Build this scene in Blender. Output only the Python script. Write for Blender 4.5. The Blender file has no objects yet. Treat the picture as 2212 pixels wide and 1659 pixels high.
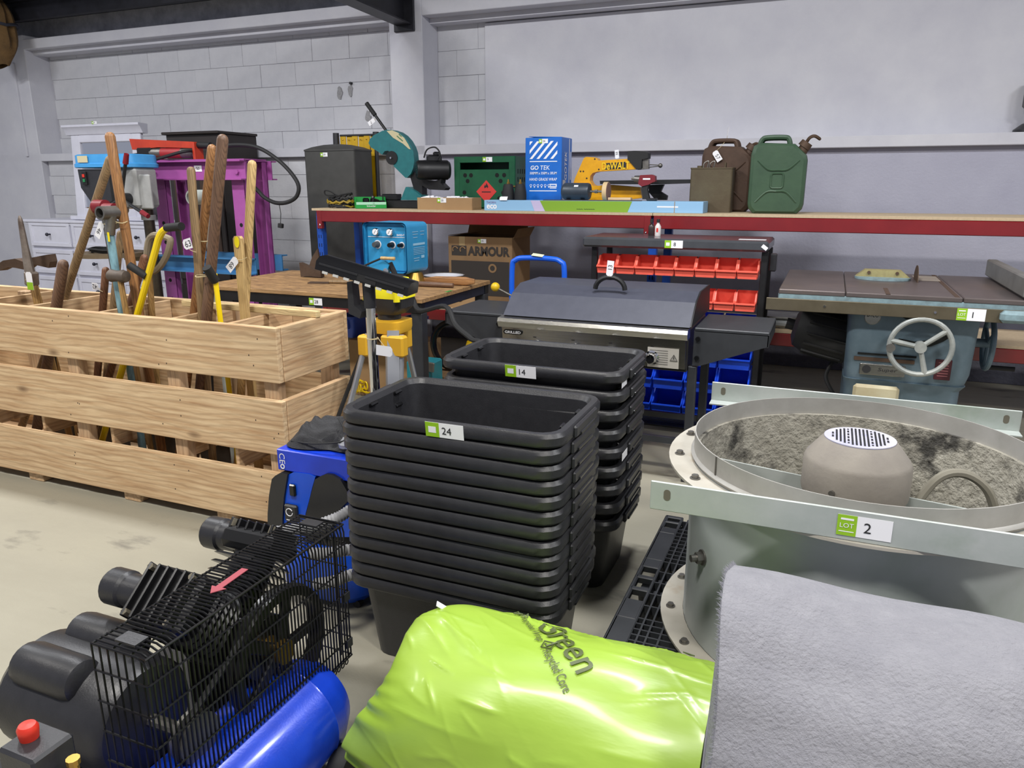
import bpy, bmesh, math, random
from mathutils import Vector, Matrix
random.seed(7)
S = bpy.context.scene
COL = S.collection
PI = math.pi
V = Vector

# ---------------------------------------------------------------- camera
F, CX, CY = 1620.0, 1106.0, 829.5            # pixels, image 2212 x 1659
PITCH = math.atan(429.5 / F); YAW = math.radians(22.58); EYE = 1.4
fwd = V((-math.sin(YAW)*math.cos(PITCH), math.cos(YAW)*math.cos(PITCH), -math.sin(PITCH)))
rgt = V((math.cos(YAW), math.sin(YAW), 0.0)); upv = rgt.cross(fwd)
cam = bpy.data.cameras.new('camera'); camo = bpy.data.objects.new('camera', cam); COL.objects.link(camo)
cam.sensor_fit = 'HORIZONTAL'; cam.sensor_width = 36.0; cam.lens = F/2212*36.0
cam.clip_start = 0.02; cam.clip_end = 100
camo.matrix_world = Matrix.Translation((0, 0, EYE)) @ Matrix((rgt, upv, -fwd)).transposed().to_4x4()
S.camera = camo
def ray(x, y): return fwd + rgt*((x-CX)/F) - upv*((y-CY)/F)
def PZ(x, y, z):
    d = ray(x, y); return V((0, 0, EYE)) + d*((z-EYE)/d.z)
def PY(x, y, Y):
    d = ray(x, y); return V((0, 0, EYE)) + d*(Y/d.y)
def PX(x, y, X):
    d = ray(x, y); return V((0, 0, EYE)) + d*(X/d.x)

def lin(c):
    o = []
    for k in c[:3]:
        k /= 255.0
        o.append(k/12.92 if k <= 0.04045 else ((k+0.055)/1.055)**2.4)
    return (*o, 1.0)

# ---------------------------------------------------------------- world, lamps, exposure
S.view_settings.view_transform = 'Standard'; S.view_settings.look = 'None'
S.view_settings.gamma = 1.0; S.view_settings.use_curve_mapping = False
S.view_settings.exposure = 0.0
w = bpy.data.worlds.new('hall_ambient'); S.world = w; w.use_nodes = True
w.node_tree.nodes['Background'].inputs[0].default_value = (0.80, 0.84, 1.0, 1)
w.node_tree.nodes['Background'].inputs[1].default_value = 0.42
def lamp(name, loc, power, sx, sy, col=(1, .97, .93), aim=(0, 0, -1)):
    l = bpy.data.lights.new(name, 'AREA'); l.shape = 'RECTANGLE'; l.size = sx; l.size_y = sy
    l.energy = power; l.color = col
    o = bpy.data.objects.new(name, l); COL.objects.link(o); o.location = loc
    o.rotation_euler = V(aim).to_track_quat('-Z', 'Y').to_euler()
    return o
for i, x in enumerate((-7.2, -3.9, -0.6, 2.7)):
    lamp('high_bay_lamp', (x, 2.75, 3.75), 98, .8, .3, (.97, .98, 1.0))
for i, x in enumerate((-5.0, -1.2, 2.2)):
    lamp('high_bay_lamp', (x, -0.3, 4.5), 165, .9, .45, (1.0, .97, .92))

# ---------------------------------------------------------------- materials
MATS = {}
def mat(n, c, r=.5, m=0.0, c2=None, sc=6.0, amt=.5, bump=0.0, bsc=None, st=(1, 1, 1), coat=0.0, det=5.0,
        c3=None, sc3=2.0, lo3=.58, hi3=.7, emis=None, spec=None, trans=0.0, rv=0.0, st3=(1, 1, 1)):
    if n in MATS: return MATS[n]
    M = bpy.data.materials.new(n); M.use_nodes = True
    nt = M.node_tree; N = nt.nodes; L = nt.links
    b = N['Principled BSDF']
    b.inputs['Base Color'].default_value = lin(c); b.inputs['Roughness'].default_value = r
    b.inputs['Metallic'].default_value = m; b.inputs['Coat Weight'].default_value = coat
    b.inputs['Coat Roughness'].default_value = .12
    if spec is not None: b.inputs['Specular IOR Level'].default_value = spec
    if trans: b.inputs['Transmission Weight'].default_value = trans
    if emis: b.inputs['Emission Color'].default_value = lin(c); b.inputs['Emission Strength'].default_value = emis
    tc = N.new('ShaderNodeTexCoord')
    def noise(s, stt, d=det):
        mp = N.new('ShaderNodeMapping'); mp.inputs['Scale'].default_value = stt
        L.new(tc.outputs['Object'], mp.inputs[0])
        t = N.new('ShaderNodeTexNoise'); t.inputs['Scale'].default_value = s; t.inputs['Detail'].default_value = d
        t.inputs['Roughness'].default_value = .6
        L.new(mp.outputs[0], t.inputs['Vector']); return t.outputs['Fac']
    def rng(x, lo, hi, a=0.0, bb=1.0):
        q = N.new('ShaderNodeMapRange'); q.inputs[1].default_value = lo; q.inputs[2].default_value = hi
        q.inputs[3].default_value = a; q.inputs[4].default_value = bb
        L.new(x, q.inputs[0]); return q.outputs[0]
    def mix(f, A, B):
        x = N.new('ShaderNodeMix'); x.data_type = 'RGBA'; L.new(f, x.inputs['Factor'])
        for k, i in ((A, 6), (B, 7)):
            if isinstance(k, tuple): x.inputs[i].default_value = k
            else: L.new(k, x.inputs[i])
        return x.outputs[2]
    col = lin(c); f = None
    if c2 is not None:
        f = noise(sc, st)
        col = mix(rng(f, .5-amt*.4, .5+amt*.4), lin(c), lin(c2))
    if c3 is not None:
        g = noise(sc3, st3, 6.0)
        col = mix(rng(g, lo3, hi3), col, lin(c3))
    if not isinstance(col, tuple): L.new(col, b.inputs['Base Color'])
    if rv and f is not None: L.new(rng(f, .3, .7, max(r-rv, .03), min(r+rv, 1)), b.inputs['Roughness'])
    if bump:
        h = noise(bsc or sc, st)
        q = N.new('ShaderNodeBump'); q.inputs['Strength'].default_value = 1.0; q.inputs['Distance'].default_value = bump
        L.new(h, q.inputs['Height']); L.new(q.outputs[0], b.inputs['Normal'])
    MATS[n] = M; return M

def wood(n, c, c2, axis, knots=True, rough=.75):
    """bare timber with grain along an axis: streaks, wavy growth rings, a few knots, fine relief"""
    if n in MATS: return MATS[n]
    st = {'x': (.8, 12, 12), 'y': (12, .8, 12), 'z': (12, 12, .8)}[axis]
    M = mat(n, c, rough, 0, c2, 5.0, .6, .0012, 9.0, st, 0, 8.0)
    nt = M.node_tree; N = nt.nodes; L = nt.links; b = N['Principled BSDF']
    col = b.inputs['Base Color'].links[0].from_socket
    tc = [k for k in N if k.type == 'TEX_COORD'][0]
    mp = N.new('ShaderNodeMapping'); L.new(tc.outputs['Object'], mp.inputs[0])
    mp.inputs['Scale'].default_value = {'x': (.22, 1, 1), 'y': (1, .22, 1), 'z': (1, 1, .22)}[axis]
    wv = N.new('ShaderNodeTexWave'); wv.wave_type = 'BANDS'; wv.bands_direction = {'x': 'Z', 'y': 'Z', 'z': 'X'}[axis]
    wv.inputs['Scale'].default_value = 13 if knots else 40; wv.inputs['Distortion'].default_value = 11.0
    wv.inputs['Detail'].default_value = 3.0; wv.inputs['Detail Scale'].default_value = .8
    L.new(mp.outputs[0], wv.inputs['Vector'])
    def shade(fac, lo, hi, cc, col):
        q = N.new('ShaderNodeMapRange'); q.inputs[1].default_value = lo; q.inputs[2].default_value = hi; L.new(fac, q.inputs[0])
        x = N.new('ShaderNodeMix'); x.data_type = 'RGBA'; L.new(q.outputs[0], x.inputs['Factor']); L.new(col, x.inputs[6]); x.inputs[7].default_value = lin(cc)
        return x.outputs[2]
    col = shade(wv.outputs['Fac'], .5, 2.0 if knots else 1.4, tuple(int(k*.75) for k in c2), col)
    if knots:
        m2 = N.new('ShaderNodeMapping'); L.new(tc.outputs['Object'], m2.inputs[0])
        m2.inputs['Scale'].default_value = {'x': (.9, 2.2, 2.2), 'y': (2.2, .9, 2.2), 'z': (2.2, 2.2, .9)}[axis]
        vo = N.new('ShaderNodeTexVoronoi'); vo.inputs['Scale'].default_value = 2.6; L.new(m2.outputs[0], vo.inputs['Vector'])
        col = shade(vo.outputs['Distance'], .12, .03, tuple(int(k*.7) for k in c2), col)
    L.new(col, b.inputs['Base Color'])
    return M

# ---------------------------------------------------------------- mesh builder
class MB:
    def __init__(s, M=None): s.v = []; s.f = []; s.M = M
    def add(s, vs, fs):
        n = len(s.v)
        if s.M is not None: vs = [s.M @ V(p) for p in vs]
        s.v += [tuple(p) for p in vs]; s.f += [tuple(i+n for i in q) for q in fs]; return s
    def box(s, c, d, rot=None, bev=0.0):
        x, y, z = d[0]/2, d[1]/2, d[2]/2
        if bev <= 0:
            vs = [(i*x, j*y, k*z) for i in (-1, 1) for j in (-1, 1) for k in (-1, 1)]
            fs = [(0, 1, 3, 2), (4, 6, 7, 5), (0, 4, 5, 1), (2, 3, 7, 6), (0, 2, 6, 4), (1, 5, 7, 3)]
        else:
            b = min(bev, x*.95, y*.95, z*.95); vs = []; ix = {}
            for i in (-1, 1):
                for j in (-1, 1):
                    for k in (-1, 1):
                        for a in range(3):
                            p = [i*(x-b), j*(y-b), k*(z-b)]; p[a] = (i*x, j*y, k*z)[a]
                            ix[i, j, k, a] = len(vs); vs.append(tuple(p))
            fs = []
            for sg in (-1, 1):
                fs.append(tuple(ix[(sg, j, k, 0)] for j, k in ((-1, -1), (1, -1), (1, 1), (-1, 1))[::sg]))
                fs.append(tuple(ix[(i, sg, k, 1)] for i, k in ((-1, -1), (-1, 1), (1, 1), (1, -1))[::sg]))
                fs.append(tuple(ix[(i, j, sg, 2)] for i, j in ((-1, -1), (1, -1), (1, 1), (-1, 1))[::sg]))
            for a in range(3):
                o = [q for q in range(3) if q != a]
                for s1 in (-1, 1):
                    for s2 in (-1, 1):
                        def K(t, w):
                            q = [0, 0, 0]; q[a] = t; q[o[0]] = s1; q[o[1]] = s2; return ix[(*q, w)]
                        fs.append((K(-1, o[0]), K(1, o[0]), K(1, o[1]), K(-1, o[1])))
            for i in (-1, 1):
                for j in (-1, 1):
                    for k in (-1, 1): fs.append(tuple(ix[i, j, k, a] for a in range(3)))
        R = Matrix.Translation(c)
        if rot is not None: R = R @ (rot if isinstance(rot, Matrix) else eul(*rot))
        return s.add([R @ V(p) for p in vs], fs)
    def cyl(s, p0, p1, r0, r1=None, n=14, caps=True):
        p0, p1 = V(p0), V(p1); r1 = r0 if r1 is None else r1
        q = (p1-p0).to_track_quat('Z', 'Y'); L = (p1-p0).length; vs = []
        for r, h in ((r0, 0), (r1, L)):
            for i in range(n): vs.append(p0 + q @ V((r*math.cos(2*PI*i/n), r*math.sin(2*PI*i/n), h)))
        fs = [(i, (i+1) % n, n+(i+1) % n, n+i) for i in range(n)]
        if caps: fs += [tuple(range(n-1, -1, -1)), tuple(range(n, 2*n))]
        return s.add(vs, fs)
    def tube(s, pts, r, n=8, closed=False):
        pts = [V(p) for p in pts]; m = len(pts); rs = r if isinstance(r, (list, tuple)) else [r]*m
        def tan(i):
            a = pts[(i-1) % m] if (closed or i > 0) else pts[i]
            b = pts[(i+1) % m] if (closed or i < m-1) else pts[i]
            d = b-a; return d.normalized() if d.length > 1e-9 else V((0, 0, 1))
        t = tan(0); u = t.orthogonal().normalized(); vs = []
        for i in range(m):
            t2 = tan(i); u = t.rotation_difference(t2) @ u; u = (u - t2*u.dot(t2)).normalized(); t = t2; w_ = t.cross(u)
            for k in range(n):
                a = 2*PI*k/n; vs.append(pts[i] + u*(rs[i]*math.cos(a)) + w_*(rs[i]*math.sin(a)))
        fs = []
        for i in range(m if closed else m-1):
            j = (i+1) % m
            for k in range(n): fs.append((i*n+k, i*n+(k+1) % n, j*n+(k+1) % n, j*n+k))
        if not closed: fs += [tuple(range(n-1, -1, -1)), tuple(range((m-1)*n, m*n))]
        return s.add(vs, fs)
    def lathe(s, prof, c=(0, 0, 0), ax='z', n=24, closed=False):
        """profile of (radius, height) turned about an axis through c"""
        vs = []; m = len(prof)
        for (r, h) in prof:
            for i in range(n):
                a = 2*PI*i/n; p = (r*math.cos(a), r*math.sin(a), h)
                if ax == 'x': p = (p[2], p[0], p[1])
                elif ax == 'y': p = (p[1], p[2], p[0])
                vs.append((p[0]+c[0], p[1]+c[1], p[2]+c[2]))
        fs = []
        for j in range(m if closed else m-1):
            k = (j+1) % m
            for i in range(n): fs.append((j*n+i, j*n+(i+1) % n, k*n+(i+1) % n, k*n+i))
        if not closed:
            if prof[0][0] > 1e-6: fs.append(tuple(range(n-1, -1, -1)))
            if prof[-1][0] > 1e-6: fs.append(tuple(range((m-1)*n, m*n)))
        return s.add(vs, fs)
    def extr(s, poly, ax, t0, t1):
        """polygon pushed along an axis: ax x -> (y, z), y -> (x, z), z -> (x, y)"""
        n = len(poly); vs = []
        for t in (t0, t1):
            for (a, b) in poly: vs.append({'x': (t, a, b), 'y': (a, t, b), 'z': (a, b, t)}[ax])
        fs = [tuple(range(n-1, -1, -1)), tuple(range(n, 2*n))] + [(i, (i+1) % n, n+(i+1) % n, n+i) for i in range(n)]
        return s.add(vs, fs)
    def loft(s, rings, cap0=True, cap1=True):
        n = len(rings[0]); vs = [p for r in rings for p in r]; fs = []
        for j in range(len(rings)-1):
            for i in range(n): fs.append((j*n+i, j*n+(i+1) % n, (j+1)*n+(i+1) % n, (j+1)*n+i))
        if cap0: fs.append(tuple(range(n-1, -1, -1)))
        if cap1: fs.append(tuple(range((len(rings)-1)*n, len(rings)*n)))
        return s.add(vs, fs)
    def ball(s, c, r, n=12, m=8, sq=(1, 1, 1)):
        prof = [(math.sin(PI*j/m), -math.cos(PI*j/m)) for j in range(m+1)]; t = MB(); t.lathe(prof, n=n)
        return s.add([(c[0]+p[0]*r*sq[0], c[1]+p[1]*r*sq[1], c[2]+p[2]*r*sq[2]) for p in t.v], t.f)
    def grid(s, fn, nu, nv, wrapu=False):
        vs = [fn(i/nu, j/nv) for j in range(nv+1) for i in range(nu if wrapu else nu+1)]
        w_ = nu if wrapu else nu+1; fs = []
        for j in range(nv):
            for i in range(nu): fs.append((j*w_+i, j*w_+(i+1) % w_, (j+1)*w_+(i+1) % w_, (j+1)*w_+i))
        return s.add(vs, fs)

def eul(rx, ry, rz): return Matrix.Rotation(rz, 4, 'Z') @ Matrix.Rotation(ry, 4, 'Y') @ Matrix.Rotation(rx, 4, 'X')
def rrect(w_, d, r, z, c=(0, 0), k=4):
    o = []
    for (sx, sy, a0) in ((1, 1, 0), (-1, 1, PI/2), (-1, -1, PI), (1, -1, 1.5*PI)):
        for i in range(k+1):
            a = a0 + PI/2*i/k; o.append((c[0]+sx*(w_/2-r)+r*math.cos(a), c[1]+sy*(d/2-r)+r*math.sin(a), z))
    return o
def arc(c, r, a0, a1, n, pl='xz', off=0.0):
    o = []
    for i in range(n+1):
        a = a0+(a1-a0)*i/n; p, q = c[0]+r*math.cos(a), c[1]+r*math.sin(a)
        o.append({'xz': (p, off, q), 'xy': (p, q, off), 'yz': (off, p, q)}[pl])
    return o
def smooth_path(pts, k=6):
    P = [V(p) for p in pts]; o = []
    for i in range(len(P)-1):
        a, b, c, d = P[max(i-1, 0)], P[i], P[i+1], P[min(i+2, len(P)-1)]
        for j in range(k):
            t = j/k; o.append(.5*((2*b)+(c-a)*t+(2*a-5*b+4*c-d)*t*t+(3*b-3*c+d-a)*t**3))
    o.append(P[-1]); return o

INV = {}
def link(o, parent=None):
    COL.objects.link(o)
    if parent is not None: o.parent = parent
    return o
def thing(name, label, cat, loc=(0, 0, 0), rz=0.0, group=None, world=True):
    """Empty at the base of a thing; with world=True its parts are given in room coordinates"""
    o = bpy.data.objects.new(name, None); o.empty_display_size = .05; link(o)
    o.location = loc; o.rotation_euler = (0, 0, rz)
    o['label'] = label; o['category'] = cat
    if group: o['group'] = group
    INV[o] = (Matrix.Translation(loc) @ Matrix.Rotation(rz, 4, 'Z')).inverted() if world else None
    return o
def root(o):
    while o.parent is not None: o = o.parent
    return o
def tomesh(name, mb, m, sharp=35, inv=None, fix=True):
    me = bpy.data.meshes.new(name)
    vs = [inv @ V(p) for p in mb.v] if inv is not None else mb.v
    me.from_pydata([tuple(p) for p in vs], [], mb.f)
    if fix:
        bm = bmesh.new(); bm.from_mesh(me); bmesh.ops.recalc_face_normals(bm, faces=bm.faces); bm.to_mesh(me); bm.free()
    me.materials.append(m)
    me.polygons.foreach_set('use_smooth', [True]*len(me.polygons)); me.set_sharp_from_angle(angle=math.radians(sharp))
    me.update(); return me
def part(name, mb, m, parent=None, label=None, sharp=35, kind=None):
    inv = INV.get(root(parent)) if parent is not None else None
    o = bpy.data.objects.new(name, tomesh(name, mb, m, sharp, inv)); link(o, parent)
    if label: o['label'] = label
    if kind: o['kind'] = kind
    return o
def struct(name, mb, m, sharp=35):
    o = part(name, mb, m, None, None, sharp, 'structure'); return o
def solo(name, mb, m, label, cat, group=None, sharp=35):
    o = part(name, mb, m, None, label, sharp); o['category'] = cat
    if group: o['group'] = group
    return o
def dup(r, loc, rz=0.0, label=None, group=None):
    c = r.copy(); COL.objects.link(c); c.location = loc; c.rotation_euler = (0, 0, rz)
    if label: c['label'] = label
    if group: c['group'] = group
    for ch in list(r.children):
        d = ch.copy(); COL.objects.link(d); d.parent = c
        for g in list(ch.children):
            e = g.copy(); COL.objects.link(e); e.parent = d
    return c

# ---------------------------------------------------------------- lettering
TXT = {}
def glyphs(s, fat=0.0, sub=0):
    k = (s, fat, sub)
    if k in TXT: return TXT[k]
    cu = bpy.data.curves.new('lettering', 'FONT'); cu.body = s; cu.size = 1.0; cu.resolution_u = 3; cu.offset = fat
    cu.align_x = 'CENTER'; cu.align_y = 'CENTER'
    o = bpy.data.objects.new('lettering', cu); COL.objects.link(o)
    dg = bpy.context.evaluated_depsgraph_get(); me = bpy.data.meshes.new_from_object(o.evaluated_get(dg))
    bpy.data.objects.remove(o); bpy.data.curves.remove(cu)
    if sub:
        bm = bmesh.new(); bm.from_mesh(me)
        for _ in range(sub): bmesh.ops.subdivide_edges(bm, edges=bm.edges[:], cuts=1)
        bmesh.ops.triangulate(bm, faces=bm.faces[:]); bm.to_mesh(me); bm.free()
    vs = [tuple(v.co) for v in me.vertices]; fs = [tuple(p.vertices) for p in me.polygons]
    bpy.data.meshes.remove(me); TXT[k] = (vs, fs); return TXT[k]
def letters(s, h, fn, m, parent, width=None, fat=.0, shear=0.0, sub=0, name='lettering'):
    """flat print: fn maps (u, v) in metres from the centre of the line to a point in the room (or root frame)"""
    vs, fs = glyphs(s, fat, sub)
    xs = [v[0] for v in vs]; ys = [v[1] for v in vs]
    cx, cy = (min(xs)+max(xs))/2, (min(ys)+max(ys))/2
    k = h/(max(ys)-min(ys)); kx = k if width is None else width/(max(xs)-min(xs))
    mb = MB(); mb.v = [tuple(fn((v[0]-cx)*kx+shear*(v[1]-cy)*k, (v[1]-cy)*k)) for v in vs]; mb.f = list(fs)
    inv = INV.get(root(parent)) if parent is not None else None
    o = bpy.data.objects.new(name, tomesh(name, mb, m, 35, inv, False)); link(o, parent); return o
def plane(c, u, v, off=0.001):
    c, u, v = V(c), V(u).normalized(), V(v).normalized(); n = u.cross(v)
    return lambda a, b: c + u*a + v*b + n*off
def patch(name, c, u, v, w_, h, m, parent, off=.0006, t=.0006):
    """a thin flat sticker or plate lying on a face"""
    u, v = V(u).normalized(), V(v).normalized(); n = u.cross(v); c = V(c) + n*(off+t/2)
    R = Matrix((u, v, n)).transposed().to_4x4()
    mb = MB(Matrix.Translation(c) @ R); mb.box((0, 0, 0), (w_, h, t)); return part(name, mb, m, parent)
X3, Y3, Z3 = V((1, 0, 0)), V((0, 1, 0)), V((0, 0, 1))
def sticker(parent, c, u, v, num, w_=.1, h=.042, kind=1, off=.0008):
    """auction lot label: lime panel beside a white one that bears the number"""
    u, v = V(u).normalized(), V(v).normalized(); n = u.cross(v); c = V(c)
    o = patch('lot_label', c, u, v, w_, h, M_['paper'], parent, off)
    if kind:
        patch('green_panel', c-u*(w_*.5-w_*.18)+n*(off+.0006), u, v, w_*.36, h*.995, M_['lime'], o, 0, .0005)
        if kind == 2:
            letters('LOT', h*.22, plane(c-u*(w_*.32), u, v, off+.0022), M_['paper'], o)
            patch('print_line', c-u*(w_*.32)+v*(h*.3)+n*(off+.0012), u, v, w_*.24, h*.09, M_['paper'], o, 0, .0004)
            patch('print_line', c-u*(w_*.32)-v*(h*.3)+n*(off+.0012), u, v, w_*.28, h*.04, M_['paper'], o, 0, .0004)
        else:
            patch('print_block', c-u*(w_*.32)+n*(off+.0012), u, v, w_*.2, h*.42, M_['paper'], o, 0, .0004)
        letters(num, h*.48, plane(c+u*(w_*.06), u, v, off+.0016), M_['ink'], o)
    elif num:
        letters(num, h*.5, plane(c, u, v, off+.0016), M_['ink'], o)
    return o
M_ = {}
M_['paper'] = mat('paper_white', (232, 232, 236), .55)
M_['lime'] = mat('label_lime', (140, 186, 30), .5)
M_['ink'] = mat('ink_black', (30, 30, 32), .6)
def rope_tag(parent, knot, c, u, v, num, w_=.07, h=.036, green=False):
    """card tag on a loop of string"""
    u, v = V(u).normalized(), V(v).normalized(); n = u.cross(v); c = V(c); k = V(knot)
    R = Matrix.Translation(c) @ Matrix((u, v, n)).transposed().to_4x4()
    mb = MB(R); a, b, q = w_/2, h/2, h*.22
    mb.extr([(-a, -b+q), (-a+q, -b), (a, -b), (a, b), (-a+q, b), (-a, b-q)], 'z', 0, .0008)
    o = part('card_tag', mb, M_['paper'], parent)
    if num: letters(num, h*.6, plane(c+u*(w_*.08), u, v, .0014), M_['ink'], o)
    if green: patch('green_panel', c+u*(w_*.28)+n*.001, u, v, w_*.42, h*.99, M_['lime'], o, 0, .0004)
    e = c-u*(a-q*.6)
    part('string', MB().tube(smooth_path([k, (k+e)/2-Z3*.006, e], 4), .0014, 5), mat('string', (196, 180, 140), .9), parent)
    return o
# ================================================================ the hall
WALL = mat('wall_white_paint', (206, 206, 212), .85, 0, (190, 190, 200), 3.0, .7, .0012, 60, c3=(186, 186, 194), sc3=1.1, lo3=.6, hi3=.85)
WALLB = mat('wall_block_paint', (208, 208, 212), .9, 0, (186, 187, 194), 5.0, .8, .003, 40, c3=(150, 150, 156), sc3=7, lo3=.68, hi3=.8)
MORT = mat('mortar_joint', (150, 150, 158), .95, 0, (196, 196, 202), 9.0, .6, .003, 60)
CONC = mat('floor_concrete', (156, 152, 136), .6, 0, (136, 131, 116), 1.4, 1.0, .0006, 90, (1, 2.2, 1), 0, 8, (92, 89, 82), 2.1, .6, .74, rv=.15, st3=(1, 2.5, 1))
STEEL = mat('roof_steel_dark', (46, 46, 54), .45, .3, (28, 28, 32), 8, .6)
ROOF = mat('roof_sheet_dark', (30, 30, 34), .8)
GREYP = mat('wall_lower_grey', (176, 176, 190), .85, 0, (160, 160, 176), 2.2, .8, .003, 45)
LOWP = mat('wall_foot_dark', (96, 96, 106), .95, 0, (78, 78, 88), 9, .8, .012, 26)

struct('floor', MB().box((-3.2, 1.4, -.05), (17, 13.2, .1)), CONC)
YW, YR = 6.2, 6.48                     # pillar face, recessed block face
mb = MB().box((-4, YR+.12, 1.6), (15, .22, 3.2))
wall = struct('wall_back', mb, MORT)
# block courses: every block its own piece, a hair out of line
BH, BL = .2125, .425
def blocks(x0, x1, z0, z1, yf, phase=0.0):
    r = random.Random(int(x0*100))
    k = math.floor((z0-2.136)/BH)
    while 2.136+k*BH < z1-.02:
        za, zb = max(2.136+k*BH, z0), min(2.136+(k+1)*BH, z1); k += 1
        if zb-za < .05: continue
        i = math.floor((x0-phase)/BL)-1
        while True:
            xa = phase+(i+(.5 if k % 2 else 0))*BL; xb = xa+BL; i += 1
            xa, xb = max(xa, x0), min(xb, x1)
            if xa >= x1: break
            if xb-xa < .03: continue
            d = .03+r.uniform(-.0025, .0025)
            yield xa, xb, za, zb, d
BMESH = {}
def put_blocks(gen, yf):
    for xa, xb, za, zb, d in gen:
        key = (round(xb-xa, 3), round(zb-za, 3))
        if key not in BMESH:
            g = .0022
            BMESH[key] = tomesh('block', MB().box((0, 0, 0), (key[0]-g, .05, key[1]-g), bev=.0022), WALLB)
        o = bpy.data.objects.new('block', BMESH[key]); link(o, wall)
        o.location = ((xa+xb)/2, yf+.025-d+.03, (za+zb)/2)
put_blocks(blocks(-8.42, -3.75, 1.745, 2.86, YR, .1), YR)
put_blocks(blocks(-3.42, -2.945, 1.745, 2.80, YR, .17), YR)
put_blocks(blocks(-8.42, -3.75, 0.0, 1.664, 6.27, .1), 6.27)
struct('trim_1', MB().box((-4, 6.345, 1.7045), (15, .29, .081), bev=.004), WALL)                # ledge along the wall
struct('trim_2', MB().box((-7.6, 6.345, 2.9), (7.7, .29, .1), bev=.004).box((-6.1, 6.4, 2.83), (4.64, .2, .05)), WALL)
struct('trim_3', MB().box((0.3, 6.345, 2.96), (7.44, .29, .3), bev=.004).box((.3, 6.42, 2.79), (7.44, .16, .045)), WALL)
struct('trim_4', MB().box((-3.585, 6.36, 1.5), (.33, .32, 3.0), bev=.006), WALL)                   # pillars
struct('trim_5', MB().box((-8.97, 6.36, 1.5), (1.1, .32, 3.0), bev=.006), WALL)
struct('trim_6', MB().box((.4, YR+.02, 2.25), (6.69, .08, 1.02), bev=.004), WALL)                   # plastered bay
struct('wall_back_lower', MB().box((0.05, 6.36, 1.02), (7.0, .18, 1.29)).box((-6.1, 6.42, .83), (4.7, .26, 1.66)), GREYP)
struct('trim_7', MB().box((0.05, 6.35, .19), (7.0, .22, .38), bev=.004), LOWP)
for xa, za, zb in ((-8.62, 1.72, 2.72),):
    struct('trim_8', MB().box((xa, 6.19, (za+zb)/2), (.035, .022, zb-za), bev=.003), WALL)           # conduit on the pillar
# roof: dark sheets on steel, rising from the wall towards the camera
def roofz(y): return 3.2+(6.5-y)*.26
mb = MB().extr([(6.6, roofz(6.6)), (6.6, roofz(6.6)+.05), (-5.2, roofz(-5.2)+.05), (-5.2, roofz(-5.2))], 'x', -11.7, 5.3)
struct('ceiling', mb, ROOF)
def ibeam(p0, p1, h, w_, t=.012):
    """steel I-beam: two flanges and a web"""
    d = (V(p1)-V(p0)); L = d.length; R = d.to_track_quat('X', 'Z').to_matrix().to_4x4()
    mb = MB(Matrix.Translation((V(p0)+V(p1))/2) @ R)
    return mb.box((0, 0, h/2-t/2), (L, w_, t)).box((0, 0, -h/2+t/2), (L, w_, t)).box((0, 0, 0), (L, t, h-2*t))
struct('trim_9', ibeam((-3.585, 6.2, 2.86), (-3.45, -2.0, 3.02), .24, .15), STEEL)
struct('trim_10', ibeam((-8.95, 6.28, 2.98), (-8.95, -2.0, 5.1), .22, .13), STEEL)
for i, y in enumerate((6.06, 4.9, 3.4)):
    z = roofz(y)-.12
    struct('trim_%d' % (11+i), MB().box((-4, y, z), (15, .012, .17)).box((-4, y+.03, z-.085), (15, .07, .012)).box((-4, y-.03, z+.085), (15, .07, .012)), STEEL)
struct('trim_14', MB().box((-3.585, 6.187, 2.84), (.2, .024, .3), bev=.004), STEEL)
# lamp bodies that carry the light
LB = mat('lamp_body', (210, 210, 210), .4, .2)
LG = mat('lamp_tube', (255, 255, 250), .4, 0, emis=3.0)
k = 0
for y, z, xs in ((2.75, 3.75, (-7.2, -3.9, -.6, 2.7)), (-.3, 4.5, (-5.0, -1.2, 2.2))):
    for x in xs:
        t = thing('strip_lamp', 'white twin tube strip lamp hung under the dark roof', 'lamp', (x, y, z), 0, 'strip lamps under the roof')
        part('housing', MB().box((x, y, z+.07), (1.0, .3, .05), bev=.01).cyl((x-.3, y, z+.09), (x-.3, y, roofz(y)-.06), .006, n=6).cyl((x+.3, y, z+.09), (x+.3, y, roofz(y)-.06), .006, n=6), LB, t)
        for s in (-.07, .07): part('tube', MB().cyl((x-.47, y+s, z+.033), (x+.47, y+s, z+.033), .014, n=8), LG, t)
# brown sack hung in the corner under the roof
t = thing('hanging_sack', 'brown sacking bundle strapped up under the roof by the pillar', 'sack', tuple(PY(6, 150, 5.9)))
c = PY(-4, 70, 5.9)
part('cloth', MB().grid(lambda u, v: (c.x+(.20+.05*math.sin(7*u*PI)*math.sin(PI*v)+.03*math.sin(9*v))*math.cos(2*PI*u)*(.35+.65*math.sin(PI*min(max(v, .02), .98))),
     c.y+.15*math.sin(2*PI*u)*(.35+.65*math.sin(PI*v)), c.z-.34+.68*v+.02*math.sin(9*u)), 22, 14, True), mat('sacking', (112, 84, 48), .95, 0, (76, 58, 34), 9, .8, .01, 30), t)
part('strap', MB().tube([(c.x+.215*math.cos(a*PI/12), c.y+.165*math.sin(a*PI/12), c.z+.06+.01*math.sin(a)) for a in range(24)], .016, 6, True), mat('strap_dark', (38, 40, 52), .7), t)
part('rope', MB().cyl((c.x, c.y, c.z+.3), (c.x, c.y, roofz(c.y)-.0), .012, n=8), mat('strap_dark', (38, 40, 52), .7), t)

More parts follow.
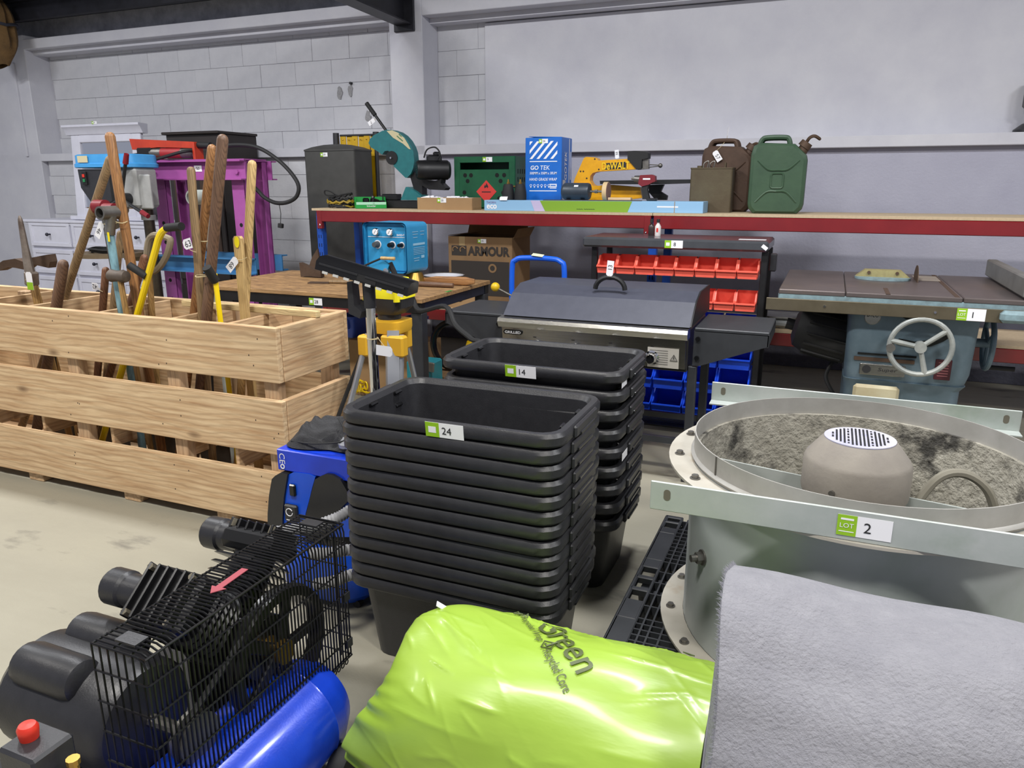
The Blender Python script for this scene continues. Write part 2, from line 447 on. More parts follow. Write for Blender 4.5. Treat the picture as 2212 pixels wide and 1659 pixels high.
SC = mat('scuff_grey', (120, 118, 120), .9, 0, (170, 170, 172), 40, .9)
for k, (px_, py_) in enumerate(((734, 200), (757, 196), (795, 252))):
    p = PY(px_, py_, YR-.006); r = random.Random(k)
    part('scuff_mark', MB().extr([(p.x+r.uniform(.5, 1)*.035*math.cos(a*PI/7), p.z+r.uniform(.6, 1)*.07*math.sin(a*PI/7)) for a in range(14)], 'y', YR-.009, YR+.01), SC, wall)
p = PY(759, 180, YR-.006); part('bolt_stub', MB().cyl((p.x, YR-.03, p.z), (p.x, YR+.02, p.z), .012, n=8), STEEL, wall)
# ================================================================ shared materials
BLK = mat('black_plastic', (44, 44, 47), .38, 0, (37, 37, 40), 30, .5, .0004, 220)
BLKM = mat('black_metal', (32, 32, 34), .45, .2, (24, 24, 26), 14, .5)
BLKG = mat('black_gloss', (18, 18, 20), .22, 0)
RUB = mat('black_rubber', (26, 26, 27), .7)
CHAR = mat('charcoal_paint', (66, 68, 80), .5, 0, (58, 60, 72), 20, .6, .0003, 260)
CHARD = mat('charcoal_dark', (52, 54, 58), .5, .1, (44, 46, 50), 20, .6)
SS = mat('stainless', (190, 188, 182), .26, 1.0, (160, 158, 152), 5, .7, .0002, 40, (1, 30, 30))
CHROME = mat('chrome', (225, 225, 228), .06, 1.0)
GALV = mat('galvanised', (186, 190, 188), .5, .25, (154, 164, 158), 7, .9, .0006, 30, c3=(124, 142, 122), sc3=2.4, lo3=.58, hi3=.78)
STL = mat('bare_steel', (150, 148, 144), .42, .85, (104, 100, 94), 12, .7)
RUST = mat('rusty_steel', (98, 80, 66), .7, .45, (70, 52, 40), 16, .9, .0015, 50)
BRASS = mat('brass', (176, 140, 70), .35, .9)
RED = mat('rack_red', (128, 26, 30), .32, 0, (112, 20, 26), 5, .6, coat=.4)
BLU = mat('rack_blue', (24, 76, 170), .4, 0, (20, 66, 150), 8, .5)
CHIP = mat('chipboard', (196, 176, 146), .75, 0, (170, 150, 120), 60, .9, .0006, 120)
CARD = mat('cardboard', (168, 136, 96), .85, 0, (152, 120, 84), 5, .6)
WHITE = mat('white_paint', (222, 222, 228), .45, 0, (208, 208, 216), 8, .5)
PINE_X = wood('pine_x', (224, 198, 158), (176, 138, 98), 'x')
PINE_Y = wood('pine_y', (218, 190, 150), (168, 130, 92), 'y')
PINE_Z = wood('pine_z', (206, 178, 142), (158, 124, 92), 'z')
PLY = wood('ply_worn', (190, 150, 100), (124, 94, 64), 'x', False, .6)

# ================================================================ red and blue rack along the wall
RY0, RY1, RZ, RZL = 5.06, 5.66, 1.222, .496
XL, XM, XR = -3.80, -1.095, 1.62
t = thing('shelving_rack', 'red beamed shelving rack with blue slotted posts and chipboard shelves', 'shelving', (0, 5.36, 0))
for x in (XL, XM, XR):
    for y in (RY0+.04, RY1-.04):
        mb = MB().box((x, y, .595), (.05, .004, 1.19)).box((x-.025, y+.024, .595), (.004, .05, 1.19)).box((x+.025, y+.024, .595), (.004, .05, 1.19))
        mb.box((x, y+.03, .004), (.09, .09, .008))
        u = part('upright', mb, BLU, t)
        if y < 5.3 and x < 1:
            sl = MB()
            for k in range(15):
                for s in (-.011, .011): sl.box((x+s, y-.0022, .16+k*.07), (.006, .001, .028))
            part('slots', sl, BLKG, u, kind='stuff')
for (xa, xb) in ((XL, XM), (XM, XR)):
    for zt in (RZ-.018, RZL-.018):
        for y in (RY0+.012, RY1-.012):
            m_ = MB().box(((xa+xb)/2, y, zt-.0435), (xb-xa-.06, .026, .083), bev=.004)
            b = part('beam', m_, RED, t)
            for s, x in ((1, xa), (-1, xb)):
                if y < 5.3: part('end_plate', MB().box((x+s*.032, y-.0, zt-.07), (.045, .034, .14), bev=.003), RED, b)
                if y < 5.3: part('bolt', MB().ball((x+s*.04, y-.018, zt-.11), .008, 8, 5), CHROME, b)
    for zt in (RZ, RZL):
        part('shelf_board', MB().box(((xa+xb)/2-(.02 if xa == XL else 0), (RY0+RY1)/2, zt-.009), (xb-xa-(.004 if xa != XL else -.036), .6, .018), bev=.001), CHIP, t)
part('number_dot', MB().box((0, 0, 0), (.026, .001, .013), (0, -.7, 0)), M_['paper'], t).location = PY(1984, 497, RY0-.003)-t.location
TOPZ = RZ
# ================================================================ things on the rack
def poly_px(pts, Y, k, ox, oy):
    """outline read off the photograph -> (x, z) on the vertical plane at depth Y"""
    o = []
    for (a, b) in pts:
        p = PY(ox+a/k, oy+b/k, Y); o.append((p.x, p.z))
    return o
# ---- cable coil
c = PY(736, 436, 5.2); c.z = TOPZ
t = thing('cable_coil', 'tangled coil of black and yellow cable on the rack end', 'cable', tuple(c))
YEL = mat('yellow_plastic', (214, 176, 20), .4)
for nm, m_, n_ in (('cable', RUB, 9), ('yellow_cable', mat('cable_mustard', (150, 124, 30), .5), 3)):
    mb = MB(); r = random.Random(3+n_)
    for k in range(n_):
        a0, rx, ry, zz = r.uniform(0, 6), r.uniform(.085, .125), r.uniform(.05, .08), r.uniform(.012, .095)
        tl = r.uniform(-.22, .22)
        mb.tube([(c.x+rx*math.cos(a0+2*PI*i/22), c.y+ry*math.sin(a0+2*PI*i/22), max(c.z+.009, c.z+zz+tl*rx*math.cos(a0+2*PI*i/22)+.008*math.sin(3*i))) for i in range(22)], .007, 6, True)
    part(nm, mb, m_, t)
part('plug_lead', MB().tube(smooth_path([(c.x-.02, c.y, c.z+.09), (c.x-.08, c.y-.02, c.z+.13), (c.x-.125, c.y-.03, c.z+.135), (c.x-.12, c.y-.02, c.z+.1), (c.x-.03, c.y, c.z+.1)], 5), .006, 6), RUB, t)
# ---- green electrical tray
GRN = mat('carton_green', (22, 150, 62), .5)
c = PY(797, 452, 5.13); c.z = TOPZ
a = math.radians(38)
t = thing('parts_tray', 'bright green open carton of electrical parts labelled 11', 'carton', (PY(797, 452, 5.22).x, 5.24, TOPZ), a, world=False)
W, D = .235, .2
mb = MB().box((0, 0, .003), (W, D, .004)).box((0, -D/2, .026), (W, .003, .046)).box((0, D/2, .045), (W, .003, .085))
for s in (-1, 1): mb.extr([(-D/2, .003), (D/2, .003), (D/2, .088), (-.02, .088), (-.06, .05), (-D/2, .05)], 'x', s*W/2-.0015, s*W/2+.0015)
part('carton', mb, GRN, t)
part('contents', MB().box((-.03, .02, .06), (.05, .05, .04), bev=.008).box((.035, -.01, .055), (.06, .05, .04), (0, .3, .4), .006).cyl((.02, .03, .04), (.03, .04, .09), .014), BLKG, t)
letters('Schneider', .014, plane((0, -D/2-.0015, .02), X3, Z3), M_['paper'], t, .07)
letters('Schneider', .014, plane((W/2+.0015, .01, .05), Y3, Z3), M_['paper'], t, .08)
letters('Electric', .007, plane((W/2+.0015, .02, .036), Y3, Z3), M_['paper'], t, .05)
patch('pale_strip', (0, -D/2-.002, .04), X3, Z3, .23, .02, mat('pale_mint', (170, 220, 190), .5), t)
letters('11', .012, plane((.02, -D/2-.004, .04), X3, Z3), M_['ink'], t)
# ---- teal abrasive cut-off saw
YS = 5.36; K, OX, OY = 4.608, 680, 200
TEAL = mat('saw_teal', (32, 112, 116), .45, 0, (26, 98, 104), 20, .5, .0003, 200)
t = thing('cut_off_saw', 'teal abrasive cut-off saw with black motor and raised handle', 'saw', (PY(870, 440, YS).x, YS, TOPZ))
G = poly_px([(565, 505), (580, 465), (615, 430), (700, 385), (750, 374), (800, 376), (860, 396), (910, 430), (955, 480), (990, 540), (1010, 600), (1019, 680), (1008, 750), (985, 810), (945, 850), (930, 848), (815, 735), (812, 660), (795, 610), (760, 580), (725, 585), (700, 620), (645, 580), (590, 548)], YS, K, OX, OY)
gd = part('blade_guard', MB().extr(G, 'y', YS-.045, YS+.03), TEAL, t)
L_ = poly_px([(715, 382), (770, 375), (830, 400), (890, 450), (930, 515), (955, 566), (935, 560), (880, 510), (780, 450)], YS-.047, K, OX, OY)
part('label_plate', MB().extr(L_, 'y', YS-.048, YS-.046), mat('label_cream', (196, 186, 150), .5), gd)
for k, (ax, ay, w_) in enumerate(((850, 425, .03), (835, 447, .04), (862, 470, .03))):
    p = PY(OX+ax/K, OY+ay/K, YS-.0495)
    patch('print_line', p, V((.78, 0, -.62)), V((.62, 0, .78)), w_, .006, mat('print_green', (40, 110, 70), .5), gd)
p = PY(OX+765/K, OY+650/K, YS-.05)
fl = part('blade_flange', MB().cyl((p.x, YS-.052, p.z), (p.x, YS+.02, p.z), .052, n=20), BLKM, t)
part('arbor_bolt', MB().cyl((p.x-.004, YS-.062, p.z), (p.x-.004, YS-.05, p.z), .008, n=6), CHROME, fl)
h0, h1, h2 = [PY(OX+a_/K, OY+b_/K, YS) for a_, b_ in ((715, 385), (600, 225), (515, 105))]
part('handle_bar', MB().cyl(h0, h2, .011, n=10), BLKM, t); part('handle_grip', MB().cyl(h1, h2, .017, n=10), RUB, t)
rope_tag(t, PY(OX+605/K, OY+258/K, YS-.02), PY(OX+565/K, OY+292/K, YS-.02), V((-.85, 0, -.5)), V((-.5, 0, .85))*-1, '7', .065, .034)
m0, m1 = PY(OX+1090/K, OY+770/K, YS-.06), PY(OX+1090/K, OY+770/K, YS-.06)+V((.17, .06, .0))
MM = Matrix.Translation(m0+V((.05, .03, 0))) @ Matrix.Rotation(math.radians(40), 4, 'Z')
mt = part('motor', MB(MM).lathe([(.0, -.12), (.062, -.12), (.072, -.105), (.075, -.03), (.075, .12), (.06, .14), (0, .14)], (0, 0, 0), 'x', 22), BLKM, t)
for k in range(5): part('fan_slot', MB(MM).box((-.1205, 0, -.036+k*.018), (.002, .07-abs(k-2)*.012, .006)), BLKG, mt)
part('terminal_box', MB(MM).box((0.02, 0, .085), (.11, .07, .05), bev=.01).box((.04, .0, .12), (.05, .05, .03), bev=.008), BLKM, t)
p = m0+V((.05, 0, .09))
part('motor_lead', MB().tube(smooth_path([p+V((-.05, 0, 0)), p+V((-.02, 0, .06)), p+V((.05, 0, .075)), p+V((.09, 0, .03)), p+V((.07, 0, -.01))], 5), .006, 6), RUB, t)
A_ = poly_px([(985, 780), (1060, 860), (1200, 880), (1270, 860), (1265, 900), (1315, 950), (1300, 972), (1150, 965), (1080, 925), (1082, 1025), (1010, 1000), (965, 850)], YS, K, OX, OY)
part('arm', MB().extr(A_, 'y', YS-.02, YS+.06), BLKM, t)
B_ = poly_px([(880, 1068), (930, 940), (950, 938), (1030, 985), (1085, 1030), (1070, 1070)], YS-.02, K, OX, OY)
part('pivot_bracket', MB().extr(B_, 'y', YS-.06, YS+.07), TEAL, t)
p0, p1 = PY(825, 445, YS), PY(955, 445, YS)
part('base', MB().box(((p0.x+p1.x)/2, YS+.03, TOPZ+.03), (p1.x-p0.x, .2, .06), bev=.006), BLKM, t)
part('vice', MB().box((p0.x+.06, YS+.06, TOPZ+.085), (.14, .08, .05), bev=.006).cyl((p0.x-.06, YS+.05, TOPZ+.085), (p0.x+.05, YS+.05, TOPZ+.085), .012), BLKM, t)
# ---- open carton of sockets, label 20
p0, p1, z1 = PY(905, 440, 5.14), PY(1022, 440, 5.14), PY(960, 427, 5.14).z
t = thing('socket_carton', 'low brown carton filled with white wall sockets, labelled 20', 'carton', ((p0.x+p1.x)/2, 5.24, TOPZ))
W, hx, cy, D = p1.x-p0.x, (p0.x+p1.x)/2, 5.2, .16
mb = MB().box((hx, cy, TOPZ+.003), (W, D, .005))
H_ = z1-TOPZ
for s in (-1, 1): mb.box((hx, cy+s*D/2, TOPZ+H_/2), (W, .004, H_)).box((hx+s*W/2, cy, TOPZ+H_/2), (.004, D, H_))
part('carton', mb, CARD, t)
sticker(t, (hx-.02, cy-D/2-.003, TOPZ+H_*.78), X3, Z3, '20', .075, .032)
WPL = mat('white_socket', (232, 232, 238), .3)
DARKG = mat('socket_slot', (60, 60, 64), .5)
s0 = thing('wall_socket', 'white plastic wall socket heaped in the open carton', 'socket', (0, 0, 0), 0, 'wall sockets in the carton', False)
part('plate', MB().box((0, 0, .02), (.075, .03, .07), bev=.004), WPL, s0)
part('slots', MB().box((-.012, -.0155, .03), (.004, .002, .014)).box((.012, -.0155, .03), (.004, .002, .014)).box((0, -.0155, .012), (.004, .002, .01)), DARKG, s0)
rs = random.Random(4); first = True
for k in range(12):
    x = hx-W/2+.05+(k % 6)*(W-.1)/5; y = cy-.04+(k//6)*.07; z = TOPZ+H_-.045-(k % 3)*.006
    if first: s0.location = (x, y, z); s0.rotation_euler = (0, 0, .1); first = False; o = s0
    else: o = dup(s0, (x, y, z), rs.uniform(-.4, .4))
    o.rotation_euler.x = rs.uniform(-.5, -.1)
    o.rotation_euler.y = rs.uniform(-.25, .25)
# ---- green cage locker, label 9
CG = mat('cage_green', (24, 92, 58), .4, .1, (18, 76, 50), 12, .6)
YC = 5.42; p0, p1 = PY(982, 380, YC), PY(1113, 380, YC); z1 = PY(1050, 338, YC).z
t = thing('gas_locker', 'green steel locker punched with round holes and a red diamond sign', 'locker', ((p0.x+p1.x)/2, YC+.12, TOPZ))
x0, x1, D = p0.x, p1.x, .235; hx = (x0+x1)/2; W = x1-x0; H_ = z1-TOPZ
zs = z1-.06                                            # open slot under the top rail
mb = MB().box((hx, YC+D-.002, TOPZ+H_/2), (W, .004, H_)).box((hx, YC+D/2, TOPZ+.003), (W, D, .006)).box((hx, YC+D/2, z1-.002), (W, D, .004))
for s in (x0, x1): mb.box((s, YC+D/2, TOPZ+H_/2), (.004, D, H_))
part('body', mb, CG, t)
part('top_rail', MB().box((hx, YC, z1-.022), (W, .012, .045), bev=.002), CG, t)
for s in (x0+.025, x1-.025): part('stile', MB().box((s, YC, TOPZ+H_/2-.02), (.05, .012, H_-.04), bev=.002), CG, t)
dr = part('door', MB().box((hx, YC-.004, (TOPZ+zs-.035)/2+.005), (W-.09, .01, zs-.035-TOPZ-.01), bev=.002), CG, t)
for (u, v) in ((.12, .86), (.24, .86), (.17, .70), (.76, .86), (.90, .86), (.83, .70), (.16, .22), (.8, .22), (.88, .38), (.75, .08), (.26, .08), (.1, .38)):
    part('hole', MB().cyl((x0+.045+u*(W-.09), YC-.0095, TOPZ+.02+v*(zs-TOPZ-.06)), (x0+.045+u*(W-.09), YC-.006, TOPZ+.02+v*(zs-TOPZ-.06)), .0165, n=16), mat('hole_dark', (10, 14, 12), .9), dr)
sl = MB()
for i in range(4):
    for j in range(4): sl.box((x1+.0022, YC+.05+i*.045, TOPZ+.1+j*.06), (.001, .014, .034))
part('side_slots', sl, MATS['hole_dark'], t, kind='stuff')
dm = part('warning_diamond', MB().box((hx+.02, YC-.0105, TOPZ+.13), (.12, .002, .12), (0, PI/4, 0)), mat('sign_red', (206, 58, 52), .45), dr)
part('flame_mark', MB().extr([(hx+.02+a_, TOPZ+.155+b_) for a_, b_ in ((-.014, 0), (-.018, .012), (-.01, .026), (-.004, .018), (.001, .04), (.012, .022), (.017, .012), (.012, 0), (.004, .01))], 'y', YC-.0125, YC-.0118), M_['ink'], dr)
patch('print_line', (hx+.02, YC-.0117, TOPZ+.128), X3, Z3, .075, .007, M_['ink'], dr)
part('hasp', MB().box((x1-.03, YC-.012, TOPZ+.17), (.07, .01, .012), bev=.002), BRASS, t)
sticker(t, (hx+.03, YC-.008, z1-.022), X3, Z3, '9', .08, .034)
# ---- two black rubber cups with brass studs
q = thing('rubber_cup', 'black flared rubber cup with a brass stud beside the blue box', 'cup', (0, 0, 0), 0, 'rubber cups on the rack', False)
part('cup', MB().lathe([(0, 0), (.044, 0), (.045, .03), (.043, .06), (.036, .1), (.03, .112), (0, .114)], n=20), RUB, q)
part('stud', MB().cyl((0, 0, .112), (0, 0, .126), .012, n=6).cyl((0, 0, .126), (0, 0, .145), .006, n=8), BRASS, q)
cups = q
# ---- blue wrap box
YB = 5.33; p0, p1 = PY(1135, 300, YB), PY(1214, 300, YB); z1 = PY(1170, 297, YB).z
x0, x1 = p0.x, p1.x; W = x1-x0; hx = (x0+x1)/2; D = .23; H_ = z1-TOPZ
BB = mat('box_blue', (18, 104, 196), .42, 0, (14, 96, 186), 6, .4)
t = thing('wrap_box', 'tall blue carton of hand wrap with white stripes, labelled 34', 'carton', (hx, YB+D/2, TOPZ))
part('carton', MB().box((hx, YB+D/2, TOPZ+H_/2), (W, D, H_), bev=.003), BB, t)
part('flap', MB().box((hx+.01, YB+D/2, z1+.004), (W-.03, D-.01, .003), (0, .03, 0)), BB, t)
PW = M_['paper']
fz = lambda f: TOPZ+H_*f
for k in range(7):                                     # diagonal stripes clipped to their panel
    a0 = -.30+k*.1; xl, xr, zl, zh = x0+W*.12, x1-W*.12, fz(.71), fz(.95); s = (zh-zl)
    pts = []
    w_ = W*.075; xs = x0+W*.12+(k-2)*W*.19
    quad = [(xs, zl), (xs+w_, zl), (xs+w_+s*.9, zh), (xs+s*.9, zh)]
    def clip(P, f, g):
        o = []
        for i in range(len(P)):
            a_, b_ = P[i], P[(i+1) % len(P)]; fa, fb = f(a_), f(b_)
            if fa >= 0: o.append(a_)
            if (fa >= 0) != (fb >= 0):
                q_ = fa/(fa-fb); o.append((a_[0]+(b_[0]-a_[0])*q_, a_[1]+(b_[1]-a_[1])*q_))
        return o
    quad = clip(quad, lambda p_: p_[0]-xl, 0); quad = clip(quad, lambda p_: xr-p_[0], 0) if quad else []
    if len(quad) >= 3: part('stripe', MB().extr(quad, 'y', YB-.0012, YB-.0004), PW, t)
for f in (.675, .27): patch('rule_line', (hx, YB, fz(f)), X3, Z3, W*.76, .006, PW, t)
letters('GO', .030, plane((hx-W*.24, YB, fz(.59)), X3, Z3), PW, t, .062, .02, .1)
letters('TEK', .030, plane((hx+W*.05, YB, fz(.59)), X3, Z3), PW, t, .075, 0, .1)
letters('500MM x 350M x 30UM', .018, plane((hx, YB, fz(.515)), X3, Z3), PW, t, W*.74, .01, .1)
letters('HAND GRADE WRAP', .020, plane((hx, YB, fz(.43)), X3, Z3), PW, t, W*.76, .008, .1)
for k in range(6):
    cx_ = hx-W*.34+k*W*.1
    part('icon', MB().lathe([(.006, -.0012), (.009, -.0012), (.009, -.0004), (.006, -.0004)], (cx_, YB, fz(.345)), 'y', 12, True).box((cx_, YB-.0008, fz(.32)), (.008, .0008, .006)), PW, t)
patch('small_panel', (hx+W*.28, YB, fz(.345)), X3, Z3, .055, .022, PW, t)
patch('print_line', (hx+W*.28, YB-.0012, fz(.345)), X3, Z3, .04, .007, BB, t)
patch('print_line', (hx+W*.28, YB, fz(.31)), X3, Z3, .05, .006, PW, t)
patch('edge_strip', (x1, YB+.17, TOPZ+H_/2), Y3, Z3, .012, H_*.98, PW, t)
patch('side_tape', (x1, YB+.06, fz(.24)), Y3, Z3, .06, H_*.36, mat('tape_grey', (176, 180, 190), .5), t)
letters('GOTEK', .05, plane((x1, YB+.09, fz(.62)), Z3, -Y3), PW, t, .2, .0, .1)
patch('print_line', (x1, YB+.205, fz(.62)), Y3, Z3, .014, .2, PW, t)
sticker(t, (hx-.0, YB-.001, z1-.025), X3, Z3, '34', .07, .03)
# ---- long light fitting carton
YT = 5.085; p0, p1 = PY(1046, 447, YT), PY(1519, 447, YT); x0, x1 = p0.x, p1.x; H_ = PY(1280, 434, YT).z-TOPZ; D = .2; ZTH = TOPZ+H_
LBL = mat('carton_pale_blue', (140, 182, 216), .4); LGR = mat('carton_leaf', (126, 164, 50), .4)
t = thing('light_carton', 'long flat pale blue and leaf green carton along the rack front', 'carton', ((x0+x1)/2, YT+D/2, TOPZ))
part('carton', MB().box(((x0+x1)/2, YT+D/2, TOPZ+H_/2), (x1-x0, D, H_), bev=.002), LBL, t)
xs = [PY(k, 447, YT).x for k in (1172, 1362)]
part('green_band', MB().extr([(xs[0]-.02, TOPZ+H_-.001), (xs[1]+.01, TOPZ+H_-.001), (xs[1]-.02, TOPZ+.001), (xs[0]+.02, TOPZ+.001)], 'y', YT-.0012, YT-.0004), LGR, t)
part('pink_band', MB().extr([(xs[0]-.09, TOPZ+H_-.001), (xs[0]-.021, TOPZ+H_-.001), (xs[0]+.019, TOPZ+.001), (xs[0]-.06, TOPZ+.001)], 'y', YT-.0012, YT-.0004), mat('carton_lilac', (190, 180, 212), .4), t)
part('open_flap', MB().box(((x0+x1)/2+.02, YT+.02, TOPZ+H_+.003), (.7, .03, .003), (.1, 0, 0)), mat('card_grey', (70, 68, 66), .8), t)
letters('THORN', .014, plane((x0+.055, YT, TOPZ+H_*.78), X3, Z3), mat('ink_plum', (120, 80, 130), .5), t, .075)
letters('eco', .03, plane((x0+.06, YT, TOPZ+H_*.38), X3, Z3), PW, t, .08, .03)
patch('tube_picture', PY(1442, 447, YT), X3, Z3, .14, .009, PW, t)
letters('~~~ ~~~~~', .006, plane(PY(1265, 452, YT), X3, Z3, .002), M_['ink'], t, .13)
part('tape', MB().box((PY(1457, 447, YT).x, YT-.001, TOPZ+H_/2), (.004, .001, H_)), CARD, t)
p = PY(1090, 430, YT+.02)
rope_tag(t, (p.x-.03, YT+.05, TOPZ+H_+.01), (p.x, YT+.0, TOPZ+H_+.012), X3, V((0, .5, .8)), '', .06, .03)
for px_ in (1098, 1124):
    p = PY(px_, 430, 5.21); o = cups if px_ == 1098 else dup(cups, (0, 0, 0)); o.location = (p.x, 5.21, ZTH)
# ---- grey bench motor with a sanding disc
YM = 5.21; p0, p1 = PY(1216, 416, YM), PY(1276, 416, YM)
t = thing('disc_grinder', 'dark grey motor on its side with a cream sanding disc', 'grinder', ((p0.x+p1.x)/2, YM, ZTH))
zc = ZTH+.062; L_ = p1.x-p0.x
MG = mat('motor_slate', (62, 72, 82), .4, .2, (52, 60, 70), 10, .5)
part('motor', MB().lathe([(0, 0), (.045, 0), (.056, .012), (.058, .02), (.058, L_-.02), (.054, L_-.008), (.03, L_), (0, L_)], (p0.x, YM, zc), 'x', 24), MG, t)
for xx in (p0.x+.05, p1.x-.05): part('foot', MB().box((xx, YM, ZTH+.003), (.03, .09, .006), bev=.002), BLKM, t)
pd = PY(1305, 416, YM)
part('spindle', MB().cyl((p1.x, YM, zc), (pd.x, YM, zc), .008, n=10).cyl((p1.x+.03, YM, zc), (p1.x+.05, YM, zc), .014, n=6), STL, t)
dk = part('disc', MB().cyl((pd.x, YM, zc), (pd.x+.03, YM, zc), .064, n=28), mat('disc_cream', (204, 178, 136), .7), t)
part('abrasive', MB().cyl((pd.x+.03, YM, zc), (pd.x+.033, YM, zc), .062, n=28), mat('abrasive_brown', (128, 100, 92), .95), dk)
part('foot_block', MB().box((pd.x+.12, YM-.02, ZTH+.011), (.16, .05, .022), bev=.002), PINE_X, t)
patch('white_label', (p0.x+L_*.55, YM-.045, zc+.034), X3, V((0, .6, .8)), .03, .014, PW, t, .004)
# ---- yellow scroll saw
YD = 5.46; K, OX, OY = 5.53, 1120, 260
DY = mat('tool_yellow', (226, 164, 18), .4, 0, (216, 154, 14), 20, .4)
pz = lambda pts, Y=YD: poly_px(pts, Y, K, OX, OY)
t = thing('scroll_saw', 'yellow scroll saw with black table and long curved arm', 'saw', (PY(1310, 430, YD).x, YD, TOPZ))
part('upper_arm', MB().extr(pz([(665, 770), (690, 690), (785, 475), (800, 448), (825, 438), (920, 443), (950, 456), (965, 482), (1320, 460), (1352, 480), (1420, 585), (960, 612), (900, 630), (872, 665), (866, 720), (895, 775), (800, 800)]), 'y', YD-.03, YD+.05), DY, t)
part('lower_body', MB().extr(pz([(665, 765), (860, 750), (920, 785), (1100, 770), (1470, 800), (1495, 925), (1330, 945), (1000, 952), (870, 952), (700, 800)]), 'y', YD-.05, YD+.07), DY, t)
part('foot', MB().box((PY(1330, 430, YD).x, YD+.01, TOPZ+.012), (.36, .14, .024), bev=.004), DY, t)
part('head_cover', MB().extr(pz([(1320, 372), (1400, 366), (1530, 372), (1562, 392), (1560, 455), (1490, 470), (1480, 580), (1425, 590), (1318, 468)]), 'y', YD-.04, YD+.05), RUB, t)
part('blade_clamp', MB().extr(pz([(1490, 468), (1560, 460), (1560, 580), (1430, 592), (1490, 570)]), 'y', YD-.02, YD+.02).cyl(PY(OX+1560/K, OY+530/K, YD), PY(OX+1690/K, OY+535/K, YD), .004, n=6).cyl(PY(OX+1560/K, OY+560/K, YD), PY(OX+1690/K, OY+545/K, YD), .004, n=6).ball(PY(OX+1695/K, OY+540/K, YD), .016, 10, 6), STL, t)
tb = pz([(1030, 722), (1640, 712), (2100, 706), (2100, 750), (1640, 765), (1035, 762)])
part('saw_table', MB().extr(tb, 'y', YD-.13, YD+.13), BLKM, t)
part('table_bracket', MB().extr(pz([(1560, 770), (1740, 765), (1700, 850), (1780, 900), (1770, 952), (1640, 952), (1560, 860)]), 'y', YD-.01, YD+.03), BLKM, t)
br = part('name_panel', MB().extr(pz([(1036, 512), (1288, 494), (1286, 575), (1040, 588)], YD-.031), 'y', YD-.033, YD-.0305), M_['ink'], t)
letters('DeWALT', .052, plane(PY(OX+1162/K, OY+541/K, YD-.033), V((1, 0, .03)), Z3, .0012), mat('print_yellow', (232, 190, 20), .45), br, .205, .02)
dots = MB()
for (a_, b_) in ((742, 609), (775, 609), (815, 692), (912, 462), (960, 586), (1362, 915)):
    p = PY(OX+a_/K, OY+b_/K, YD-.03); dots.cyl((p.x, YD-.032, p.z), (p.x, YD-.0295, p.z), .006, n=8)
part('screws', dots, M_['ink'], t, kind='stuff')
rope_tag(t, PY(OX+1185/K, OY+470/K, YD-.035), PY(OX+1176/K, OY+405/K, YD-.035), V((-.1, 0, 1)), V((-1, .0, -.1)), '38', .06, .03)
# ---- red impact driver
YI = 5.23; t = thing('impact_driver', 'dark red cordless impact driver standing beside the yellow saw', 'driver', (PY(1405, 430, YI).x, YI, ZTH))
IR = mat('tool_maroon', (116, 26, 38), .45)
q = lambda pts: poly_px(pts, YI, 5.53, 1120, 260)
part('housing', MB().extr(q([(1465, 655), (1600, 648), (1640, 665), (1642, 730), (1600, 745), (1560, 770), (1480, 790), (1440, 760), (1450, 700)]), 'y', YI-.028, YI+.028), IR, t)
part('grip', MB().extr(q([(1480, 785), (1556, 768), (1545, 830), (1568, 930), (1566, 942), (1486, 942), (1490, 900), (1475, 830)]), 'y', YI-.02, YI+.02), RUB, t)
a0, a1 = PY(1120+1470/5.53, 260+705/5.53, YI), PY(1120+1385/5.53, 260+695/5.53, YI)
part('nose', MB().cyl(a0, a1, .027, .019, 16).cyl(a1, a1+V((-.02, 0, .001)), .009, n=8), STL, t)
part('battery', MB().box((PY(1410, 430, YI).x-.005, YI, ZTH+.01), (.07, .05, .018), bev=.005), BLK, t)
patch('pale_print', PY(1120+1530/5.53, 260+700/5.53, YI-.028), X3, Z3, .05, .01, PW, t)
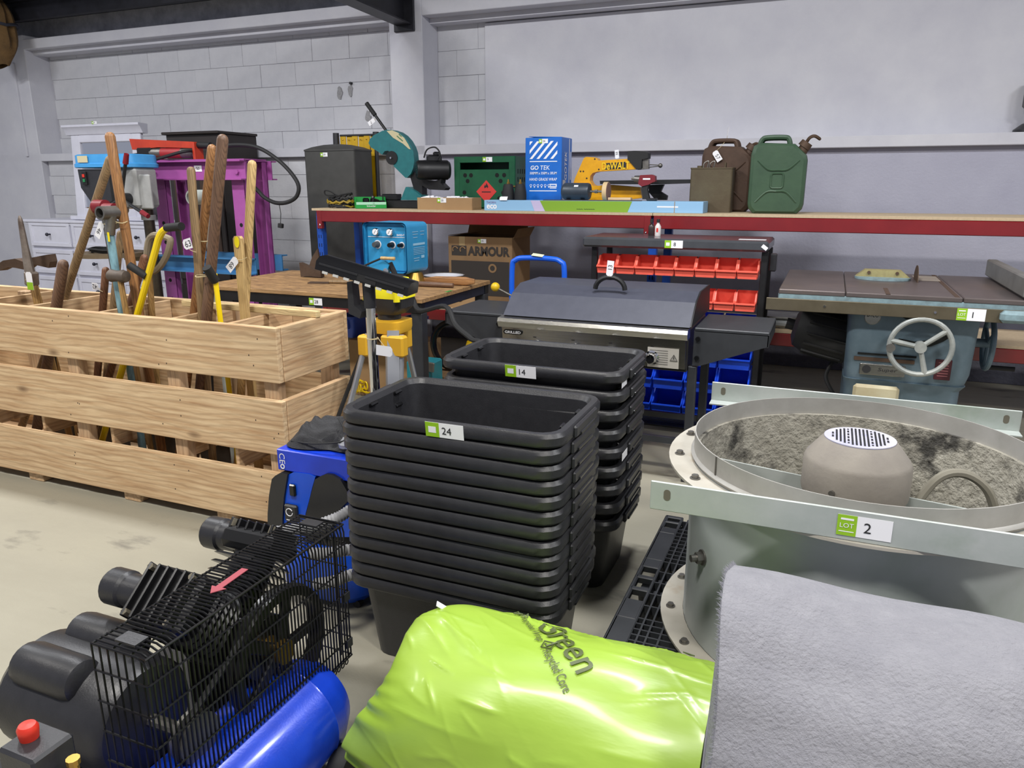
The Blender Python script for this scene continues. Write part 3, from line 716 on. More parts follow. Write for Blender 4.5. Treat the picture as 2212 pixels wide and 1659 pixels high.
# ---- jerry cans
def jerry(name, label, x, y, rz, m_, cap_open):
    t = thing(name, label, 'jerry can', (x, y, TOPZ), rz, None, False)
    W, H, D = .345, .47, .16
    out = [(-.135, 0), (.135, 0), (.165, .03), (.1725, .06), (.1725, .33), (.165, .36), (.09, .43), (-.12, .44), (-.16, .42), (-.1725, .37), (-.1725, .06), (-.165, .03)]
    rings = []
    for k, (s, yy) in enumerate(((.86, -D/2), (.97, -D/2+.012), (1, -D/2+.035), (1, D/2-.035), (.97, D/2-.012), (.86, D/2))):
        rings.append([(p[0]*s, yy, .215+(p[1]-.215)*(.5+.5*s if s < 1 else 1)) for p in out])
    part('body', MB().loft(rings), m_, t, sharp=28)
    em = MB(); yf = -D/2-.001
    for s in (-1, 1):
        em.tube(smooth_path([(s*.125, yf+.004, .33), (s*.06, yf, .275), (0, yf, .27)], 5), .007, 6)
        em.tube(smooth_path([(s*.125, yf+.004, .07), (s*.06, yf, .135), (0, yf, .14)], 5), .007, 6)
    em.tube([(p[0], p[1]*0+yf, p[2]+.205) for p in [(a_[0], 0, a_[1]) for a_ in [(r_[0], r_[1]) for r_ in rrect(.075, .09, .015, 0)]]], .006, 6, True)
    part('pressing', em, m_, t)
    for yy in (-.045, 0, .045):
        hb = MB().tube(smooth_path([(-.125, yy, .42), (-.11, yy, .458), (-.08, yy, .47), (.02, yy, .47), (.048, yy, .46), (.06, yy, .42)], 5), .0155, 8)
        part('handle', hb, m_, t)
    part('spout', MB().cyl((.125, 0, .375), (.155, 0, .425), .034, .03, 16).cyl((.14, 0, .41), (.16, 0, .44), .04, .036, 16), RUST if cap_open else m_, t)
    lv = MB().tube(smooth_path([(.15, 0, .43), (.17, -.02, .465), (.2, -.02, .475), (.235, 0, .455)] if cap_open else [(.15, 0, .44), (.18, 0, .45), (.2, 0, .42), (.19, 0, .39)], 5), [.01]*15+[.007], 6)
    part('cap_lever', lv, RUST, t)
    return t
GJ = mat('jerry_green', (60, 86, 62), .5, .1, (46, 70, 52), 7, .8, .0012, 14, c3=(84, 78, 56), sc3=9, lo3=.66, hi3=.8)
RJ = mat('jerry_rust', (88, 66, 52), .62, .25, (62, 46, 36), 9, .9, .0015, 24)
RJ2 = mat('tin_olive_rust', (92, 84, 62), .6, .25, (74, 60, 44), 8, .9, .0012, 24)
p = PY(1674, 440, 5.26); jerry('jerry_can', 'green steel jerry can with its cap lever up', p.x, 5.3, .03, GJ, True)
p = PY(1559, 440, 5.36); tj = jerry('jerry_can', 'rusty brown steel jerry can with card tag 57 beside the green one', p.x+.0, 5.56, -.05, RJ, False)
rope_tag(tj, (-.02, -.05, .47), (-.06, -.1, .37), V((.55, 0, -.83)), V((.83, 0, .55)), '57', .075, .04)
rope_tag(tj, (-.02, 0, .475), (-.015, -.02, .53), V((.1, 0, 1)), V((.4, -.9, 0)), '', .06, .03)
YT2 = 5.3; p0, p1 = PY(1490, 400, YT2), PY(1581, 400, YT2); z1 = PY(1535, 364, YT2).z; W = p1.x-p0.x
t = thing('fuel_tin', 'small square rusty olive fuel tin with wire handle', 'tin', ((p0.x+p1.x)/2, YT2+.075, TOPZ))
cxy = ((p0.x+p1.x)/2, YT2+.075)
part('body', MB().loft([rrect(W, .15, .014, TOPZ+.001, cxy), rrect(W, .15, .014, z1-.004, cxy), rrect(W+.006, .156, .016, z1-.002, cxy), rrect(W+.006, .156, .016, z1+.006, cxy), rrect(W-.01, .14, .012, z1+.004, cxy)]), RJ2, t)
for dx, dy in ((.075, .05), (.11, .09)): part('wire_handle', MB().tube(smooth_path([(p0.x+dx, YT2+dy, z1), (p0.x+dx+.005, YT2+dy, z1+.035), (p0.x+dx+.033, YT2+dy, z1+.048), (p0.x+dx+.025, YT2+dy, z1)], 5), .004, 6), STL, t)
part('cap', MB().cyl((p0.x+.05, YT2+.08, z1), (p0.x+.05, YT2+.08, z1+.02), .02, n=14), RJ2, t)
part('lug', MB().box((p1.x-.06, YT2+.08, z1+.02), (.012, .04, .04), bev=.003), RJ2, t)
# ================================================================ against the wall, behind the timber crate
# ---- white chest of drawers with mirror
DXL, DXR, DYF, DYB, DZ = -7.95, -5.95, 5.55, 6.05, 1.05
WP = mat('furniture_white', (206, 206, 218), .5, 0, (198, 198, 210), 6, .4)
t = thing('chest_of_drawers', 'white panelled chest of drawers with dark round knobs', 'chest', ((DXL+DXR)/2, 5.8, 0))
hx = (DXL+DXR)/2; W = DXR-DXL
part('carcass', MB().box((hx, 5.81, .56), (W-.04, .46, .94), bev=.004), WP, t)
part('top', MB().box((hx, 5.8, DZ-.015), (W, .52, .03), bev=.006).box((hx, 5.8, DZ-.04), (W-.03, .49, .02), bev=.004), WP, t)
for sx in (DXL+.06, DXR-.06):
    for sy in (5.62, 6.0): part('leg', MB().box((sx, sy, .045), (.07, .07, .09), bev=.004), WP, t)
KN = mat('knob_dark', (56, 56, 66), .4, .6)
cw = (W-.1)/3
for i in range(3):
    for j in range(3):
        cx_, cz_ = DXL+.05+cw*(i+.5), .9-j*.285; ww, hh = cw-.025, .255
        mb = MB().box((cx_, DYF+.02, cz_), (ww, .02, hh), bev=.003)
        for s in (-1, 1): mb.box((cx_, DYF+.008, cz_+s*(hh/2-.022)), (ww, .014, .04), bev=.003).box((cx_+s*(ww/2-.022), DYF+.008, cz_), (.04, .014, hh-.08), bev=.003)
        d = part('drawer', mb, WP, t)
        part('knob', MB().cyl((cx_, DYF+.01, cz_), (cx_, DYF-.02, cz_), .008, n=8).ball((cx_, DYF-.028, cz_), .018, 10, 7), KN, d)
# mirror leaning on the chest top
mx0, mx1, mz0, mz1, my = -7.30, -6.24, DZ, 1.98, 5.66
tilt = .07
MR = Matrix.Translation((0, my, mz0)) @ Matrix.Rotation(-tilt, 4, 'X')
t = thing('dresser_mirror', 'white framed mirror with moulded top standing on the chest', 'mirror', ((mx0+mx1)/2, my, mz0))
H_ = (mz1-mz0)/math.cos(tilt); hx = (mx0+mx1)/2; W = mx1-mx0-.1
for s in (-1, 1): part('stile', MB(MR).box((hx+s*(W/2-.06), 0, H_/2), (.12, .04, H_-.06), bev=.006), WP, t)
part('bottom_rail', MB(MR).box((hx, -.002, .06), (W-.24, .04, .12), bev=.006).box((hx, -.02, .02), (W+.08, .1, .04), bev=.006), WP, t)
part('top_rail', MB(MR).box((hx, -.002, H_-.1), (W-.24, .04, .13), bev=.006), WP, t)
part('cornice', MB(MR).extr([(-.03, H_-.09), (.03, H_-.09), (.03, H_), (-.08, H_), (-.08, H_-.02), (-.06, H_-.035), (-.04, H_-.07)], 'x', hx-W/2-.05, hx+W/2+.05), WP, t)
part('glass', MB(MR).box((hx, .004, H_/2), (W-.22, .008, H_-.26)), mat('mirror_glass', (220, 222, 226), .02, 1.0), t)
part('backing', MB(MR).box((hx, .016, H_/2), (W-.2, .012, H_-.2)), CARD, t)
p = MR @ V((hx-.05, -.06, H_+.001)); sticker(t, p+V((0, -.022, .012)), X3, Z3, '47', .07, .026)
# ---- dark brown cabinet
t = thing('dark_cabinet', 'tall dark brown wooden cabinet behind the purple press', 'cabinet', (-5.6, 5.9, 0))
DW = mat('dark_walnut', (48, 40, 38), .5, 0, (36, 30, 28), 6, .7)
x0, x1, z1 = -5.93, -5.28, 1.86
part('carcass', MB().box(((x0+x1)/2, 5.92, z1/2), (x1-x0, .5, z1), bev=.004), DW, t)
part('cornice', MB().box(((x0+x1)/2, 5.9, z1+.012), (x1-x0+.04, .54, .024), bev=.006), DW, t)
for s in (-1, 1):
    d = part('door', MB().box(((x0+x1)/2+s*.16, 5.66, 1.1), (.31, .02, 1.2), bev=.004), DW, t)
    part('panel', MB().box(((x0+x1)/2+s*.16, 5.645, 1.1), (.2, .012, 1.0), bev=.006), mat('walnut_panel', (74, 54, 40), .5, 0, (58, 42, 32), 6, .7), d)
    part('drawer', MB().box(((x0+x1)/2+s*.16, 5.66, .33), (.31, .02, .24), bev=.004), DW, t)
# ---- purple H-frame press with blue bed
PUR = mat('press_purple', (160, 82, 152), .5, 0, (140, 66, 132), 5, .7, .0006, 30, c3=(110, 74, 100), sc3=8, lo3=.64, hi3=.8)
BED = mat('bed_blue', (70, 130, 178), .5, .1, (54, 108, 156), 6, .7)
t = thing('workshop_press', 'purple steel H-frame workshop press with a blue bed beam', 'press', (-4.8, 5.0, 0))
PX0, PX1, PYF, PYB = -5.22, -4.35, 4.85, 5.13
def chan(x, y, z0, z1, s, fl=.05, w_=.12):
    """upright channel: web across x, flanges running away from the opening"""
    return MB().box((x, y, (z0+z1)/2), (w_, .01, z1-z0)).box((x-w_/2+.005, y+s*fl/2, (z0+z1)/2), (.01, fl, z1-z0)).box((x+w_/2-.005, y+s*fl/2, (z0+z1)/2), (.01, fl, z1-z0))
for x in (PX0+.02, PX1-.02):
    for y, s in ((PYF, 1), (PYB, -1)):
        u = part('upright', chan(x, y, .08, 1.58, s), PUR, t)
        if s == 1:
            for k in range(5): part('pin_hole', MB().cyl((x, y-.0065, .45+k*.16), (x, y-.004, .45+k*.16), .016, n=12), mat('hole_dark', (10, 14, 12), .9), u)
for x in (PX0, PX1): part('foot', MB().box((x+.02, 4.99, .04), (.1, .62, .08), bev=.006), PUR, t)
for y, s in ((PYF-.012, -1), (PYB+.012, 1)):
    b = part('top_beam', MB().box(((PX0+PX1)/2, y, 1.515), (PX1-PX0+.16, .01, .15)).box(((PX0+PX1)/2, y+s*.03, 1.585), (PX1-PX0+.16, .06, .01)).box(((PX0+PX1)/2, y+s*.03, 1.445), (PX1-PX0+.16, .06, .01)), PUR, t)
    for x in (PX0+.0, PX1-.0): part('bolt', MB().cyl((x, y, 1.5), (x, y+s*.022, 1.5), .018, n=6), PUR, b)
part('top_plate', MB().box(((PX0+PX1)/2, 4.99, 1.596), (PX1-PX0+.1, .26, .012)), PUR, t)
for y, s in ((PYF-.02, -1), (PYB+.02, 1)):
    b = part('bed_beam', MB().box(((PX0+PX1)/2, y, .765), (PX1-PX0+.22, .012, .13)).box(((PX0+PX1)/2, y+s*.035, .825), (PX1-PX0+.22, .07, .01)).box(((PX0+PX1)/2, y+s*.035, .705), (PX1-PX0+.22, .07, .01)), BED, t)
    for x in (PX0-.04, PX1+.02): part('bed_pin', MB().cyl((x, y, .77), (x, y+s*.04, .77), .016, n=10), STL, b)
part('ram', MB().cyl((-4.8, 4.99, 1.1), (-4.8, 4.99, 1.59), .045, n=18).cyl((-4.8, 4.99, 1.02), (-4.8, 4.99, 1.1), .03, n=14), BLKM, t)
sticker(t, (PY(427, 361, PYF-.02).x, PYF-.018, 1.53), X3, Z3, '50', .08, .048, 0)
# ---- hydraulic pump lying on the press, hose looping down
YP = 4.98; ZP = 1.602
OR = mat('pump_orange', (196, 62, 34), .45, 0, (176, 52, 30), 10, .5)
t = thing('hydraulic_pump', 'orange handled hydraulic hand pump lying on the purple press', 'pump', (-4.95, YP, ZP))
q0, q1 = PY(290, 308, YP), PY(422, 312, YP)
part('lever', MB().extr([(q0.x-.02, q0.z+.03), (q1.x, q1.z+.02), (q1.x, q1.z-.03), (q0.x+.3, q0.z-.045), (q0.x, q0.z-.06)], 'y', YP-.03, YP+.03), OR, t)
part('lever_grip', MB().cyl((q1.x-.01, YP, q1.z-.004), (q1.x+.16, YP, q1.z-.012), .026, n=12), RUB, t)
c0, c1 = PY(330, 333, YP), PY(425, 341, YP)
part('cylinder', MB().cyl((c0.x, YP, ZP+.062), (c1.x, YP, ZP+.055), .042, n=18), STL, t)
part('red_band', MB().cyl((c0.x+.12, YP, ZP+.0605), (c0.x+.34, YP, ZP+.0575), .0432, n=18), mat('band_red', (160, 40, 44), .5), t)
part('valve_block', MB().box((c0.x-.06, YP, ZP+.055), (.17, .08, .1), bev=.01).cyl((c0.x-.15, YP, ZP+.05), (c0.x-.1, YP, ZP+.05), .025, n=10), BLKM, t)
part('end_bracket', MB().box((c1.x+.02, YP, ZP+.07), (.025, .1, .14), bev=.004), OR, t)
part('foot_plate', MB().box((c0.x+.03, YP, ZP+.006), (.12, .12, .012)), OR, t)
part('short_hose', MB().tube(smooth_path([(c0.x-.12, YP-.05, ZP+.05), (c0.x-.2, YP-.1, ZP+.03), (c0.x-.08, YP-.16, ZP-.02), (c0.x+.2, YP-.18, ZP+.0), (c1.x-.03, YP-.12, ZP+.06), (c1.x, YP-.03, ZP+.07)], 6), .013, 8), RUB, t)
hp = [PY(a_, b_, 4.95) for a_, b_ in ((470, 316), (520, 313), (560, 320), (600, 345), (630, 375), (645, 402), (640, 425), (620, 437), (595, 438), (572, 427), (560, 415), (540, 395))]
part('long_hose', MB().tube(smooth_path(hp, 5), .016, 8), RUB, t)
k0, k1 = PY(603, 440, 4.95), PY(606, 482, 4.95)
part('cap_tether', MB().tube([k0, (k0+k1)/2+V((.01, 0, 0)), k1], .003, 5).box(tuple(k1+V((.0, 0, -.02))), (.04, .03, .035), (0, .15, 0), .003), RUB, t)
# ---- pedestal drill
YDR = 4.45
LBU = mat('drill_blue', (72, 156, 214), .4, 0, (62, 144, 204), 10, .4)
DGR = mat('drill_grey', (160, 160, 158), .5, .1, (140, 140, 138), 8, .5)
hx = -5.18
t = thing('pedestal_drill', 'pedestal drill with blue belt cover and red tipped feed handles', 'drill', (hx, YDR+.1, 0))
part('base', MB().box((hx, YDR+.05, .03), (.3, .46, .06), bev=.01), BLKM, t)
col_x = -5.06
part('column', MB().cyl((col_x, YDR+.12, .05), (col_x, YDR+.12, 1.36), .042, n=18), mat('column_steel', (92, 84, 72), .35, .8, (70, 62, 52), 10, .6), t)
part('column_collar', MB().cyl((col_x, YDR+.12, 1.13), (col_x, YDR+.12, 1.17), .055, n=18), DGR, t)
p0, p1 = PY(178, 350, YDR), PY(303, 350, YDR)
part('belt_cover', MB().loft([rrect(p1.x-p0.x, .32, .09, 1.53, ((p0.x+p1.x)/2, YDR+.05)), rrect(p1.x-p0.x+.02, .34, .1, 1.535, ((p0.x+p1.x)/2, YDR+.05)), rrect(p1.x-p0.x+.02, .34, .1, 1.56, ((p0.x+p1.x)/2, YDR+.05)), rrect(p1.x-p0.x, .32, .09, 1.565, ((p0.x+p1.x)/2, YDR+.05)), rrect(p1.x-p0.x-.02, .32, .08, 1.625, ((p0.x+p1.x)/2, YDR+.05)), rrect(p1.x-p0.x-.05, .29, .07, 1.632, ((p0.x+p1.x)/2, YDR+.05))]), LBU, t)
patch('cover_label', (p0.x+.15, YDR-.115, 1.595), X3, Z3, .11, .05, mat('label_cream', (196, 186, 150), .5), t, .002)
part('head', MB().box((hx+.06, YDR+.04, 1.38), (.36, .22, .3), bev=.02), DGR, t)
part('switch_panel', MB().extr([(p0.x+.06, 1.52), (hx-.0, 1.52), (hx-.0, 1.28), (p0.x+.2, 1.22), (p0.x+.07, 1.38)], 'y', YDR-.1, YDR+.1), BLK, t)
pp = PY(185, 385, YDR-.1)
part('switch', MB().box((pp.x, YDR-.105, pp.z), (.045, .02, .1), bev=.003), BLKM, t)
part('red_button', MB().box((pp.x, YDR-.118, pp.z+.018), (.022, .008, .024), bev=.002), mat('button_red', (206, 50, 34), .4), t)
part('green_button', MB().box((pp.x, YDR-.118, pp.z-.018), (.022, .008, .024), bev=.002), mat('button_green', (30, 120, 70), .4), t)
part('motor_plate', MB().box((hx+.24, YDR-.02, 1.35), (.2, .03, .26), bev=.01), DGR, t)
pv = MB().cyl((0, 0, 0), (0, 0, 0.001), .001)
pc = PY(262, 430, YDR-.14)
part('feed_hub', MB().cyl((pc.x, YDR-.15, pc.z), (pc.x, YDR-.05, pc.z), .045, n=16), BLKM, t)
for (a_, b_) in ((272, 345), (312, 462), (205, 460)):
    e = PY(a_, b_, YDR-.17)
    o = part('feed_handle', MB().cyl((pc.x, YDR-.14, pc.z), e, .013, n=8), BLKM, t)
    d = (e-V((pc.x, YDR-.14, pc.z))).normalized(); part('handle_knob', MB().cyl(e-d*.03, e+d*.045, .021, .018, 10), mat('knob_red', (120, 24, 34), .4), o)
part('chuck', MB().cyl((hx-.05, YDR+.02, 1.06), (hx-.05, YDR+.02, 1.24), .03, n=14).cyl((hx-.05, YDR+.02, 1.0), (hx-.05, YDR+.02, 1.06), .036, .03, 14), STL, t)
part('drill_table', MB().cyl((hx-.18, YDR-.02, .845), (hx-.18, YDR-.02, .875), .27, n=28).box((hx-.02, YDR+.08, .83), (.2, .09, .05), bev=.01), mat('table_rust', (120, 104, 80), .6, .4, (96, 80, 60), 9, .7), t)
t2 = thing('cable_ring', 'black cable ring lying on the drill table', 'cable', (hx-.18, YDR-.02, .876))
mb = MB()
for k in range(3): mb.tube([((hx-.18)+(.15+.01*k)*math.cos(i*PI/14), YDR-.02+(.13+.012*k)*math.sin(i*PI/14), .884+.011*k+.004*math.sin(i)) for i in range(28)], .007, 6, True)
part('cable', mb, RUB, t2)
part('tie', MB().box((hx-.03, YDR-.02, .9), (.045, .012, .05), bev=.003), BLKM, t2)
# ---- dark grey domed locker behind the rack
YL = 5.70; p0, p1 = PY(656, 340, YL), PY(765, 340, YL); z1 = PY(700, 326, YL).z; z2 = PY(735, 313, YL+.2).z
TK = mat('locker_grey', (70, 70, 68), .55, .05, (62, 62, 60), 12, .5)
x0, x1 = p0.x, p1.x; W = x1-x0
t = thing('domed_locker', 'dark grey upright tank with a low domed top, labelled 29', 'tank', ((x0+x1)/2, YL+.24, 0))
D = .29; hx, hy = (x0+x1)/2, YL+D/2
part('body', MB().loft([rrect(W-.03, D-.03, .02, 0, (hx, hy)), rrect(W, D, .025, .04, (hx, hy)), rrect(W, D, .025, z1, (hx, hy))]), TK, t)
part('lid', MB().loft([rrect(W+.012, D+.012, .03, z1, (hx, hy)), rrect(W+.012, D+.012, .03, z1+.012, (hx, hy)), rrect(W*.8, D*.8, .03, z1+.035, (hx, hy)), rrect(W*.45, D*.45, .03, z1+.055, (hx, hy)), rrect(W*.1, D*.1, .005, z1+.062, (hx, hy))]), TK, t, sharp=20)
sticker(t, (PY(700, 334, YL).x, YL-.001, PY(700, 334, YL).z), X3, Z3, '29', .075, .034)
# ---- yellow folding panel with black posts
YF = 6.06; p0, p1 = PY(735, 300, YF), PY(812, 300, YF); z1 = PY(770, 294, YF).z
YP_ = mat('panel_yellow', (206, 166, 10), .45, 0, (190, 150, 8), 5, .5)
t = thing('folded_barrier', 'yellow ribbed folding barrier with black posts against the wall', 'barrier', ((p0.x+p1.x)/2, YF+.05, 0))
n_ = 6
for k in range(n_):
    xa = p0.x+(p1.x-p0.x)*k/n_; xb = p0.x+(p1.x-p0.x)*(k+1)/n_
    part('slat', MB().box(((xa+xb)/2, YF+(.012 if k % 2 else 0), z1/2+.04), (xb-xa-.004, .012, z1-.08), bev=.002), YP_, t)
    part('rivet', MB().ball(((xa+xb)/2, YF-.008, z1-.03), .006, 8, 5), BRASS, t)
part('top_cap', MB().box(((p0.x+p1.x)/2, YF+.005, z1+.008), (p1.x-p0.x, .03, .016), bev=.003), BLK, t)
for x in (PY(729, 300, YF).x, PY(815, 300, YF).x):
    part('post', MB().cyl((x, YF-.02, 0), (x, YF-.02, z1-.02), .018, n=12).cyl((x, YF-.02, z1-.09), (x, YF-.02, z1+.03), .03, .028, 12), BLK, t)
# ---- carton under the rack
YA = 5.2; p0, p1 = PY(970, 560, YA), PY(1106, 560, YA); z1 = PY(1040, 512, YA).z
x0, x1 = p0.x, p1.x; W = x1-x0; hx = (x0+x1)/2; D = .36; H_ = z1-RZL
t = thing('large_carton', 'large open brown carton with heavy black lettering, labelled 19', 'carton', (hx, YA+D/2, RZL))
mb = MB().box((hx, YA+D/2, RZL+.003), (W, D, .006))
for s in (-1, 1): mb.box((hx, YA+D/2+s*D/2, RZL+H_/2), (W, .005, H_)).box((hx+s*W/2, YA+D/2, RZL+H_/2), (.005, D, H_))
CB = mat('carton_brown', (128, 100, 68), .85, 0, (112, 86, 58), 6, .6)
part('carton', mb, CB, t)
part('flap', MB().box((hx-.02, YA+D+.02, z1+.035), (W-.02, .004, .09), (-.5, 0, .02)), CB, t)
part('flap', MB().box((x1+.025, YA+D/2, z1+.03), (.004, D-.02, .08), (0, .5, 0)), CB, t)
part('flap', MB().box((x0+.04, YA+D/2, z1+.01), (.1, D-.03, .004), (0, -.1, 0)), CB, t)
patch('dark_band', (hx-W*.33, YA-.003, z1-.105), X3, Z3, W*.24, .075, mat('carton_dark', (44, 38, 34), .8), t)
for s in (-.39, -.27): part('arc_mark', MB().tube(arc((hx+W*s, z1-.1), .022, PI*.1, PI*1.2, 10, 'xz', YA-.005), .005, 5), CB, t)
letters('ARMOUR', .072, plane((hx+W*.14, YA-.003, z1-.105), X3, Z3, .002), MATS['carton_dark'], t, W*.66, .045)
patch('dark_panel', (hx, YA-.003, z1-.31), X3, Z3, W*.92, .26, MATS['carton_dark'], t)
part('round_mark', MB().lathe([(.02, -.002), (.034, -.002), (.034, -.0008), (.02, -.0008)], (hx+W*.2, YA-.004, z1-.23), 'y', 18, True), CB, t)
part('tape', MB().box((x0+W*.22, YA-.0035, z1-.06), (.05, .001, .12)), mat('tape_clear', (150, 128, 92), .3), t)
sticker(t, (hx+.02, YA-.0035, z1-.03), X3, Z3, '19', .07, .03)
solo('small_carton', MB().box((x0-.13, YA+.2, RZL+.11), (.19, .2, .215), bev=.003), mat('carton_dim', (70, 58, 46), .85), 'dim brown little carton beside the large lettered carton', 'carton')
# ---- flat scale on the lower shelf
p = PY(1690, 690, 5.2)
t = thing('bench_scale', 'flat grey bench scale on the lower chipboard shelf', 'scale', (p.x, 5.2, RZL))
part('body', MB().box((p.x, 5.24, RZL+.03), (.26, .26, .056), bev=.02), mat('scale_grey', (150, 152, 150), .4), t)
part('platter', MB().box((p.x, 5.24, RZL+.068), (.25, .25, .018), bev=.008), STL, t)
part('feet', MB().box((p.x, 5.24, RZL+.003), (.2, .2, .004)), RUB, t)
# ---- black tall object on the ledge end
p = PY(2182, 283, 6.3)
t = thing('flood_lamp', 'black lamp head standing on the wall ledge', 'lamp head', (p.x+.12, 6.34, 1.745))
part('foot', MB().lathe([(0, 0), (.1, 0), (.1, .02), (.05, .06), (0, .07)], (p.x+.12, 6.34, 1.7455), 'z', 18), BLK, t)
part('stem', MB().cyl((p.x+.12, 6.34, 1.8), (p.x+.12, 6.34, 2.1), .04, n=14).box((p.x+.13, 6.34, 2.0), (.14, .12, .2), bev=.02), BLK, t)
# ================================================================ timber crate of hand tools
CF, CBK, CZ = 2.27, 2.71, .872
CXL, CXR = -4.75, -1.915
TH = .028
t = thing('tool_crate', 'long slatted pine crate on bearers divided to hold hand tools', 'crate', (-3.3, 2.5, 0))
rows = ((.652, .872), (.352, .578), (.045, .27))
for (za, zb) in rows:
    part('board', MB().box(((CXL+CXR)/2, CF, (za+zb)/2), (CXR-CXL, TH, zb-za), bev=.003), PINE_X, t)
    part('board', MB().box(((CXL+CXR)/2, CBK, (za+zb)/2), (CXR-CXL, TH, zb-za), bev=.003), PINE_X, t)
    for x in (CXL+TH/2, CXR-TH/2): part('end_board', MB().box((x+(.0 if x < -3 else .002), (CF+CBK)/2, (za+zb)/2), (TH, CBK-CF-TH-.002, zb-za), bev=.003), PINE_Y, t)
for x in (CXL+.07, -3.9, -3.1, -2.5, CXR-.07):
    for y in (CF+TH/2+.024, CBK-TH/2-.024): part('post', MB().box((x, y, .45), (.07, .046, .82), bev=.003), PINE_Z, t)
for x in (-4.35, -3.79, -3.42, -2.97, -2.55, -2.25):
    for z_, h_ in ((.80, .13), (.33, .16)):
        part('divider', MB().box((x+.035+.02, (CF+CBK)/2, z_), (.018, CBK-CF-TH-.004, h_), bev=.002), PINE_Y, t)
for k in range(4): part('floor_board', MB().box(((CXL+CXR)/2, CF+.07+k*.1, .086), (CXR-CXL-.06, .08, .018), bev=.002), PINE_X, t)
for x in (-4.4, -3.47, -2.83, -2.28): part('bearer', MB().box((x, 2.5, .0225), (.1, .45, .044), bev=.003), PINE_Y, t)
p0, p1 = PY(405, 660, 2.56), PY(682, 683, 2.5)
part('loose_batten', MB().box(((p0.x+p1.x)/2, 2.53, CZ+.014), (p1.x-p0.x, .03, .026), (0, 0, -.03), .002), wood('pine_pale', (224, 200, 150), (206, 178, 126), 'x', False), t)
nl = MB(); rr = random.Random(11)
for (za, zb) in rows:
    for x in (-4.2, -3.75, -3.1, -2.5, -2.0):
        for k in range(3): nl.cyl((x+rr.uniform(-.05, .05), CF-TH/2-.0006, rr.uniform(za+.03, zb-.03)), (x, CF-TH/2+.002, (za+zb)/2), .0035, n=6) if False else nl.box((x+rr.uniform(-.06, .06), CF-TH/2-.0002, rr.uniform(za+.02, zb-.02)), (.004, .001, .006))
part('nail_heads', nl, mat('nail_dark', (54, 44, 38), .7), t, kind='stuff')
WOODS = {
 'ash': wood('handle_ash', (186, 152, 96), (150, 114, 66), 'z', False, .5),
 'hick': wood('handle_hickory', (190, 140, 88), (118, 76, 44), 'z', False, .45),
 'dark': wood('handle_dark', (128, 98, 76), (92, 68, 54), 'z', False, .5),
 'brown': wood('handle_brown', (156, 128, 90), (116, 94, 66), 'z', False, .55),
 'pale': wood('handle_pale', (214, 184, 128), (184, 150, 96), 'z', False, .5),
 'red': wood('handle_red', (142, 98, 70), (104, 70, 50), 'z', False, .5)}
def at_bottom(top, zt):
    return top
def pole(name, label, cat, pts, Y0, Y1, r, wd, group=None, ends=1):
    """a handle that stands in the crate: seen points, then down to the crate floor along the same line"""
    a = PY(*pts[0], Y0); b = PY(*pts[-1], Y1)
    d = (b-a); e = b + d*max(0.0, (b.z-.105)/max(-d.z, .05))
    e.y = min(max(e.y, CF+.06), CBK-.06)
    t_ = thing(name, label, cat, tuple(e), 0, group)
    n = 7; P = [a.lerp(e, i/n) for i in range(n+1)]
    u = (P[1]-P[0]).normalized()
    P = [P[0]+u*(r*k_) for k_ in (0, .1, .35, .9)]+P[1:]; rs = [r*.25, r*.5, r*.8, r]+[r]*n
    part('handle', MB().tube(P, rs, 12), WOODS[wd], t_)
    return t_, a, e
FORK = mat('tool_steel', (92, 88, 84), .5, .6, (60, 56, 52), 10, .7)
def blade(t_, e, w_=.16, h=.22):
    part('blade', MB().extr([(e.x-w_/2, e.z), (e.x+w_/2, e.z), (e.x+w_*.5, e.z+h*.8), (e.x+w_*.2, e.z+h), (e.x-w_*.2, e.z+h), (e.x-w_*.5, e.z+h*.8)], 'y', e.y-.004, e.y+.004), FORK, t_)
pole('garden_tool', 'long tan wooden pole leaning across from the dark grip', 'tool', [(240, 338), (140, 640)], 2.52, 2.5, .019, 'brown')
ta, a, e = pole('garden_tool', 'tall striped hickory sledge handle bound with string and tag 46', 'tool', [(236, 285), (288, 600)], 2.44, 2.46, .021, 'hick')
k = PY(262, 480, 2.43); rope_tag(ta, k+V((.01, -.02, 0)), PY(215, 497, 2.40), V((-.55, 0, -.8)), V((.8, 0, -.55)), '46', .075, .034)
part('string_wrap', MB().tube([(k.x+.024*math.cos(i*PI/6), k.y+.024*math.sin(i*PI/6), k.z+.003*math.sin(i)) for i in range(12)], .0022, 5, True), mat('string', (196, 180, 140), .9), ta)
pole('garden_tool', 'grey brown straight handle with rounded top beside the hickory one', 'tool', [(412, 360), (437, 690)], 2.44, 2.44, .017, 'brown')
tb, a, e = pole('garden_tool', 'amber hickory handle that thickens upward, ringed with string', 'tool', [(459, 312), (428, 600)], 2.48, 2.5, .019, 'hick')
k = PY(440, 521, 2.485); part('string_wrap', MB().tube([(k.x+.021*math.cos(i*PI/6), k.y+.021*math.sin(i*PI/6), k.z) for i in range(12)], .0025, 5, True), mat('string', (196, 180, 140), .9), tb)
tc, a, e = pole('garden_tool', 'tallest dark brown round handle in the bundle tied with tag 63', 'tool', [(482, 290), (446, 690)], 2.40, 2.42, .022, 'dark')
rope_tag(tc, PY(424, 545, 2.38), PY(405, 527, 2.375), V((.96, 0, .25)), V((-.25, 0, .96)), '63', .046, .042)
k = PY(443, 596, 2.40); part('string_wrap', MB().tube([(k.x+.04*math.cos(i*PI/8), k.y+.035*math.sin(i*PI/8), k.z+.002*math.sin(i)) for i in range(16)], .0025, 5, True), mat('string', (196, 180, 140), .9), tc)
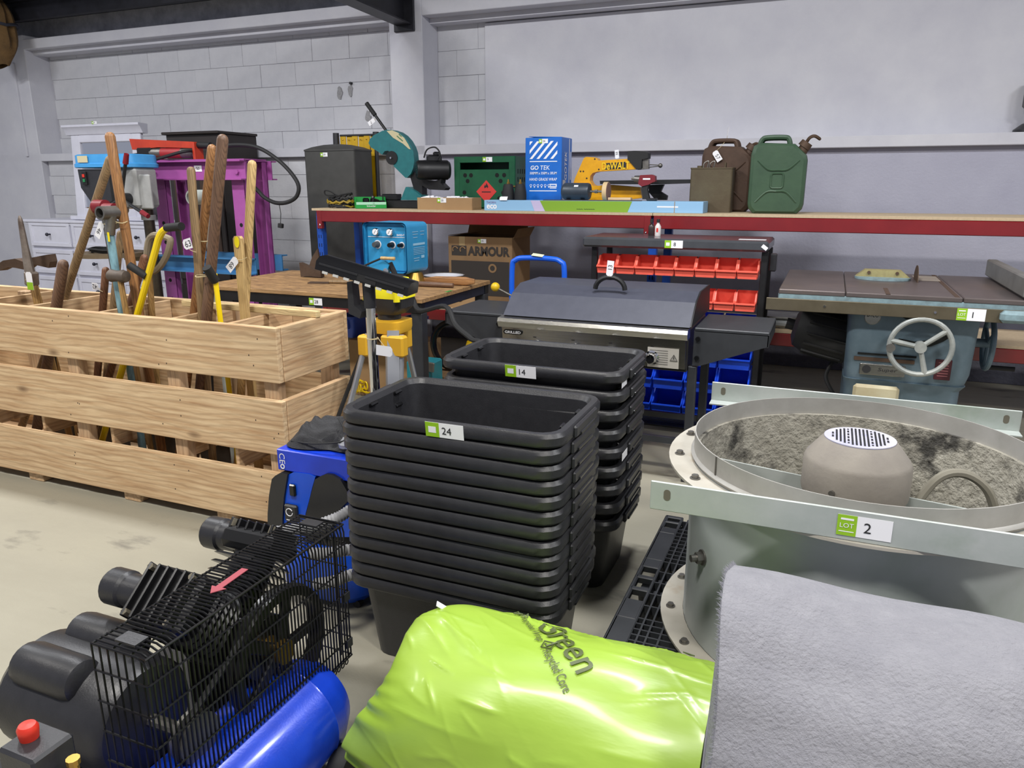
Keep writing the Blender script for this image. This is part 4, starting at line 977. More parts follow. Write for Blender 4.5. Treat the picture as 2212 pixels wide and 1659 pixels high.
td, a, e = pole('garden_tool', 'pale straw coloured new handle standing beside the flat stake', 'tool', [(545, 346), (530, 655)], 2.50, 2.52, .018, 'pale')
# galvanised pipe with ring between the handles
c = PY(434, 426, 2.55); q = PZ(440, 690, .87)
t = thing('steel_pipe', 'galvanised pipe with open socket standing among the handles', 'pipe', (c.x, 2.57, .1))
part('pipe', MB().cyl((c.x+.02, 2.57, .105), (c.x, 2.57, c.z-.02), .014, n=12), GALV, t)
part('socket', MB().lathe([(.024, -.05), (.031, -.05), (.031, .03), (.024, .03)], (c.x, 2.545, c.z), 'y', 18, True), GALV, t)
# flat stake
p0, p1 = PY(514, 510, 2.46), PY(524, 660, 2.46)
t = thing('flat_stake', 'flat pale timber stake with a yellow oval sticker, tag 68', 'stake', (p1.x+.01, 2.46, .1))
part('stake', MB().extr([(p0.x-.019, p0.z-.01), (p0.x-.012, p0.z), (p0.x+.014, p0.z), (p0.x+.021, p0.z-.01), (p1.x+.026, .11), (p1.x-.01, .11)], 'y', 2.45, 2.468), WOODS['pale'], t)
k = PY(512, 523, 2.448); part('oval_sticker', MB().lathe([(0, -.001), (.02, -.001), (.02, 0), (0, 0)], (0, 0, 0), 'y', 18), mat('sticker_yellow', (236, 214, 20), .5), t).matrix_local = Matrix.Translation(k-t.location+V((-.0, -.0015, 0))) @ Matrix.Diagonal((.62, 1, 1.15, 1)) @ Matrix.Translation(t.location)
rope_tag(t, PY(533, 556, 2.44), PY(502, 571, 2.44), V((-.72, 0, -.68)), V((.68, 0, -.72)), '68', .07, .034)
# blue pipe with tee
PB = mat('pipe_blue_worn', (140, 184, 196), .55, .1, (64, 84, 94), 30, .5, st=(1, 1, .3))
p0, p1 = PY(236, 495, 2.40), PY(243, 650, 2.40)
t = thing('blue_pipe', 'chipped light blue pipe with a grey tee on top and yellow sticker', 'pipe', (p1.x, 2.41, .1))
part('pipe', MB().cyl((p1.x+.03, 2.43, .105), (p0.x, 2.40, p0.z), .017, n=14), PB, t)
c = PY(228, 460, 2.38)
part('tee', MB().lathe([(.021, -.05), (.029, -.05), (.029, .05), (.021, .05)], (c.x, 2.40, c.z), 'y', 18, True).cyl((p0.x, 2.4, p0.z-.02), (c.x+.01, 2.4, c.z-.01), .021, n=14), STL, t)
patch('yellow_sticker', PY(235, 512, 2.38), X3, Z3, .012, .04, mat('sticker_yellow', (236, 214, 20), .5), t)
t = thing('red_coupling', 'dark red pipe coupling with steel screw behind the grey tee', 'coupling', tuple(PY(225, 470, 2.47)))
c = PY(225, 447, 2.5)
part('coupling', MB().cyl((c.x-.05, 2.5, c.z), (c.x+.01, 2.5, c.z), .032, n=14).cyl((c.x+.03, 2.48, c.z-.01), (c.x+.09, 2.48, c.z-.01), .028, n=14), mat('knob_red', (120, 24, 34), .4), t)
part('screw', MB().cyl((c.x+.06, 2.47, c.z-.05), (c.x+.1, 2.47, c.z-.08), .02, n=10).tube(arc((c.x+.11, c.z+.0), .035, 0, 2*PI, 14, 'xz', 2.5), .006, 6), STL, t)
part('shaft', MB().cyl((c.x-.01, 2.5, c.z), (c.x+.05, 2.5, .105), .012, n=10), STL, t)
# pick-mattock head and grubber
PKS = mat('pick_steel', (158, 148, 138), .45, .5, (70, 52, 42), 14, .9, .0012, 40)
p0, p1 = PY(42, 466, 2.45), PY(66, 595, 2.45)
t = thing('pickaxe', 'pickaxe with bright worn point rising above the crate, green tag', 'pickaxe', (p1.x+.03, 2.47, .1))
pt = [p0, PY(50, 510, 2.45), PY(59, 560, 2.45), p1]
part('point', MB().tube(smooth_path(pt, 4), [.004, .010, .012, .013, .014, .015, .016, .018, .02, .021, .022, .023, .024][:13], 8), PKS, t)
part('eye', MB().box((p1.x+.004, 2.45, p1.z-.015), (.05, .05, .07), (0, .12, 0), .008), PKS, t)
part('handle', MB().cyl((p1.x+.006, 2.45, p1.z-.03), (p1.x+.03, 2.5, .105), .017, .015, 10), WOODS['ash'], t)
rope_tag(t, p1+V((0, -.03, -.02)), PY(64, 607, 2.41), V((0, 0, -1)), V((1, 0, 0)), '', .085, .042, True)
t = thing('mattock', 'rusty mattock with broad curved blade and flared axe end', 'mattock', (PY(60, 600, 2.53).x, 2.54, .1))
ml = [PY(a_, b_, 2.53) for a_, b_ in ((0, 572), (15, 562), (40, 558), (62, 566), (75, 556), (112, 549), (116, 565), (113, 578), (78, 570), (62, 582), (42, 578), (25, 576), (8, 584))]
part('head', MB().extr([(p.x, p.z) for p in ml], 'y', 2.51, 2.55), RUST, t)
c = PY(62, 575, 2.53); part('handle', MB().cyl((c.x, 2.53, c.z+.02), (c.x+.04, 2.6, .105), .018, n=10), WOODS['ash'], t)
# short dark grip, stubs
pole('garden_tool', 'short thick dark brown rounded handle beside the tan pole', 'tool', [(138, 562), (124, 650)], 2.42, 2.42, .024, 'dark')
tt, a, e = pole('garden_tool', 'short reddish stub handle with string and tag 42', 'tool', [(229, 577), (224, 640)], 2.56, 2.56, .017, 'red')
rope_tag(tt, PY(222, 630, 2.54), PY(206, 619, 2.53), V((-1, 0, .05)), V((0, 0, 1))*-1, '42', .04, .034)
pole('garden_tool', 'brown turned handle slanting behind the yellow bar', 'tool', [(314, 550), (284, 650)], 2.52, 2.5, .017, 'red')
pole('garden_tool', 'weathered grey handle rising behind the hickory sledge', 'tool', [(261, 498), (250, 610)], 2.58, 2.56, .016, 'brown')
# sledge head
c0, c1 = PY(236, 596, 2.36), PY(284, 596, 2.36)
t = thing('sledge_hammer', 'short sledge hammer with stone grey head above the crate', 'hammer', (c0.x+.06, 2.38, .1))
part('head', MB().lathe([(0, 0), (.022, .002), (.028, .012), (.025, .035), (.024, .06), (.029, .08), (.024, .1), (0, .104)], (c0.x-.01, 2.37, c0.z), 'x', 14), mat('hammer_grey', (104, 94, 86), .6, .4, (80, 70, 62), 14, .8), t)
part('handle', MB().cyl((c0.x+.05, 2.37, c0.z+.01), (c0.x+.075, 2.40, .105), .013, n=10), WOODS['ash'], t)
# yellow bar
YB_ = mat('bar_yellow', (240, 208, 20), .35)
ps = [PY(*q_, 2.38) for q_ in ((308, 640), (322, 590), (336, 540), (343, 515), (352, 499), (364, 492))]
t = thing('yellow_jack_handle', 'bright yellow bent tube with black grip and cross handle', 'handle', (ps[0].x-.04, 2.40, .1))
bt = ps[0]+(ps[0]-ps[1])*((ps[0].z-.105)/(ps[1].z-ps[0].z))
part('tube', MB().tube([bt]+smooth_path(ps, 4), .0145, 10), YB_, t)
g0, g1 = PY(360, 492, 2.38), PY(392, 489, 2.36); part('grip', MB().cyl(g0, g1, .017, n=12), RUB, t)
g0, g1 = PY(279, 573, 2.35), PY(316, 597, 2.37); part('cross_handle', MB().cyl(g0, g1, .016, n=12), RUB, t)
# spade D handle
t = thing('spade', 'spade with weathered grey D-shaped grip', 'spade', (PY(330, 600, 2.55).x, 2.56, .1))
gp = [PY(*q_, 2.55) for q_ in ((316, 575), (320, 525), (333, 508), (362, 514), (368, 522), (360, 552), (342, 580), (322, 588))]
part('grip', MB().tube(smooth_path(gp+[gp[0]], 4)[:-1], .0145, 8, True), mat('grip_grey', (150, 138, 116), .7, 0, (128, 116, 96), 12, .7), t)
part('shaft', MB().cyl(PY(322, 585, 2.55), V((PY(300, 640, 2.55).x, 2.58, .3)), .014, n=10), WOODS['ash'], t)
blade(t, V((PY(300, 640, 2.55).x, 2.58, .106)), .17, .24)
# black grip bar and blades seen through the slats
for k, (x, lab) in enumerate(((-3.62, 'dark steel shovel blade low in the crate beside the pickaxe'), (-3.25, 'dark steel fork blade low in the crate under the tan pole'), (-2.62, 'black rounded shovel blade low in the crate under the tied bundle'))):
    t = thing('shovel', lab, 'shovel', (x, 2.55, .1)); blade(t, V((x, 2.55+.02*k, .106)), .18, .3)
    part('socket', MB().cyl((x, 2.55+.02*k, .36), (x+.01, 2.56+.02*k, .62), .018, n=10), BLKM, t)
c = PY(447, 583, 2.36)
t = thing('pry_bar', 'yellow steel bar with black rubber end tied into the bundle', 'bar', (c.x, 2.41, .1))
part('bar', MB().cyl((c.x, 2.40, c.z-.02), (c.x+.01, 2.42, .106), .011, n=8), YB_, t)
part('rubber_end', MB().cyl((c.x, 2.40, c.z-.05), (c.x, 2.36, c.z+.01), .019, n=12), RUB, t)
patch('card', PY(575, 703, 2.33), X3, Y3, .06, .04, mat('card_yellow', (220, 200, 100), .6), t) if False else None
# ================================================================ work table 28 and what lies on it
TZ = .78; tx0, tx1, ty0, ty1 = -3.72, -2.08, 3.68, 4.62
t = thing('work_table', 'worn plywood work table on a black steel frame, labelled 28', 'table', ((tx0+tx1)/2, (ty0+ty1)/2, 0))
hx, hy = (tx0+tx1)/2, (ty0+ty1)/2
part('table_top', MB().box((hx, hy, TZ-.0125), (tx1-tx0, ty1-ty0, .025), bev=.002), PLY, t)
part('front_rail', MB().box((hx, ty0+.03, TZ-.055), (tx1-tx0-.02, .05, .06), bev=.003), BLKM, t)
part('back_rail', MB().box((hx, ty1-.03, TZ-.055), (tx1-tx0-.02, .05, .06), bev=.003), BLKM, t)
for x in (tx0+.04, tx1-.04): part('side_rail', MB().box((x, hy, TZ-.055), (.05, ty1-ty0-.12, .06), bev=.003), mat('frame_navy', (34, 40, 56), .5, .2), t)
for x in (tx0+.045, tx1-.045):
    for y in (ty0+.045, ty1-.045): part('leg', MB().box((x, y, (TZ-.085)/2), (.07, .07, TZ-.085), bev=.004), CHARD, t)
part('green_mark', MB().box((tx1-.01, ty0+.35, TZ+.0006), (.02, .07, .0012)), mat('mark_green', (50, 140, 60), .6), t)
pp = PY(680, 635, ty0); sticker(t, (pp.x, ty0+.0035, TZ-.056), X3, Z3, '28', .095, .042)
# blue strapping machine
YM = 4.12; p0, p1 = PY(788, 500, YM), PY(880, 500, YM); z0, z1 = PY(830, 590, YM).z, PY(830, 481, YM).z
x0, x1 = p0.x, p1.x; W = x1-x0; hx = (x0+x1)/2; D = .25
CY_ = mat('machine_cyan', (48, 146, 196), .42, 0, (42, 136, 186), 12, .5, .0002, 150)
t = thing('strapping_machine', 'light blue box machine with two gauges and three knobs', 'machine', (hx, YM+D/2, TZ))
zc, hh = (z0+z1)/2, z1-z0
rings = []
for (y, s) in ((YM+.012, .94), (YM+.012, 1), (YM+.02, 1), (YM+D, 1), (YM+D, .95)):
    rings.append([(q_[0]*s+hx, y, q_[1]*s+zc) for q_ in rrect(W, hh, .03, 0)])
part('housing', MB().loft(rings), CY_, t)
fp = part('front_panel', MB().box((hx, YM+.008, zc-.005), (W*.9, .01, hh*.86), bev=.003), CY_, t)
part('hood', MB().loft([[(q_[0]+hx, YM-.02, q_[1]+zc) for q_ in rrect(W+.006, hh+.006, .032, 0)], [(q_[0]+hx, YM+.03, q_[1]+zc) for q_ in rrect(W+.006, hh+.006, .032, 0)], [(q_[0]+hx, YM+.03, q_[1]+zc) for q_ in rrect(W-.012, hh-.012, .026, 0)], [(q_[0]+hx, YM-.02, q_[1]+zc) for q_ in rrect(W-.012, hh-.012, .026, 0)]], False, False), CY_, t)
for f in (-.21, .12):
    g = part('gauge', MB().lathe([(0, -.03), (.02, -.03), (.0235, -.026), (.0235, 0), (0, 0)], (hx+W*f, YM+.006, zc+hh*.32), 'y', 22), CHROME, fp)
for f in (-.21, .12): part('gauge_dial', MB().cyl((hx+W*f, YM-.024, zc+hh*.32), (hx+W*f, YM-.0255, zc+hh*.32), .0185, n=20), PW, fp)
for f in (-.21, .12): part('needle', MB().box((hx+W*f, YM-.026, zc+hh*.32), (.002, .001, .024), (0, .6, 0)), M_['ink'], fp)
patch('white_rule', (hx, YM+.002, zc+hh*.22), X3, Z3, W*.86, .003, PW, fp)
letters('BAND-IT', .012, plane((hx+W*.34, YM+.002, zc+hh*.265), X3, Z3), PW, fp, .055, .02)
for f, m_, r in ((-.21, mat('knob_grey', (70, 72, 74), .5), .021), (.14, BLKG, .018), (.36, BLKG, .014)):
    part('white_ring', MB().lathe([(r, 0), (r+.006, 0), (r+.006, -.002), (r, -.002)], (hx+W*f, YM+.002, zc+hh*.07), 'y', 20, True), PW, fp)
    part('knob', MB().lathe([(0, -.045), (r*.7, -.045), (r*.8, -.04), (r, -.012), (r, 0), (0, 0)], (hx+W*f, YM+.002, zc+hh*.07), 'y', 16), m_, fp)
sp = V((x1+.0008, YM+D*.55, zc))
for k, (dy, dz, w_, h) in enumerate(((-.05, .1, .08, .004), (-.05, .085, .07, .004), (.05, .1, .06, .004), (.05, .08, .05, .004), (-.05, .065, .06, .004), (0, .0, .16, .003), (0, -.01, .16, .003), (0, -.02, .16, .003), (0, -.03, .16, .003), (0, -.04, .16, .003), (-.04, -.065, .08, .004), (-.04, -.08, .07, .004), (.05, -.06, .045, .018))):
    patch('print_line', sp+V((0, dy*D*3.6, dz)), Y3, Z3, w_*D*3.6, h, mat('print_pale', (150, 196, 222), .5), t)
patch('print_line', sp+V((0, 0, .022)), Y3, Z3, .15, .014, MATS['print_pale'], t)
part('brass_drum', MB().lathe([(0, 0), (.07, 0), (.075, .01), (.06, .05), (.05, z0-TZ), (0, z0-TZ)], (x1-.03, YM+.12, TZ), 'z', 24), BRASS, t)
part('foot', MB().box((x0+.05, YM+.13, (TZ+z0)/2), (.05, .16, z0-TZ), bev=.004), BLKM, t)
# strapping gun with crank and hose
YG = 3.98
t = thing('strapping_gun', 'blue strapping gun with wooden crank handle on a black hose', 'gun', (hx, YG, TZ))
a0, a1 = PY(800, 600, YG), PY(850, 578, YG)
part('gun_body', MB().extr([(PY(*q_, YG).x, PY(*q_, YG).z) for q_ in ((785, 590), (805, 574), (835, 563), (845, 572), (838, 590), (800, 602))], 'y', YG-.025, YG+.025), CY_, t)
part('crank_arm', MB().tube([PY(785, 575, YG-.03), PY(805, 566, YG-.03), PY(824, 558, YG-.03)], .006, 8), BLKM, t)
part('crank_grip', MB().lathe([(0, 0), (.010, 0), (.011, .02), (.0095, .05), (.011, .095), (0, .1)], PY(823, 557.5, YG-.03), 'x', 12), WOODS['pale'], t)
part('gun_grip', MB().tube([PY(842, 568, YG), PY(850, 585, YG), PY(856, 600, YG)], .017, 8), BLKM, t)
part('lug', MB().cyl(PY(833, 585, YG-.03), PY(833, 585, YG+.02), .016, n=12), CHROME, t)
hp = [PY(856, 596, YG), PY(875, 600, YG-.02), V((tx1-.25, 3.84, TZ+.02)), V((tx1-.08, 3.70, TZ+.014)), V((tx1+.03, 3.60, TZ-.05)), PY(962, 662, 3.42), PY(985, 703, 3.32), PY(1018, 732, 3.25), PY(1045, 760, 3.2), V((-1.48, 3.15, .25)), V((-1.5, 3.2, .015))]
part('hose', MB().tube(smooth_path(hp, 6), .0135, 8), RUB, t)
# loose tools on the table
p = PY(670, 578, 4.3)
t = thing('hatchet', 'rusty brown handleless hatchet standing at the table end', 'hatchet', (p.x, 4.3, TZ))
part('head', MB().extr([(p.x-.07, TZ+.002), (p.x-.075, TZ+.1), (p.x-.03, TZ+.085), (p.x+.04, TZ+.055), (p.x+.1, TZ+.05), (p.x+.1, TZ+.005), (p.x+.0, TZ+.01)], 'y', 4.28, 4.32), RUST, t)
p = PY(700, 592, 4.05)
t = thing('plane_iron', 'flat rusty steel plate with a wooden tang on the table', 'blade', (p.x, 4.05, TZ))
part('plate', MB().box((p.x-.04, 4.05, TZ+.004), (.14, .06, .007), (0, 0, .3)), RUST, t); part('tang', MB().cyl((p.x+.03, 4.06, TZ+.013), (p.x+.2, 4.1, TZ+.013), .012, n=8), WOODS['brown'], t)
p = PY(685, 548, 4.55)
t = thing('adze', 'tall rusty adze blade leaning behind the hatchet', 'adze', (p.x, 4.5, TZ))
part('head', MB().extr([(p.x-.05, TZ+.002), (p.x+.05, TZ+.002), (p.x+.06, TZ+.1), (p.x+.05, TZ+.18), (p.x+.0, TZ+.12), (p.x-.03, TZ+.06)], 'y', 4.49, 4.505), RUST, t)
p0, p1 = PY(915, 590, 4.25), PY(998, 578, 4.25)
solo('wooden_paddle', MB().loft([rrect(.02, .02, .006, 0), rrect(.05, .03, .012, .1), rrect(.055, .026, .012, .3), rrect(.03, .01, .004, .36)]), WOODS['hick'], 'flat reddish wooden paddle lying behind the blue machine', 'paddle').matrix_world = Matrix.Translation((p0.x-.02, 4.26, TZ+.03)) @ eul(0, PI/2, .12)
p0 = PY(912, 594, 4.1)
solo('wooden_dowel', MB().lathe([(0, 0), (.016, 0), (.017, .15), (.014, .3), (0, .3)], n=12), WOODS['dark'], 'short dark round dowel lying beside the paddle', 'dowel').matrix_world = Matrix.Translation((p0.x-.12, 4.15, TZ+.0175)) @ eul(0, PI/2, .06)
p = PY(962, 570, 4.45)
t = thing('enamel_dish', 'shallow white enamel dish at the back of the table', 'dish', (p.x-.03, 4.48, TZ))
part('dish', MB().lathe([(0, .002), (.09, .002), (.13, .03), (.14, .034), (.14, .037), (.128, .034), (.088, .006), (0, .006)], (p.x-.03, 4.48, TZ), 'z', 28), WHITE, t)
part('rim', MB().lathe([(.136, .032), (.143, .034), (.143, .04), (.136, .04)], (p.x-.03, 4.48, TZ), 'z', 28, True), STL, t)
# under and beside the table
Y_ = 4.35; cz = PY(800, 738, Y_-.16).z
xa, xb = PY(752, 760, Y_-.16).x, PY(905, 760, Y_-.16).x; c = V(((xa+xb)/2, Y_, 0))
t = thing('taped_carton', 'brown carton with a round black mark under the work table', 'carton', (c.x, Y_, 0))
part('carton', MB().box((c.x, Y_, cz/2), (xb-xa, .3, cz), bev=.003), CARD, t)
q_ = PY(793, 763, Y_-.152); part('round_mark', MB().lathe([(.015, -.001), (.022, -.001), (.022, 0), (.015, 0)], (q_.x, Y_-.151, q_.z), 'y', 16, True), M_['ink'], t)
for (px_, lab) in ((768, 'blue plastic tub on the carton under the table, behind the crate'), (888, 'blue ribbed plastic tub on the carton under the table by the leg')):
    x_ = PY(px_, 710, Y_).x; h = .15
    t = thing('parts_tub', lab, 'tub', (x_, Y_, cz))
    mb = MB().loft([rrect(.11, .2, .02, cz+.001, (x_, Y_)), rrect(.14, .25, .025, cz+h-.02, (x_, Y_)), rrect(.155, .265, .03, cz+h-.018, (x_, Y_)), rrect(.155, .265, .03, cz+h, (x_, Y_)), rrect(.135, .245, .02, cz+h, (x_, Y_)), rrect(.1, .19, .02, cz+.01, (x_, Y_))])
    part('tub', mb, mat('tub_blue', (66, 98, 206), .4), t)
    for s in (-1, 1): part('grip', MB().box((x_+s*.03, Y_-.128, cz+h-.05), (.012, .02, .07), bev=.003), MATS['tub_blue'], t)
c = PY(908, 780, 3.9)
t = thing('teal_case', 'teal tool case with a bright steel corner latch', 'case', (c.x, 3.95, 0))
part('body', MB().box((c.x, 3.95, c.z/2), (.17, .16, c.z), bev=.01), mat('case_teal', (40, 138, 152), .45), t)
q_ = PY(947, 795, 3.86); part('latch', MB().box((c.x+.09, 3.862, q_.z), (.05, .012, .06), (0, .1, 0), .004), STL, t)
YR_ = 4.2; xa, xb = PY(925, 800, YR_).x, PY(1062, 800, YR_).x; cz = PY(985, 812, YR_-.1).z
t = thing('dim_carton', 'brown carton behind the black crates carrying the rubber ring', 'carton', ((xa+xb)/2, YR_, 0))
part('carton', MB().box(((xa+xb)/2, YR_, cz/2), (xb-xa, .3, cz), bev=.003), CB, t)
part('tape', MB().box(((xa+xb)/2, YR_, cz+.0006), (.05, .3, .001)), MATS['tape_clear'], t)
c = PY(982, 760, YR_); rr_ = .152
t = thing('rubber_ring', 'black rubber ring standing on edge behind the crates', 'ring', (c.x, YR_, cz))
part('ring', MB().tube(arc((c.x, cz+rr_+.02), rr_, 0, 2*PI, 32, 'xz', YR_)[:-1], .02, 10, True), BLKG, t)
part('tread', MB().lathe([(rr_+.012, -.014), (rr_+.0195, -.008), (rr_+.0195, .008), (rr_+.012, .014)], (c.x, YR_, cz+rr_+.02), 'y', 32, True), RUB, t)
c = PY(1012, 745, YR_-.08)
t = thing('yellow_bag', 'folded bright yellow bag on the carton behind the crates', 'bag', (c.x, YR_-.09, cz))
part('bag', MB().grid(lambda u, v: (c.x+.075*math.cos(2*PI*u)*(1-.5*v)+.03*v, YR_-.09+.035*math.sin(2*PI*u)*(1-.6*v), cz+.001+(c.z-cz+.02)*v+.008*math.sin(6*PI*u)*v), 20, 8, True), YEL, t)
part('band', MB().box((c.x+.02, YR_-.128, c.z-.03), (.05, .002, .012)), M_['ink'], t)
YB_2 = 5.075; xa, xb = PY(915, 650, YB_2).x, PY(1032, 650, YB_2).x
t = thing('low_carton', 'low pale brown carton with a black drop mark on the lower shelf', 'carton', ((xa+xb)/2, YB_2+.04, RZL))
hb_ = PY(1000, 634, YB_2).z-RZL
part('carton', MB().box(((xa+xb)/2, YB_2+.035, RZL+hb_/2), (xb-xa, .07, hb_), bev=.002), CARD, t)
p = PY(993, 643, YB_2); part('drop_mark', MB().tube([(p.x+.022*math.cos(a*PI/8)*(1-.25*math.sin(a*PI/8)), YB_2-.002, p.z+.026*math.sin(a*PI/8)) for a in range(16)], .004, 5, True), M_['ink'], t)
solo('yellow_cloth', MB().grid(lambda u, v: (PY(1000, 740, 3.9).x-.09+.18*u, 3.9+.06*v, .47+.03*math.sin(4*u)+.05*v), 8, 4), YEL, 'crumpled yellow cloth behind the black crates', 'cloth') if False else None
c = PZ(782, 850, .02)
t = thing('plastic_chain', 'small heap of yellow plastic chain on the floor by the crate', 'chain', (c.x, c.y, 0))
for k in range(7):
    part('link', MB(Matrix.Translation((c.x+.03*math.sin(k*2.1), c.y+.03*math.cos(k*1.3), .03+.011*k)) @ eul(.6*k, .4*k, .9*k)).tube([(.028*math.cos(i*PI/7), .018*math.sin(i*PI/7), 0) for i in range(14)], .0055, 6, True), YB_, t)
# ================================================================ nesting crates
def make_bin(name, label, group):
    t = thing(name, label, 'crate', (0, 0, 0), 0, group, False)
    k = 5
    body = MB().loft([rrect(.535, .315, .045, .003), rrect(.545, .325, .05, .0), rrect(.605, .365, .05, .262), rrect(.612, .372, .05, .268), rrect(.60, .36, .045, .268), rrect(.54, .32, .045, .006)])
    part('body', body, BLK, t)
    rim = MB().loft([rrect(.612, .372, .052, .246), rrect(.66, .418, .06, .246), rrect(.668, .426, .062, .252), rrect(.668, .426, .062, .272), rrect(.655, .413, .06, .282), rrect(.622, .382, .052, .282), rrect(.606, .366, .048, .268)], False, False)
    part('rim', rim, BLK, t)
    for s in (-1, 1):
        h = part('end_grip', MB().box((s*.3365, 0, .262), (.012, .2, .034), bev=.005), BLK, t)
        for q_ in (-1, 1): part('clip', MB().box((s*.298, q_*.07, .262), (.022, .035, .012), (0, s*.5, 0), .003), BLKG, h)
        part('grip_rib', MB().box((s*.341, 0, .25), (.01, .13, .012), bev=.003), BLKG, h)
    return t
ORD = ['topmost', 'second from the top', 'third from the top', 'fourth from the top', 'fifth from the top', 'sixth from the top', 'seventh from the top', 'eighth from the top', 'ninth from the top', 'tenth from the top', 'eleventh from the top', 'twelfth from the top', 'lowest']
b0 = make_bin('nesting_crate', 'x', 'black crates stacked in front')
def stack(cx_, cy_, n, ztop, lab, grp, first):
    zb = 0.0; pitch = (ztop-.282)/(n-1); rj = random.Random(n)
    for k in range(n):
        l = lab % (ORD[n-1-k] if k else 'lowest')
        loc = (cx_+rj.uniform(-.003, .003), cy_+rj.uniform(-.003, .003), zb+.001+k*pitch); rz = rj.uniform(-.012, .012)
        if first and k == 0: o = b0; o.location = loc; o.rotation_euler = (0, 0, rz)
        else: o = dup(b0, loc, rz)
        o['label'] = l; o['group'] = grp
        yield o
s24 = list(stack(-.905, 1.882, 13, .792, 'black nesting crate, %s of the thirteen-high stack with label 24', 'black crates of the tall front stack', True))
s14 = list(stack(-.905, 2.505, 9, .808, 'black nesting crate, %s of the nine-high stack with label 14', 'black crates of the stack behind', False))
for o, num, px_, py_ in ((s24[-1], '24', 958, 912), (s14[-1], '14', 1124, 798)):
    INV[o] = None
    yf = o.location.y-.2135; p = PY(px_, py_, yf)
    st = sticker(o, (p.x-o.location.x, -.2135, .262), X3, V((0, -.12, 1)), num, .112, .042, 1, .001)
for o, f in ((s14[-1], .1), (s14[-2], .1), (s14[0], .1), (s14[-5], -.1)):
    INV[o] = None; patch('white_sticker', (.321, -.12, .235) if o is s14[-1] else (.335, -.1+f*.5, .255), Y3, Z3, .07, .026, PW, o, .001)
# ================================================================ flat-lid grill
GY = 3.4; gx0, gx1 = -1.474, -.552
pzz = lambda x_, y_: PY(x_, y_, GY).z
t = thing('gas_grill', 'grey lidded gas grill with stainless front and side shelves, tag 13', 'grill', ((gx0+gx1)/2, 3.65, 0))
hx = (gx0+gx1)/2; W = gx1-gx0
part('front_panel', MB().extr([(GY+.0, .72), (GY+.02, .575), (GY+.05, .572), (GY+.05, .72)], 'x', gx0+.005, gx1-.005), SS, t)
part('top_rail', MB().extr([(GY-.012, .728), (GY-.02, .745), (GY-.012, .762), (GY+.05, .768), (GY+.06, .72), (GY-.004, .716)], 'x', gx0-.012, gx1+.004), SS, t)
part('firebox', MB().box((hx, GY+.3, .655), (W, .5, .2), bev=.005), BLKM, t)
ld = [(GY+.03, .77), (GY+.15, .868), (GY+.26, .905), (GY+.55, .905), (GY+.58, .77)]
part('lid', MB().extr(ld, 'x', gx0+.0, gx1+.005), CHAR, t, sharp=8)
part('lid_end', MB().extr([(a_-.0, b_+.003) for a_, b_ in ld], 'x', gx1+.005, gx1+.012), BLKM, t)
pa, pb = PY(1283, 622, GY+.3), PY(1355, 628, GY+.3); hxx = PZ(1320, 623, .906)
hw = .075
part('lid_handle', MB().tube([(hxx.x+hw*math.cos(PI*(1-i/12)), hxx.y-.02, .903+.062*math.sin(PI*i/12)) for i in range(13)], .0125, 8), BLKM, t)
rope_tag(t, (hxx.x+.0, hxx.y-.03, .965), (hxx.x+.0, hxx.y-.03, .995+.012), V((.08, 0, 1)), V((-1, .0, .08)), '13', .075, .034)
for px_ in (1154, 1237, 1318, 1408):
    p = PY(px_, 762 if px_ > 1400 else 742, GY); kz = .622
    kb = part('knob', MB().lathe([(0, -.04), (.020, -.04), (.024, -.034), (.026, -.006), (.034, -.004), (.034, .006), (0, .006)], (p.x, GY+.005, kz), 'y', 22), CHROME, t)
    part('pointer', MB().box((p.x, GY-.037, kz+.012), (.006, .008, .02)), BLKG, kb)
    patch('mark', (p.x, GY+.006, kz+.052), X3, V((0, -.137, 1)), .016, .004, M_['ink'], t)
p = PY(1108, 710, GY); bd = part('badge', MB().loft([[(q_[0]+p.x, GY-.003, q_[1]+.692) for q_ in rrect(.1, .022, .01, 0)], [(q_[0]+p.x, GY+.01, q_[1]+.692) for q_ in rrect(.1, .022, .01, 0)]]), BLKG, t)
letters('GRILLED', .013, plane((p.x, GY-.003, .692), X3, Z3), PW, bd, .085, .02)
p = PY(1446, 765, GY); wl = patch('warning_label', (gx1-.105, GY+.010, .625), X3, V((0, -.137, 1)), .145, .098, mat('label_steel', (196, 192, 184), .45), t, .003)
for k in range(7): patch('print_line', (gx1-.125, GY+.010-.137*(.035-k*.011), .625+.035-k*.011), X3, V((0, -.137, 1)), .085, .003, mat('print_grey', (120, 118, 114), .6), wl, .005)
tri = MB().tube([(gx1-.055+.0, GY+.002, .643), (gx1-.072, GY+.004, .615), (gx1-.038, GY+.004, .615)], .0018, 5, True); part('warning_triangle', tri.box((gx1-.055, GY+.002, .627), (.003, .002, .012)), M_['ink'], wl)
for s in (-1, 1):
    xe = gx1+.02 if s > 0 else gx0-.02; xo = xe+s*.33
    sh = part('side_shelf', MB().box(((xe+xo)/2, GY+.28, .755), (.33, .42, .02), bev=.004), CHARD, t)
    part('shelf_apron', MB().extr([(xe, .752), (xo, .752), (xo, .70), (xo-s*.03, .69), (xe+s*.03, .585), (xe, .585)], 'y', GY+.07, GY+.082), CHARD, sh)
    part('shelf_edge', MB().box((xo-s*.004, GY+.28, .725), (.008, .42, .06), bev=.002), CHARD, sh)
    for z_ in (.715, .625): part('bolt', MB().cyl((xe+s*.02, GY+.07, z_), (xe+s*.02, GY+.056, z_), .011, n=10), BLKG, sh)
    for y in (GY+.09, GY+.5): part('leg', MB().box((xe-s*.0, y, .29), (.04, .04, .58), bev=.003), CHARD, t)
